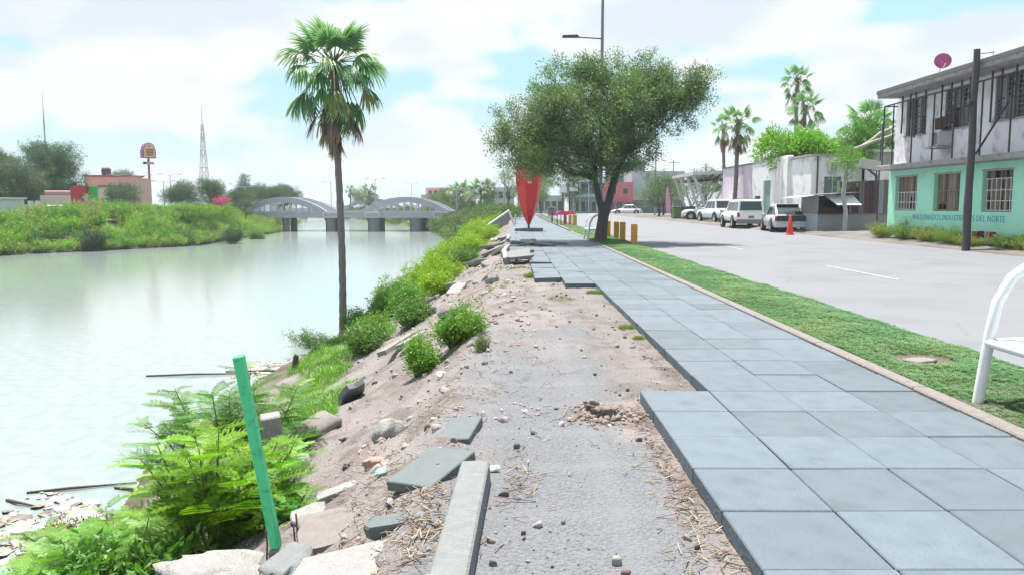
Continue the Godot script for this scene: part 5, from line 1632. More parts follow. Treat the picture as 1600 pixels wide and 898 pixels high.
	obj("raised_parapet", bx(V(16.97, 4.2, 56.8), V(17.3, 4.6, 53.0), 0.02), rough, l)
	obj("raised_parapet", bx(V(16.98, 4.2, 52.98), V(17.3, 4.42, 49.62), 0.02), wh, l)
	var dr := obj("door", bx(V(17.1, 0.1, 54.4), V(17.15, 3.0, 52.95)), mat("doorgreen", Color(0.16, 0.33, 0.27), 0.6, {"tex": grain("softd", 0.012, 0.75, 1.0), "scale": 0.9}), l)
	obj("handle", bx(V(17.05, 1.1, 53.2), V(17.1, 1.25, 53.15)), steel(), dr)
	obj("frame", bx(V(17.02, 3.0, 54.45), V(17.15, 3.1, 52.9)), rough, dr)
	obj("meter_box", bx(V(16.8, 1.35, 55.6), V(17.0, 2.0, 55.1), 0.01), steel(), l)
	for q in 4:
		obj("wall_band", bx(V(16.965, 0.0, 52.2 - q * 0.65), V(17.0, 4.15, 51.95 - q * 0.65)), wh, l)
	# reddish roof structure behind
	var rs := thing("roof_shed", "rusty red shed with a pale flat roof above the white house", "shed", V(19.0, 0.0, 54.5))
	wall_box(rs, "wall", mat("shedred", Color(0.2, 0.07, 0.055), 0.85, {"tex": grain("rusttone", 0.03, 0.45, 1.0), "scale": 0.6}), 0.3, 3.4, 0.0, 2.5, 5.6)
	obj("roof", bx(Vector3(-0.2, 5.6, 0.4), Vector3(3.8, 5.78, -2.8)), rough, rs)
	# carport
	var c := thing("carport", "open carport with sloping white roof on slanted struts", "carport", V(15.8, 0.0, 78.0))
	var wp := paint("carportwhite", Color(0.6, 0.6, 0.6), 0.6)
	st = begin()
	prism(st, [Vector2(-0.3, 3.9), Vector2(4.9, 4.25), Vector2(4.9, 4.45), Vector2(-0.3, 4.15)], 9.0, Vector3(0, 0, 4.5))
	obj("roof", st, wp, c)
	for q in 4:
		st = begin()
		bar(st, Vector3(1.4, 0, q * 2.7 + 0.3), Vector3(-0.1, 3.9, q * 2.7 + 0.3), 0.22, 0.2)
		obj("strut", st, wp, c)
		st = begin()
		bar(st, Vector3(1.6, 1.2, q * 2.7 + 0.3), Vector3(3.0, 4.1, q * 2.7 + 0.3), 0.16, 0.16)
		obj("strut", st, wp, c)
		st = begin()
		for z in 5: bar(st, Vector3(0.1 + z * 0.75, 3.55 + 0.05 * z, q * 2.7 + 0.3), Vector3(0.8 + z * 0.75, 3.95 + 0.05 * z, q * 2.7 + 0.3), 0.06, 0.06)
		bar(st, Vector3(0.0, 3.5, q * 2.7 + 0.32), Vector3(4.6, 3.75, q * 2.7 + 0.32), 0.08, 0.08)
		obj("truss", st, steel(), c)
	wall_box(c, "back_wall", wh, 4.4, 4.7, -4.0, 4.0, 2.6)
	# plants and palms of that side
	tree("thin_tree", "thin street tree with pale trunk beside the kiosk", V(16.25, 0.1, 39.2), 4.6, 0.75, Color(0.1, 0.21, 0.03), 201, {"bark": mat("palebark", Color(0.34, 0.32, 0.33), 0.9), "trunk": 0.11, "bare": 0.62, "clumps": 8, "leaf": 0.4, "per": 130.0, "kind": 1})
	var rt := thing("bright_tree", "bright green bushy tree above the gate beside the upper floor", "tree", V(19.2, 0.0, 44.8))
	st = begin()
	limb(st, Vector3(1.5, 0.0, -0.6), Vector3(0.2, 4.6, 0), 0.12, 0.05)
	obj("trunk", st, bark(), rt)
	crown(rt, [[Vector3(0.1, 5.1, 0), Vector3(0.9, 0.9, 0.9)], [Vector3(0.7, 5.6, -0.2), Vector3(0.8, 0.7, 0.8)], [Vector3(-0.5, 4.5, 0.3), Vector3(0.5, 0.5, 0.5)], [Vector3(0.3, 4.4, 0.2), Vector3(0.7, 0.5, 0.6)]], 200.0, 0.45, Color(0.09, 0.2, 0.03), 1)
	for q in 2:
		st = begin()
		limb(st, V(18.0, 4.2 + 0.1 * q, 42.6), V(20.6, 5.75 - 0.45 * q, 43.2 - q), 0.1, 0.06, 0.03)
		tag(obj("dry_branch", st, mat("drybranch", Color(0.3, 0.27, 0.24), 0.9)), ["upper grey dry branch slanting up to the right over the house", "lower grey dry branch slanting up to the right over the house"][q], "branch")
	tree("dark_tree", "dark leafless looking tree squeezed beside the left end of the upper floor", V(22.0, 0.0, 46.5), 6.0, 1.3, Color(0.06, 0.09, 0.045), 203, {"bare": 0.4, "clumps": 8, "per": 60.0, "leaf": 0.5})
	var vn := thing("roof_vine", "mass of bright yellow green vines spilling over the long building", "vine", V(18.2, 3.9, 52.5))
	st = begin()
	limb(st, Vector3(0.5, -3.6, -1), Vector3(0.2, 0.8, 0), 0.1, 0.04)
	obj("stem", st, bark(), vn)
	crown(vn, [[Vector3(-0.5, 0.9, 0.2), Vector3(1.5, 0.9, 1.2)], [Vector3(0.8, 0.9, 0.3), Vector3(1.2, 1.0, 1.0)], [Vector3(1.9, 0.6, 0.6), Vector3(0.9, 0.7, 0.8)], [Vector3(2.9, 0.9, 0.8), Vector3(0.7, 0.35, 0.6)], [Vector3(-1.2, 1.3, 0), Vector3(0.7, 0.7, 0.7)]], 90.0, 0.6, Color(0.14, 0.28, 0.02), 2)
	palm("street_palm", "shaggy fan palm in front of the lavender wall", V(16.3, 0.0, 59.5), 7.6, Vector3(0.35, 0, 0), 0.9, 24, 22, 0.17, 301, "street palms")
	palm("street_palm", "slim palm standing right behind the shaggy fan palm", V(17.9, 0.0, 67.5), 8.0, Vector3(-0.25, 0, 0), 0.75, 14, 18, 0.15, 302, "street palms")
	palm("street_palm", "tallest palm, standing behind the long building", V(23.0, 0.0, 66.0), 11.6, Vector3(0.15, 0, 0), 0.85, 24, 10, 0.16, 303, "street palms")
	palm("street_palm", "palm just below and in front of the tallest one", V(22.3, 0.0, 62.5), 9.0, Vector3(0.3, 0, 0), 0.85, 24, 10, 0.16, 304, "street palms")
	palm("street_palm", "short palm showing over the bright vines", V(20.6, 0.0, 57.5), 5.9, Vector3(0.2, 0, 0), 0.95, 22, 2, 0.2, 305, "street palms")
	palm("street_palm", "full green palm above the gate left of the green building", V(20.8, 0.0, 47.2), 6.3, Vector3(0.1, 0, 0), 1.0, 26, 4, 0.2, 306, "street palms")
	# bins, flag
	var bn := thing("green_bin", "left of two tall green bins before the carport", "bin", V(15.4, 0.1, 75.0), 0.1, "green bins")
	obj("body", bx(Vector3(-0.4, 0, -0.4), Vector3(0.4, 1.05, 0.4), 0.05), paint("bingreen", Color(0.1, 0.2, 0.06), 0.6), bn)
	obj("lid", bx(Vector3(-0.45, 1.05, -0.45), Vector3(0.45, 1.15, 0.45), 0.03), paint("bingreen", Color.WHITE), bn)
	copy(bn, V(16.7, 0.1, 75.0), -0.1, "right of two tall green bins before the carport")
	obj("bin_stand", bx(V(15.86, 0.05, 75.3), V(16.22, 1.2, 74.8), 0.02), mat("binbrown", Color(0.2, 0.15, 0.12), 0.8)).set_meta("label", "dark brown box between the two green bins")
	get_node("bin_stand").set_meta("category", "box")
	var fl := thing("feather_flag", "pink and white feather flag on the far pavement", "flag", V(16.4, 0.05, 84.0))
	st = begin()
	tube(st, [Vector3(0.3, 0, 0), Vector3(0.22, 1.6, 0), Vector3(-0.1, 3.3, 0)], [0.04, 0.03, 0.02], 6)
	obj("mast", st, steel(), fl)
	st = begin()
	prism(st, [Vector2(0.2, 0.5), Vector2(0.18, 1.8), Vector2(-0.12, 3.3), Vector2(-0.3, 2.9), Vector2(-0.35, 1.6), Vector2(-0.25, 0.5)], 0.03)
	obj("banner", st, paint("flagpink", Color(0.68, 0.3, 0.45), 0.7), fl)

func wheel(parent: Node, at: Vector3, r: float, side: float) -> void:
	var bs := Basis(Vector3.BACK, PI / 2)
	var st := begin()
	lathe(st, [Vector2(r * 0.6, -0.11), Vector2(r * 0.93, -0.11), Vector2(r, -0.07), Vector2(r, 0.07), Vector2(r * 0.93, 0.11), Vector2(r * 0.6, 0.11), Vector2(r * 0.6, -0.11)], 20, at, bs)
	var w := obj("wheel", st, mat("tyre", Color(0.018, 0.018, 0.02), 0.85), parent)
	st = begin()
	lathe(st, [Vector2(0.0, -0.09), Vector2(r * 0.62, -0.1), Vector2(r * 0.62, 0.1), Vector2(0.0, 0.09)], 16, at, bs)
	obj("rim", st, mat("rimgrey", Color(0.35, 0.35, 0.37), 0.35, {"metal": 0.6}), w)

func car(label: String, category: String, at: Vector3, turn: float, dim: Vector3, c: Color, o := {}) -> Node3D:     # forward is -z
	var t := thing("parked_car", label, category, at, turn, o.get("group", ""))
	var L := dim.x
	var W := dim.y
	var H := dim.z
	var hw := W * 0.5
	var paint_ := mat("carpaint%.2f%.2f" % [c.r, c.b], c, 0.28, {"spec": 0.6, "metal": o.get("metal", 0.0)})
	var r: float = o.get("wheel", 0.34)
	var belt := H * 0.58
	var sill: float = o.get("sill", 0.24)
	# lower body as rings along its length
	var secs: Array = o.get("secs", [[-0.5, 0.84, 0.42, 0.6], [-0.485, 0.92, 0.3, 0.7], [-0.42, 0.98, 0.26, 0.82], [-0.2, 1.0, 0.24, 0.97], [0.0, 1.0, 0.24, 1.0], [0.38, 1.0, 0.24, 1.0], [0.47, 0.97, 0.26, 0.97], [0.5, 0.9, 0.36, 0.86]])
	var st := begin()
	st.set_smooth_group(1)
	var rings := []
	for q in secs:
		var z: float = q[0] * L
		var w: float = q[1] * hw
		var y0: float = q[2] * sill / 0.24
		var y1: float = q[3] * belt
		var m := lerpf(y0, y1, 0.55)
		rings.append([Vector3(-w * 0.9, y0, z), Vector3(-w, lerpf(y0, y1, 0.18), z), Vector3(-w, m, z), Vector3(-w * 0.95, lerpf(m, y1, 0.8), z), Vector3(-w * 0.86, y1, z), Vector3(w * 0.86, y1, z), Vector3(w * 0.95, lerpf(m, y1, 0.8), z), Vector3(w, m, z), Vector3(w, lerpf(y0, y1, 0.18), z), Vector3(w * 0.9, y0, z)])
	for i in rings.size() - 1:
		var ctr: Vector3 = (rings[i][2] + rings[i][7] + rings[i + 1][2] + rings[i + 1][7]) * 0.25
		for k in 10: quad(st, rings[i][k], rings[i][(k + 1) % 10], rings[i + 1][(k + 1) % 10], rings[i + 1][k], ctr)
	st.set_smooth_group(-1)
	for e in [0, rings.size() - 1]:
		for k in range(1, 9): tri(st, rings[e][0], rings[e][k], rings[e][k + 1], Vector3(0, belt * 0.6, 0))
	obj("body", st, paint_, t)
	# cabin
	var cab: Array = o.get("cab", [-0.2, -0.06, 0.36, 0.48])      # belt front, roof front, roof rear, belt rear
	var bw := hw * 0.86
	var rw := hw * float(o.get("tumble", 0.72))
	var lo := [Vector3(-bw, belt, cab[0] * L), Vector3(bw, belt, cab[0] * L), Vector3(bw, belt, cab[3] * L), Vector3(-bw, belt, cab[3] * L)]
	var hi := [Vector3(-rw, H - 0.06, cab[1] * L), Vector3(rw, H - 0.06, cab[1] * L), Vector3(rw, H - 0.05, cab[2] * L), Vector3(-rw, H - 0.05, cab[2] * L)]
	var cap := []
	for p in hi: cap.append(Vector3(p.x * 0.88, H, lerpf(p.z, (cab[1] + cab[2]) * 0.5 * L, 0.1)))
	var ctr := Vector3(0, (belt + H) * 0.5, (cab[0] + cab[3]) * 0.5 * L)
	st = begin()
	for k in 4:
		var n := (k + 1) % 4
		quad(st, lo[k], lo[n], hi[n], hi[k], ctr)
		quad(st, hi[k], hi[n], cap[n], cap[k], ctr)
	quad(st, cap[0], cap[1], cap[2], cap[3], ctr)
	obj("cabin", st, paint_, t)
	# glass panes set a little proud of the cabin
	var pane := func(k: int, u0: float, u1: float, v0: float, v1: float, called: String) -> void:
		var n := (k + 1) % 4
		var at2 := func(u: float, v: float) -> Vector3: return (lo[k] as Vector3).lerp(lo[n], u).lerp((hi[k] as Vector3).lerp(hi[n], u), v)
		var a: Vector3 = at2.call(u0, v0)
		var b: Vector3 = at2.call(u1, v0)
		var d: Vector3 = at2.call(u1, v1)
		var e: Vector3 = at2.call(u0, v1)
		var nn := (b - a).cross(e - a).normalized()
		if nn.dot(a - ctr) < 0.0: nn = -nn
		var g := begin()
		quad(g, a + nn * 0.012, b + nn * 0.012, d + nn * 0.012, e + nn * 0.012, ctr)
		for s in [[a, b], [b, d], [d, e], [e, a]]: quad(g, s[0], s[1], s[1] + nn * 0.012, s[0] + nn * 0.012, ctr)
		obj(called, g, glass(), t)
	pane.call(0, 0.06, 0.94, 0.1, 0.92, "windscreen")
	pane.call(2, 0.07, 0.93, 0.12, 0.9, "rear_window")
	for k in [1, 3]:
		for s in [[0.05, 0.33], [0.37, 0.63], [0.67, 0.93]]: pane.call(k, s[0], s[1], 0.1, 0.88, "side_window")
	for s in [-1.0, 1.0]:
		for z in [-0.31, 0.3]:
			st = begin()
			lathe(st, [Vector2(0.0, -0.03), Vector2(r * 1.18, -0.03), Vector2(r * 1.18, 0.03), Vector2(0.0, 0.03)], 20, Vector3(s * (hw - 0.015), r + 0.02, z * L), Basis(Vector3.BACK, PI / 2))
			obj("wheel_arch", st, mat("archblack", Color(0.02, 0.02, 0.022), 0.8), t)
			wheel(t, Vector3(s * (hw - 0.05), r, z * L), r, s)
		st = begin()
		box(st, Vector3(s * (hw + 0.08), belt + 0.05, cab[0] * L + 0.45), Vector3(0.2, 0.15, 0.12), 0.03)
		obj("mirror", st, o.get("trim", paint_), t)
		st = begin()
		box(st, Vector3(s * hw * 0.83, belt * 0.82, L * 0.49), Vector3(hw * 0.22, belt * 0.3, 0.09), 0.02)
		obj("tail_light", st, mat("taillight", Color(0.3, 0.02, 0.02), 0.2), t)
		st = begin()
		box(st, Vector3(s * hw * 0.72, belt * 0.68, -L * 0.475), Vector3(hw * 0.3, belt * 0.16, 0.12), 0.02)
		obj("headlight", st, mat("headlight", Color(0.5, 0.52, 0.55), 0.15), t)
	st = begin()
	box(st, Vector3(0, belt * 0.42, L * 0.5), Vector3(W * 0.94, belt * 0.26, 0.16), 0.04)
	obj("bumper", st, o.get("bumper", paint_), t)
	st = begin()
	box(st, Vector3(0, belt * 0.38, -L * 0.49), Vector3(W * 0.9, belt * 0.28, 0.14), 0.04)
	obj("bumper", st, o.get("bumper", paint_), t)
	st = begin()
	box(st, Vector3(0, belt * 0.7, L * 0.503), Vector3(0.34, 0.15, 0.02), 0.004)
	obj("number_plate", st, mat("plate", Color(0.16, 0.16, 0.18), 0.5), t)
	if o.has("rack"):
		for s in [-1.0, 1.0]:
			st = begin()
			tube(st, [Vector3(s * rw * 0.85, H - 0.01, cab[1] * L + 0.2), Vector3(s * rw * 0.85, H + 0.06, cab[1] * L + 0.4), Vector3(s * rw * 0.85, H + 0.06, cab[2] * L - 0.3), Vector3(s * rw * 0.85, H - 0.01, cab[2] * L - 0.1)], [0.02, 0.02, 0.02, 0.02], 6)
			obj("roof_rail", st, steel(), t)
	return t

func vehicles() -> void:
	var boxy := [[-0.5, 0.88, 0.42, 0.66], [-0.485, 0.95, 0.34, 0.78], [-0.44, 0.98, 0.32, 0.9], [-0.24, 1.0, 0.3, 0.97], [0.0, 1.0, 0.3, 1.0], [0.4, 1.0, 0.3, 1.0], [0.48, 0.98, 0.32, 1.0], [0.5, 0.95, 0.4, 0.96]]
	var suv := car("white boxy off-road wagon seen from behind, grey bumpers", "car", V(14.45, -0.04, 50.4), -0.04, Vector3(4.5, 1.82, 1.74), Color(0.72, 0.71, 0.69), {"secs": boxy, "cab": [-0.22, -0.12, 0.455, 0.49], "tumble": 0.76, "wheel": 0.37, "sill": 0.34, "bumper": mat("bumpergrey", Color(0.16, 0.16, 0.18), 0.6), "rack": true})
	suv.set_meta("group", "cars parked along the road")
	var hatch := car("silver hatchback with black tailgate parked behind the kiosk", "car", V(14.75, -0.04, 43.6), -0.13, Vector3(4.1, 1.74, 1.48), Color(0.46, 0.49, 0.54), {"cab": [-0.27, -0.1, 0.2, 0.47], "metal": 0.35, "group": "cars parked along the road"})
	obj("tailgate", bx(Vector3(-0.72, 0.58, 2.02), Vector3(0.72, 0.88, 2.09), 0.02), mat("gateblack", Color(0.025, 0.02, 0.025), 0.3), hatch)
	obj("rear_spoiler", bx(Vector3(-0.58, 1.42, 0.8), Vector3(0.58, 1.47, 1.05), 0.015), mat("gateblack", Color.WHITE), hatch)
	car("white wagon parked sideways under the carport", "car", V(17.3, 0.05, 70.2), 1.1, Vector3(4.6, 1.85, 1.72), Color(0.68, 0.68, 0.69), {"secs": boxy, "wheel": 0.38, "group": "cars parked along the road"})
	car("pale pickup nosed behind the white boxy wagon", "car", V(16.2, 0.05, 63.0), 0.15, Vector3(4.8, 1.85, 1.75), Color(0.6, 0.64, 0.67), {"secs": boxy, "cab": [-0.22, -0.1, 0.2, 0.26], "wheel": 0.38, "group": "cars parked along the road"})
	car("white sedan crossing at the end of the road", "car", V(17.0, -0.04, 119.0), 1.5, Vector3(4.5, 1.75, 1.45), Color(0.7, 0.7, 0.72), {"cab": [-0.2, -0.06, 0.22, 0.38]})
	# traffic cone
	var cn := thing("traffic_cone", "tall orange red traffic cone by the silver hatchback", "traffic cone", V(13.4, -0.04, 38.6))
	var st := begin()
	box(st, Vector3(0, 0.025, 0), Vector3(0.38, 0.05, 0.38), 0.012)
	obj("base", st, mat("conered", Color(0.66, 0.03, 0.03), 0.5), cn)
	st = begin()
	lathe(st, [Vector2(0.16, 0.05), Vector2(0.15, 0.2), Vector2(0.1, 0.55), Vector2(0.045, 0.92), Vector2(0.03, 0.94), Vector2(0.0, 0.94)], 20)
	obj("body", st, mat("conered", Color.WHITE), cn)

func windows_on(parent: Node, rows: Array, x0: float, x1: float, n: int, d: float, h: float, w: float, m: Material) -> void:      # windows on a face toward the camera
	for y in rows:
		for k in n:
			var x := lerpf(x0, x1, (k + 0.5) / n)
			var f := obj("window", bx(V(x - w * 0.5 - 0.08, y - 0.08, d - 0.06), V(x + w * 0.5 + 0.08, y + h + 0.08, d + 0.1)), paint("framepale", Color(0.5, 0.52, 0.53)), parent)
			obj("pane", bx(V(x - w * 0.5, y, d - 0.09), V(x + w * 0.5, y + h, d - 0.062)), m, f)

func street_end() -> void:
	R.seed = 31
	var dark := glass()
	var pk := plaster("farpink", Color(0.55, 0.13, 0.17), Color(0.8, 0.7, 0.7), 0.2, 0.15)
	var gy := plaster("fargrey", Color(0.40, 0.46, 0.5), Color(0.8, 0.78, 0.76), 0.2, 0.15)
	var tl := plaster("farteal", Color(0.33, 0.47, 0.45), Color(0.8, 0.78, 0.76), 0.2, 0.15)
	var b := thing("pink_building", "pink two storey shop at the end of the road", "building")
	wall_box(b, "wall", pk, 16.0, 20.6, 137.0, 145.0, 5.2, -0.2)
	obj("canopy", bx(V(15.9, 2.0, 136.0), V(20.7, 2.15, 137.0)), pk, b)
	windows_on(b, [0.3], 16.3, 20.3, 3, 137.0, 1.5, 1.0, dark)
	windows_on(b, [3.2], 16.3, 20.3, 2, 137.0, 1.0, 0.9, dark)
	b = thing("teal_building", "pale teal two storey building left of the tree trunk at the road end", "building")
	wall_box(b, "wall", tl, 10.6, 14.6, 137.2, 145.0, 5.2, -0.2)
	obj("balcony", bx(V(9.6, 2.7, 135.6), V(14.7, 3.1, 137.2)), tl, b)
	obj("roof", bx(V(9.4, 5.2, 135.4), V(14.9, 5.5, 145.2)), tl, b)
	for k in 4: obj("column", bx(V(9.8 + k * 1.5, -0.2, 136.0), V(10.05 + k * 1.5, 5.2, 135.75)), tl, b)
	windows_on(b, [0.3, 3.3], 10.8, 14.4, 4, 137.2, 1.6, 0.65, dark)
	b = thing("grey_building", "pale blue grey block right of the pink shop", "building")
	wall_box(b, "wall", gy, 20.8, 30.0, 140.0, 150.0, 7.2, -0.2)
	windows_on(b, [0.4], 21.2, 29.5, 5, 140.0, 1.8, 1.1, dark)
	obj("dark_base", bx(V(20.9, -0.2, 139.9), V(29.9, 2.2, 139.95)), mat("basedark", Color(0.1, 0.1, 0.14), 0.8), b)
	b = thing("roof_block", "dark grey upper block behind the pink shop", "building")
	wall_box(b, "wall", mat("farslate", Color(0.13, 0.15, 0.17), 0.8), 18.5, 25.0, 152.0, 160.0, 9.2, -0.2)
	obj("roof", bx(V(18.2, 9.2, 151.7), V(25.3, 9.5, 160.3)), tl, b)
	b = thing("low_shop", "low grey shopfront seen left of the teal building", "building")
	wall_box(b, "wall", plaster("farwhite", Color(0.5, 0.52, 0.56), Color(0.8, 0.78, 0.76), 0.2, 0.15), 1.0, 9.2, 141.0, 150.0, 3.0, -0.2)
	windows_on(b, [0.3], 1.3, 9.0, 7, 141.0, 1.7, 0.8, dark)
	b = thing("white_house_far", "white house with blue roof behind the hedge left of the red marker", "house")
	wall_box(b, "wall", plaster("farwhite", Color.WHITE, Color.WHITE), -6.0, 0.4, 150.0, 158.0, 4.6, -0.2)
	windows_on(b, [0.4, 2.6], -5.6, 0.0, 4, 150.0, 1.2, 0.8, dark)
	# shop signs on a mast
	var s := thing("shop_sign", "round white and pink sign on a mast above two white boards", "sign", V(8.6, 0.0, 120.0))
	var st := begin()
	tube(st, [Vector3(0, 0, 0), Vector3(0, 6.6, 0)], [0.14, 0.12], 8)
	tube(st, [Vector3(-1.0, 0, 0), Vector3(-1.0, 3.9, 0)], [0.1, 0.1], 8)
	obj("mast", st, steel(), s)
	st = begin()
	lathe(st, [Vector2(0.0, -0.12), Vector2(0.85, -0.12), Vector2(0.85, 0.12), Vector2(0.0, 0.12)], 24, Vector3(-0.2, 6.0, 0.1), Basis(Vector3.RIGHT, PI / 2))
	obj("disc", st, paint("whitepaint", Color.WHITE), s)
	st = begin()
	lathe(st, [Vector2(0.0, -0.02), Vector2(0.5, -0.02), Vector2(0.5, 0.02), Vector2(0.0, 0.02)], 20, Vector3(-0.2, 6.0, 0.24), Basis(Vector3.RIGHT, PI / 2))
	obj("emblem", st, paint("flagpink", Color(0.68, 0.3, 0.45)), s)
	obj("board", bx(Vector3(-1.5, 3.2, 0.1), Vector3(-0.5, 4.1, 0.2)), paint("whitepaint", Color.WHITE), s)
	obj("board", bx(Vector3(-0.05, 3.4, 0.15), Vector3(1.2, 4.0, 0.25)), paint("palecyan", Color(0.5, 0.7, 0.72)), s)
	obj("board", bx(Vector3(-0.05, 4.1, 0.15), Vector3(1.2, 4.7, 0.25)), paint("whitepaint", Color.WHITE), s)
	# trees at the end and behind the street
	var tr := [["round_tree", "bushy green tree left of the carport", 16.5, 90.0, 5.3, 2.6, 0], ["round_tree", "dark green tree behind the carport", 22.5, 94.0, 6.2, 3.4, 0], ["round_tree", "green tree right behind the feather flag", 18.5, 98.0, 5.0, 2.4, 0], ["round_tree", "small yellow green tree right of the red marker", 4.6, 128.0, 5.6, 2.0, 1], ["round_tree", "dark tree below the round shop sign", 9.6, 132.0, 5.5, 2.2, 2], ["round_tree", "tall pale tree behind the shop signs", 5.5, 160.0, 10.5, 4.5, 1], ["round_tree", "dark purple leaved tree between the palms and the red marker", -4.0, 130.0, 6.3, 2.3, 3], ["round_tree", "pale feathery tree behind the purple one", -0.6, 140.0, 9.0, 2.0, 1], ["round_tree", "broad tree filling the gap behind the teal building", 14.0, 165.0, 11.0, 5.0, 0]]
	for i in tr.size():
		var q = tr[i]
		tree(q[0], q[1], V(q[2], -0.2, q[3]), q[4], q[5], [Color(0.065, 0.11, 0.04), Color(0.1, 0.16, 0.05), Color(0.05, 0.075, 0.05), Color(0.06, 0.045, 0.075)][q[6]], 400 + i, {"per": 7.0, "leaf": 1.0, "clumps": 11, "bare": 0.25, "trunk": 0.18})
	palm("far_palm", "bushy palm nearest the right end of the bridge", V(-7.6, -0.4, 119.0), 3.8, Vector3(0.1, 0, 0), 1.25, 26, 8, 0.25, 501, "palms at the bridge")
	palm("far_palm", "thick shaggy palm right of the one at the bridge end", V(-4.2, -0.4, 112.0), 4.0, Vector3(0.1, 0, 0), 1.4, 26, 18, 0.3, 502, "palms at the bridge")
	# thin street poles far away
	var ps := [[22.0, 110.0, 7.6, "pole right of the pavement tree with a small lamp head"], [17.8, 100.0, 9.6, "tall bare pole directly right of the pavement tree crown"], [27.0, 112.0, 7.0, "pole behind the carport roof"], [30.0, 125.0, 8.0, "last pole above the carport trees"], [-0.9, 100.0, 5.6, "thin pole left of the red marker"], [-8.0, 116.0, 3.6, "short lamp pole by the bridge end palms"]]
	for i in ps.size():
		var q = ps[i]
		var p := thing("street_pole", q[3], "pole", V(q[0], -0.2, q[1]))
		st = begin()
		tube(st, [Vector3.ZERO, Vector3(0, q[2], 0)], [0.11, 0.07], 6)
		obj("mast", st, mat("farpole", Color(0.3, 0.33, 0.35), 0.6), p)
		st = begin()
		bar(st, Vector3(-0.7, q[2] - 0.3, 0), Vector3(0.7, q[2] - 0.3, 0), 0.1, 0.08)
		obj("crossbar", st, mat("farpole", Color.WHITE), p)

func arch_span(b: Node, x: float, d: float, half: float, rise: float, thick: float, y: float, m: Material, hangers: bool) -> void:
	var n := 24
	var st := begin()
	for i in n:
		var p := []
		for k in 2:
			var t := float(i + k) / n
			var q := 1.0 - pow(2.0 * t - 1.0, 2.0)
			var th := thick * (1.35 - 0.5 * q)
			p.append([lerpf(-half, half, t), y + rise * q, maxf(y - 0.05, y + rise * q - th)])
		var ctr := V(x + (p[0][0] + p[1][0]) * 0.5, (p[0][1] + p[0][2] + p[1][1] + p[1][2]) * 0.25, d)
		for f in [[0, 0, 1], [1, 1, 1], [0, 1, 0]]: pass
		for z in [-0.3, 0.3]:
			quad(st, V(x + p[0][0], p[0][1], d + z), V(x + p[1][0], p[1][1], d + z), V(x + p[1][0], p[1][2], d + z), V(x + p[0][0], p[0][2], d + z), ctr)
		for k in [1, 2]:
			quad(st, V(x + p[0][0], p[0][k], d - 0.3), V(x + p[1][0], p[1][k], d - 0.3), V(x + p[1][0], p[1][k], d + 0.3), V(x + p[0][0], p[0][k], d + 0.3), ctr)
	obj("arch_rib", st, m, b)
	if hangers:
		for i in 11:
			var t := (i + 2.0) / 14.0
			var q := 1.0 - pow(2.0 * t - 1.0, 2.0)
			st = begin()
			bar(st, V(x + lerpf(-half, half, t), y, d), V(x + lerpf(-half, half, t), y + rise * q - thick * 0.6, d), 0.16, 0.16)
			obj("hanger", st, m, b)

func bridge() -> void:
	var conc := plaster("bridgegrey", Color(0.40, 0.405, 0.47), Color(0.75, 0.75, 0.78), 0.3, 0.15)
	var low := conc
	var wp := paint("whitepaint", Color.WHITE)
	var b := thing("arched_bridge", "pale grey concrete bridge with two low arches over the river", "bridge")
	obj("deck", bx(V(-41.0, -0.55, 119.6), V(-7.0, 0.05, 128.4)), low, b)
	obj("parapet", bx(V(-41.0, 0.05, 119.5), V(-7.0, 0.42, 119.9)), conc, b)
	obj("parapet", bx(V(-42.0, 0.05, 128.1), V(-6.0, 0.42, 128.5)), conc, b)
	for s in [[-34.2, 6.7], [-16.0, 7.0]]:
		arch_span(b, s[0], 120.2, s[1], 2.25, 0.95, 0.3, conc, true)
		arch_span(b, s[0] - 0.2, 127.8, s[1] + 0.3, 2.3, 0.95, 0.3, conc, true)
	for x in [-34.4, -27.6, -21.0, -14.6]:
		var w := 0.5 if x < -30.0 else (0.75 if x < -25.0 else 0.95)
		var st := begin()
		lathe(st, [Vector2(w, -4.5), Vector2(w, -1.15), Vector2(w * 1.25, -0.8), Vector2(w * 1.25, -0.55)], 16, V(x, 0, 122.0))
		obj("pier", st, low, b)
		st = begin()
		lathe(st, [Vector2(w, -4.5), Vector2(w, -0.55)], 16, V(x, 0, 126.5))
		obj("pier", st, low, b)
	for x in [-27.0, -20.8, -10.6]:
		obj("bay", bx(V(x - 1.1, -0.42, 119.3), V(x + 1.1, 0.3, 119.6)), low, b)
		var st := begin()
		for q in [[-1.1, -0.5, 1.1, -0.4], [-1.1, 0.2, 1.1, 0.32], [-1.12, -0.5, -1.0, 0.32], [1.0, -0.5, 1.12, 0.32]]: box(st, V(x + (q[0] + q[2]) * 0.5, (q[1] + q[3]) * 0.5, 119.22), Vector3(q[2] - q[0], q[3] - q[1], 0.14))
		obj("bay_trim", st, wp, b)
	var st := begin()
	bar(st, V(-8.5, -0.5, 120.5), V(-12.5, -2.4, 120.5), 0.5, 0.5)
	bar(st, V(-8.0, -0.9, 121.5), V(-11.5, -2.6, 121.5), 0.5, 0.6)
	obj("brace", st, low, b)
	obj("abutment", bx(V(-9.0, -2.6, 121.0), V(-5.5, -0.5, 128.0)), low, b)
	var far := thing("distant_bridge", "fainter arched bridge seen beyond the first one", "bridge")
	obj("deck", bx(V(-80.0, -0.9, 232.0), V(-28.0, 0.4, 238.0)), low, far)
	for s in [[-60.0, 9.0], [-40.0, 9.0]]: arch_span(far, s[0], 232.5, s[1], 2.6, 0.9, 0.5, conc, true)
	for x in [-61.0, -47.0, -36.0]: obj("pier", bx(V(x - 0.8, -4.0, 233.0), V(x + 0.8, -0.9, 236.0)), low, far)

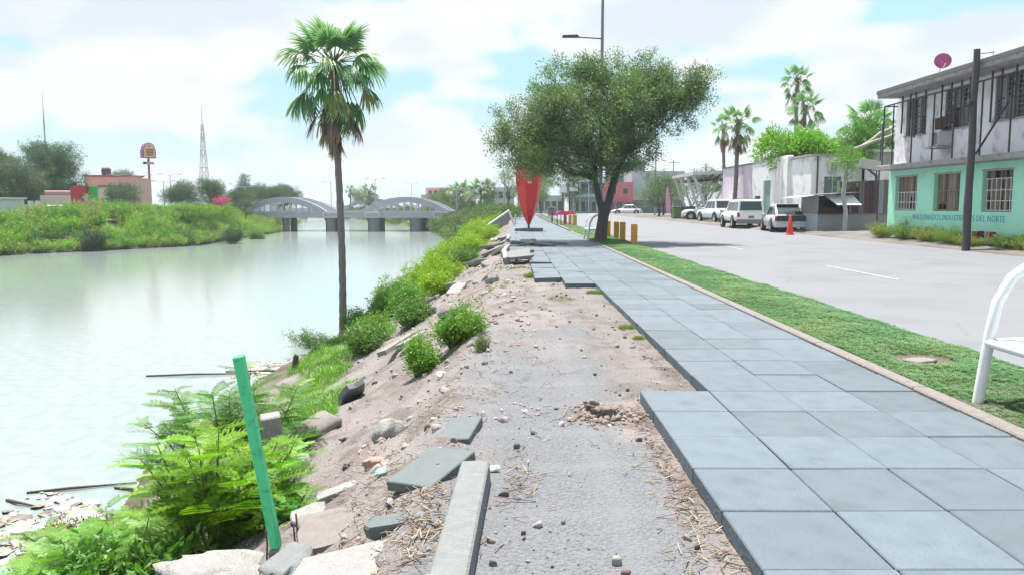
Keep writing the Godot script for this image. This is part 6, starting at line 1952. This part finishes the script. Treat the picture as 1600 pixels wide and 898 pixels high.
func left_h(x: float, d: float) -> float:
	var xw := lut([[-60.0, -42.0], [30.0, -42.0], [63.0, -41.0], [78.0, -31.5], [112.0, -34.0], [150.0, -40.0], [200.0, -56.0], [260.0, -95.0], [400.0, -190.0]], d)
	var s := xw - x
	return WATER + (2.45 * smoothstep(0.0, 7.0, s) if s > 0.0 else s * 0.4) + 0.25 * noise.get_noise_2d(x * 18.0, d * 12.0) * smoothstep(0.0, 3.0, s)

func far_bank() -> void:
	R.seed = 55
	var xs := []
	var ds := []
	for j in 90:
		var d := -60.0 + j * 4.0 if j < 60 else 176.0 + (j - 59) * 18.0
		ds.append(d)
		var xw := lut([[-60.0, -42.0], [30.0, -42.0], [63.0, -41.0], [78.0, -31.5], [112.0, -34.0], [150.0, -40.0], [200.0, -56.0], [260.0, -95.0], [400.0, -190.0]], d)
		var row := []
		for i in 22: row.append(xw - [700.0, 400.0, 200.0, 100.0, 60.0, 40.0, 25.0, 16.0, 12.0, 10.0, 8.0, 7.0, 6.0, 5.0, 4.0, 3.0, 2.0, 1.0, 0.4, 0.0, -1.5, -4.0][i])
		xs.append(row)
	var land := put("far_shore", grid_mesh(xs, ds, left_h, func(_x, y, _d): return Color(0.1, 0.13, 0.04) if y > -1.9 else Color(0.12, 0.1, 0.07)), dirt_mat())
	tag(land, "opposite bank rising from the water to the far town", "bank", "", "structure")
	# its mass of shrubs
	var places := [[], []]
	var cols := [[], []]
	for i in 560:
		var d := R.randf_range(52.0, 122.0) if i < 460 else R.randf_range(122.0, 260.0)
		var xw := lut([[30.0, -42.0], [63.0, -41.0], [78.0, -31.5], [112.0, -34.0], [150.0, -40.0], [200.0, -56.0], [260.0, -95.0]], d)
		var s := 9.0 * pow(R.randf(), 1.25) - 0.1
		var x := xw - s
		var y := left_h(x, d)
		var rad := R.randf_range(0.4, 1.0) * (1.6 if R.randf() < 0.12 else 1.0) * (0.75 if s < 1.5 else 1.0) * (1.5 if d > 130.0 else 1.0)
		var c: Color = [Color(0.16, 0.28, 0.02), Color(0.11, 0.22, 0.03), Color(0.19, 0.26, 0.05), Color(0.085, 0.165, 0.045), Color(0.2, 0.22, 0.1), Color(0.045, 0.095, 0.04)][R.randi() % (6 if R.randf() < 0.4 else 4)]
		var n := int(85 * rad)
		var tint := shade_of(lush(c), 0.15)
		for k in n:
			var b := ball()
			var p := V(x, y, d) + Vector3(b.x * rad * 1.3, maxf(0.0, (b.y * 0.65 + 0.55)) * rad, b.z * rad * 1.3)
			places[k % 2].append(Transform3D(toward(Vector3(b.x * 0.6, 1.0, b.z * 0.6), R.randf() * TAU).scaled_local(Vector3.ONE * R.randf_range(0.35, 0.8)), p))
			cols[k % 2].append(shade_of(tint, 0.25))
	for i in 240:     # growth on the near bank before and past the bridge
		var d := R.randf_range(78.0, 118.0) if i < 150 else R.randf_range(128.0, 250.0)
		var xw := lut(XW, d)
		var x := xw + R.randf_range(-0.3, 5.5)
		var y := bank(x, d)
		var rad := R.randf_range(0.6, 1.2) * (1.6 if d > 126.0 else 1.0)
		var tint := shade_of([Color(0.06, 0.11, 0.035), Color(0.085, 0.15, 0.045), Color(0.13, 0.21, 0.03)][R.randi() % 3], 0.15)
		for k in int(60 * rad):
			var b := ball()
			places[k % 2].append(Transform3D(toward(Vector3(b.x, 1.0, b.z), R.randf() * TAU).scaled_local(Vector3.ONE * R.randf_range(0.4, 0.85)), V(x, y, d) + Vector3(b.x * rad, maxf(0.0, b.y * 0.6 + 0.5) * rad, b.z * rad)))
			cols[k % 2].append(shade_of(tint, 0.25))
	for i in 130:
		var d := R.randf_range(54.0, 118.0)
		var xw := lut([[30.0, -42.0], [63.0, -41.0], [78.0, -31.5], [112.0, -34.0], [150.0, -40.0]], d)
		var rad := R.randf_range(0.35, 0.8)
		var tint := shade_of(lush([Color(0.15, 0.25, 0.03), Color(0.1, 0.19, 0.035), Color(0.19, 0.24, 0.07)][i % 3]), 0.2)
		for k in int(70 * rad):
			var b := ball()
			places[k % 2].append(Transform3D(toward(Vector3(b.x * 0.8, 1.0, b.z * 0.8), R.randf() * TAU).scaled_local(Vector3.ONE * R.randf_range(0.3, 0.7)), V(xw - R.randf_range(-0.3, 1.0), WATER, d) + Vector3(b.x * rad * 1.3, maxf(0.0, b.y * 0.6 + 0.5) * rad, b.z * rad)))
			cols[k % 2].append(shade_of(tint, 0.25))
	var veg := thing("riverbank_vegetation", "dense yellow green growth covering the banks of the river", "undergrowth", Vector3.ZERO, 0.0, "", "stuff")
	for k in 2: mm("foliage", SPRIGS[2 + k], leaf_mat(), places[k], cols[k], veg)
	var sb := [[-36.6, 69.5, 1.3, 1.6, Color(0.035, 0.07, 0.03), "dark round bush at the far waterline"], [-28.9, 82.5, 1.2, 1.5, Color(0.05, 0.1, 0.03), "dark green bush at the waterline nearer the bridge"], [-49.5, 72.0, 1.9, 2.3, Color(0.06, 0.13, 0.05), "big green bush at the left border on the far bank"], [-33.0, 88.5, 1.0, 2.3, Color(0.11, 0.19, 0.045), "upright light green bush before the salmon building"], [-30.0, 94.0, 0.9, 1.9, Color(0.09, 0.17, 0.04), "slim green bush standing out of the far growth"], [-43.0, 66.0, 1.5, 1.1, Color(0.12, 0.2, 0.05), "pale green bush at the left border by the water"]]
	for i in sb.size():
		var q = sb[i]
		bush("shore_shrub", q[5], V(q[0], left_h(q[0], q[1]) if i > 1 else WATER, q[1]), Vector3(q[2], q[3], q[2]), q[4], 600 + i, {"leaf": 0.5, "stems": 40, "leaves": 16, "kind": 1})
	# clipped hedge along the far street
	var hg := thing("clipped_hedge", "long clipped yellow green hedge along the far street", "hedge", V(-52.0, 0.0, 90.0))
	var hp := []
	for i in 26: hp.append([Vector3(-2.0 + i * 0.95, 0.35, 0.2 * (i % 2) + i * 0.15), Vector3(0.75, 0.85, 0.8), Color(0.15, 0.24, 0.03)])
	crown(hg, hp, 190.0, 0.5, Color(0.15, 0.24, 0.03), 1, 0.25, "foliage")
	# big trees at the left, and the row toward the bridge
	var tr := [["big_tree", "big grey green tree at the left border", -65.5, 98.0, 9.4, 5.6, 0], ["big_tree", "big dark green tree with a high pointed crown right of the first", -58.2, 101.0, 9.4, 4.4, 0], ["big_tree", "lower greyish tree in front of the big pair", -57.5, 93.0, 6.4, 3.6, 1], ["street_tree", "round dark tree in front of the salmon building", -52.0, 107.0, 4.6, 2.5, 0], ["street_tree", "first dark tree right of the salmon building", -46.0, 112.0, 4.8, 2.7, 0], ["street_tree", "second dark tree of the far row", -42.5, 114.0, 5.0, 2.5, 0], ["street_tree", "third tree of the far row beside the pink blossom", -40.0, 118.0, 4.2, 2.3, 0], ["street_tree", "dark tree behind the pink blossom", -40.5, 133.0, 4.8, 3.4, 2], ["street_tree", "dark tree left of the bridge end", -43.0, 152.0, 5.0, 3.6, 2], ["street_tree", "small upright tree touching the left end of the bridge", -43.5, 139.0, 4.8, 1.7, 0], ["street_tree", "slim grey tree rising behind the far row", -50.0, 150.0, 8.0, 1.6, 0], ["street_tree", "dark tree on the roof line of the salmon building", -81.0, 165.0, 9.0, 4.0, 0], ["street_tree", "dark mass of tree behind the far row", -49.0, 150.0, 5.5, 4.0, 2]]
	for i in tr.size():
		var q = tr[i]
		tree(q[0], q[1], V(q[2], -0.2, q[3]), q[4], q[5], [Color(0.05, 0.095, 0.055), Color(0.062, 0.1, 0.065), Color(0.04, 0.075, 0.05)][q[6]], 700 + i, {"per": 22.0 if i < 3 else 45.0, "leaf": 0.95 if i < 3 else 0.7, "clumps": 26 if i < 3 else 14, "bare": 0.16 if i < 3 else 0.28})
	var bg := thing("bougainvillea", "bright magenta bougainvillea in the far row", "bush", V(-39.0, -0.2, 108.0))
	var st := begin()
	limb(st, Vector3.ZERO, Vector3(0, 1.8, 0), 0.15, 0.06)
	obj("trunk", st, bark(), bg)
	crown(bg, [[Vector3(0, 2.2, 0), Vector3(0.8, 0.4, 0.7)], [Vector3(0.75, 2.0, 0.2), Vector3(0.6, 0.4, 0.5)], [Vector3(-0.8, 1.9, 0), Vector3(0.55, 0.35, 0.5)], [Vector3(0.2, 1.7, 0.3), Vector3(0.7, 0.3, 0.5)]], 190.0, 0.4, Color(0.4, 0.035, 0.25), 1, 0.35)
	tree("far_small_palm", "small dark bushy palm right of the bougainvillea", V(-35.8, -0.2, 108.0), 2.9, 0.9, Color(0.07, 0.09, 0.05), 720, {"per": 60.0, "leaf": 0.6, "clumps": 7, "bare": 0.4})
	# buildings
	var sal := plaster("salmon", Color(0.68, 0.42, 0.4), Color(0.85, 0.8, 0.8), 0.2, 0.15)
	var cream := plaster("cream", Color(0.74, 0.6, 0.58), Color(0.85, 0.8, 0.8), 0.2, 0.15)
	var rd := paint("trimred", Color(0.4, 0.06, 0.06), 0.6)
	var b := thing("salmon_building", "salmon building with red trim under the tall sign", "building")
	wall_box(b, "wall", sal, -69.0, -61.3, 130.0, 133.6, 5.9, -0.3)
	wall_box(b, "wall", cream, -73.0, -62.9, 128.5, 129.98, 4.2, -0.3)
	wall_box(b, "wall", sal, -61.28, -58.9, 129.0, 131.5, 5.6, -0.3)
	obj("roof_trim", bx(V(-69.2, 5.9, 129.8), V(-61.0, 6.15, 133.8)), rd, b)
	obj("roof_trim", bx(V(-73.2, 4.2, 128.3), V(-62.7, 4.45, 129.7)), rd, b)
	obj("water_tank", bx(V(-66.8, 6.15, 131.0), V(-65.6, 7.4, 132.2), 0.2), steel(), b)
	windows_on(b, [0.8], -72.0, -64.0, 4, 128.5, 1.6, 1.1, glass())
	b = thing("pink_wall", "long pale pink wall with a darker coping before the big trees", "wall")
	wall_box(b, "wall_panel", cream, -54.0, -50.0, 92.0, 92.4, 2.5, -0.2)
	obj("coping", bx(V(-53.5, 2.5, 91.9), V(-50.2, 3.0, 92.5), 0.1), paint("copingpink", Color(0.6, 0.25, 0.35)), b)
	wall_box(b, "pillar", cream, -50.1, -49.6, 91.8, 92.2, 2.75, -0.2)
	var rl := thing("red_letter", "big red sculptural block with a notch cut into it", "sculpture", V(-47.3, -0.2, 88.0))
	rl.scale = Vector3(0.85, 1.25, 1.0)
	st = begin()
	prism(st, [Vector2(-1.0, 0.1), Vector2(-0.1, 0.1), Vector2(0.35, 1.2), Vector2(-0.1, 1.75), Vector2(0.15, 2.15), Vector2(0.95, 2.3), Vector2(1.0, 2.95), Vector2(-0.7, 2.95), Vector2(-1.0, 2.8)], 0.6)
	obj("block", st, paint("letterred", Color(0.5, 0.015, 0.035), 0.45), rl)
	st = begin()
	prism(st, [Vector2(0.1, 1.4), Vector2(1.5, 1.6), Vector2(1.35, 0.95), Vector2(0.75, 0.6)], 0.5, Vector3(0, 0, 0.1))
	obj("pink_piece", st, paint("copingpink", Color.WHITE), rl)
	st = begin()
	box(st, V(-46.0, 1.6, 88.4), Vector3(0.85, 3.7, 0.4), 0.03)
	tag(obj("green_monolith", st, paint("panelgreen", Color(0.04, 0.42, 0.05), 0.45)), "tall bright green slab standing right beside the red block", "sculpture")
	b = thing("pale_booth", "pale blue booth with a flat roof at the left border of the far bank", "booth")
	wall_box(b, "wall", plaster("boothpale", Color(0.55, 0.62, 0.63), Color(0.9, 0.9, 0.9), 0.2, 0.2), -58.0, -52.2, 82.5, 86.0, 2.0, -0.3)
	obj("roof", bx(V(-58.2, 2.0, 82.2), V(-52.0, 2.15, 86.2)), wp_(), b)
	windows_on(b, [0.7], -57.5, -52.8, 3, 82.5, 0.9, 0.7, glass())
	for k in 2:
		var t := thing("white_sign_board", ["left of two small white boards by the pale booth", "right of two small white boards by the pale booth"][k], "sign", V(-50.6 + k * 0.75, -0.3, 84.5))
		obj("post", bx(Vector3(-0.04, 0, -0.04), Vector3(0.04, 2.0, 0.04)), steel(), t)
		obj("board", bx(Vector3(-0.27, 1.3, 0.04), Vector3(0.27, 2.1, 0.1)), wp_(), t)
	b = thing("far_pink_block", "pink and white hotel block on the skyline right of the bridge", "building")
	wall_box(b, "wall", plaster("hotel", Color(0.6, 0.36, 0.38), Color(0.85, 0.8, 0.8), 0.2, 0.1), -22.5, -10.0, 210.0, 222.0, 5.8, -1.0)
	wall_box(b, "upper_wall", plaster("hotel2", Color(0.66, 0.5, 0.5), Color(0.85, 0.8, 0.8), 0.2, 0.1), -23.5, -16.0, 208.0, 222.0, 4.0, -1.0)
	windows_on(b, [1.2, 4.2], -22.0, -11.0, 8, 210.0, 0.9, 0.9, glass())
	b = thing("far_white_shop", "low white shop with blue windows among the far row of trees", "building")
	wall_box(b, "wall", plaster("farwhite", Color.WHITE, Color.WHITE), -47.0, -38.0, 124.0, 130.0, 1.9, -0.3)
	windows_on(b, [0.1], -46.5, -38.5, 8, 124.0, 1.2, 0.6, mat("tealpane", Color(0.1, 0.3, 0.3), 0.2))
	# the tall sign
	var s := thing("pole_sign", "tall arched purple and yellow restaurant sign on a pole", "sign", V(-63.0, -0.2, 140.0), 0.88)
	st = begin()
	tube(st, [Vector3.ZERO, Vector3(0, 9.6, 0)], [0.2, 0.18], 10)
	obj("pole", st, paint("polered", Color(0.22, 0.05, 0.1), 0.6), s)
	var outline := [Vector2(-1.15, 0), Vector2(1.15, 0), Vector2(1.15, 1.4), Vector2(1.02, 1.5), Vector2(0.95, 1.95), Vector2(0.62, 2.42), Vector2(0.2, 2.62), Vector2(-0.2, 2.62), Vector2(-0.62, 2.42), Vector2(-0.95, 1.95), Vector2(-1.02, 1.5), Vector2(-1.15, 1.4)]
	st = begin()
	prism(st, outline, 1.0, Vector3(0, 9.6, 0))
	obj("cabinet", st, paint("signpurple", Color(0.34, 0.05, 0.3), 0.45), s)
	st = begin()
	prism(st, outline.map(func(v): return Vector2(v.x * 0.86, v.y * 0.9 + 0.13)), 0.06, Vector3(0, 9.6, 0.51))
	var fc := obj("sign_face", st, paint("signcream", Color(0.66, 0.5, 0.3), 0.5), s)
	st = begin()
	R.seed = 3
	for row in 3:
		var x := -0.66
		while x < 0.6:
			var w := R.randf_range(0.14, 0.24)
			box(st, Vector3(x + w * 0.5, 10.16 + row * 0.43, 0.56), Vector3(w, 0.3, 0.05))
			box(st, Vector3(x + w * 0.5, 10.16 + row * 0.43 + R.randf_range(-0.05, 0.05), 0.562), Vector3(w * 0.35, 0.36, 0.05))
			x += w + 0.06
	obj("lettering", st, paint("lettersred", Color(0.5, 0.06, 0.07), 0.5), fc)
	st = begin()
	prism(st, [Vector2(-0.12, 0), Vector2(0.12, 0), Vector2(0.08, 0.2), Vector2(0.0, 0.34), Vector2(-0.08, 0.2)], 0.06, Vector3(0, 11.5, 0.56))
	obj("emblem", st, paint("lettersred", Color.WHITE), fc)
	obj("lower_board", bx(Vector3(-0.75, 8.55, -0.1), Vector3(0.85, 8.95, 0.25)), paint("signorange", Color(0.6, 0.3, 0.22), 0.5), s)
	st = begin()
	lathe(st, [Vector2(0.0, -0.2), Vector2(0.24, -0.2), Vector2(0.24, 0.2), Vector2(0, 0.2)], 14, Vector3(-0.75, 8.75, 0.1), Basis(Vector3.RIGHT, PI / 2))
	obj("lower_disc", st, steel(), s)
	# masts and lattice tower
	lattice("lattice_tower", "red and white lattice radio tower above the far trees", V(-84.0, 0.0, 220.0), 28.0, 1.3, 0.075)
	lattice("radio_mast", "slender radio mast above the big trees at left", V(-173.0, 0.0, 300.0), 44.0, 0.45, 0.08)
	var lp := [[-58.5, 96.0, 6.4, "two armed street lamp in front of the big left trees"], [-59.5, 122.0, 6.2, "street lamp left of the salmon building roof"], [-57.2, 124.0, 6.2, "street lamp above the salmon building"], [-56.0, 132.0, 6.6, "street lamp just right of the tall sign"], [-55.4, 128.0, 5.4, "thin lamp right of the salmon building"], [-47.0, 130.0, 5.0, "street lamp over the far row of trees"], [-42.5, 128.0, 4.6, "last street lamp before the bridge"], [-25.5, 150.0, 6.5, "lamp pole rising between the two arches"], [-36.0, 160.0, 6.2, "thin pole above the left arch"], [-30.0, 240.0, 8.0, "thick pole on the skyline left of the right arch"], [-70.0, 126.0, 5.0, "dark lamp pole left of the round dark tree"]]
	for q in lp:
		var p := thing("street_lamp", q[3], "street lamp", V(q[0], -0.3, q[1]))
		st = begin()
		tube(st, [Vector3.ZERO, Vector3(0, q[2], 0)], [0.09, 0.05], 6)
		obj("pole", st, mat("farpole", Color.WHITE), p)
		for k in [-1.0, 1.0]:
			st = begin()
			tube(st, [Vector3(0, q[2] - 0.15, 0), Vector3(k * 1.5, q[2] + 0.05, 0)], [0.035, 0.03], 5)
			box(st, Vector3(k * 1.6, q[2] + 0.04, 0), Vector3(0.55, 0.1, 0.2))
			obj("lamp_arm", st, mat("farpole", Color.WHITE), p)
	palm("skyline_palm", "double crowned palm cluster on the skyline behind the bridge", V(-41.0, 0.0, 230.0), 5.4, Vector3(0.3, 0, 0), 1.7, 22, 4, 0.3, 801, "palms on the skyline")
	palm("skyline_palm", "single small palm left of the palm cluster on the skyline", V(-47.5, 0.0, 236.0), 6.0, Vector3(0.1, 0, 0), 1.1, 20, 2, 0.25, 802, "palms on the skyline")
	tree("skyline_tree", "tree mass beyond the bridge left of its right arch", V(-48.0, -0.5, 262.0), 6.0, 5.5, Color(0.08, 0.11, 0.06), 803, {"per": 5.0, "leaf": 1.3, "clumps": 9})
	tree("skyline_tree", "green tree in front of the pink hotel block", V(-11.5, -0.8, 150.0), 5.4, 3.2, Color(0.1, 0.15, 0.045), 804, {"per": 9.0, "leaf": 1.0, "clumps": 12, "bare": 0.15})
	tree("skyline_tree", "dark tree left of the green one at the hotel block", V(-16.0, -0.8, 168.0), 5.2, 3.0, Color(0.06, 0.1, 0.04), 805, {"per": 9.0, "leaf": 1.0, "clumps": 12, "bare": 0.15})
	var cars := [[-46.4, 104.0, 1.3, "white car parked under the far trees by the pink blossom"], [-52.9, 100.0, 1.5, "white car left of the round dark tree on the far bank"], [-50.6, 88.5, 1.5, "pale car beside the two small white boards"]]
	for q in cars: car(q[3], "car", V(q[0], -0.15, q[1]), q[2], Vector3(4.3, 1.75, 1.5), Color(0.68, 0.68, 0.7), {"cab": [-0.2, -0.06, 0.22, 0.38], "group": "cars on the far bank"})

func wp_() -> StandardMaterial3D:
	return paint("whitepaint", Color.WHITE)

func lattice(called: String, label: String, at: Vector3, h: float, half: float, r: float) -> void:
	var t := thing(called, label, "tower", at)
	var n := 10
	for i in n:
		var y0 := h * 0.82 * i / n
		var y1 := h * 0.82 * (i + 1) / n
		var a := half * (1.0 - 0.85 * i / n)
		var b := half * (1.0 - 0.85 * (i + 1) / n)
		var st := begin()
		var c := [Vector2(-1, -1), Vector2(1, -1), Vector2(1, 1), Vector2(-1, 1)]
		for k in 4:
			var p: Vector2 = c[k]
			var q: Vector2 = c[(k + 1) % 4]
			bar(st, Vector3(p.x * a, y0, p.y * a), Vector3(p.x * b, y1, p.y * b), r * 1.6, r * 1.6)
			bar(st, Vector3(p.x * a, y0, p.y * a), Vector3(q.x * b, y1, q.y * b), r, r)
			bar(st, Vector3(p.x * b, y1, p.y * b), Vector3(q.x * b, y1, q.y * b), r, r)
		obj("section", st, paint("towerred", Color(0.36, 0.27, 0.33)) if i % 2 == 0 else paint("towerwhite", Color(0.5, 0.5, 0.54)), t)
	var st := begin()
	tube(st, [Vector3(0, h * 0.82, 0), Vector3(0, h, 0)], [r * 1.4, r * 0.6], 6)
	obj("antenna", st, paint("towerred", Color.WHITE), t)
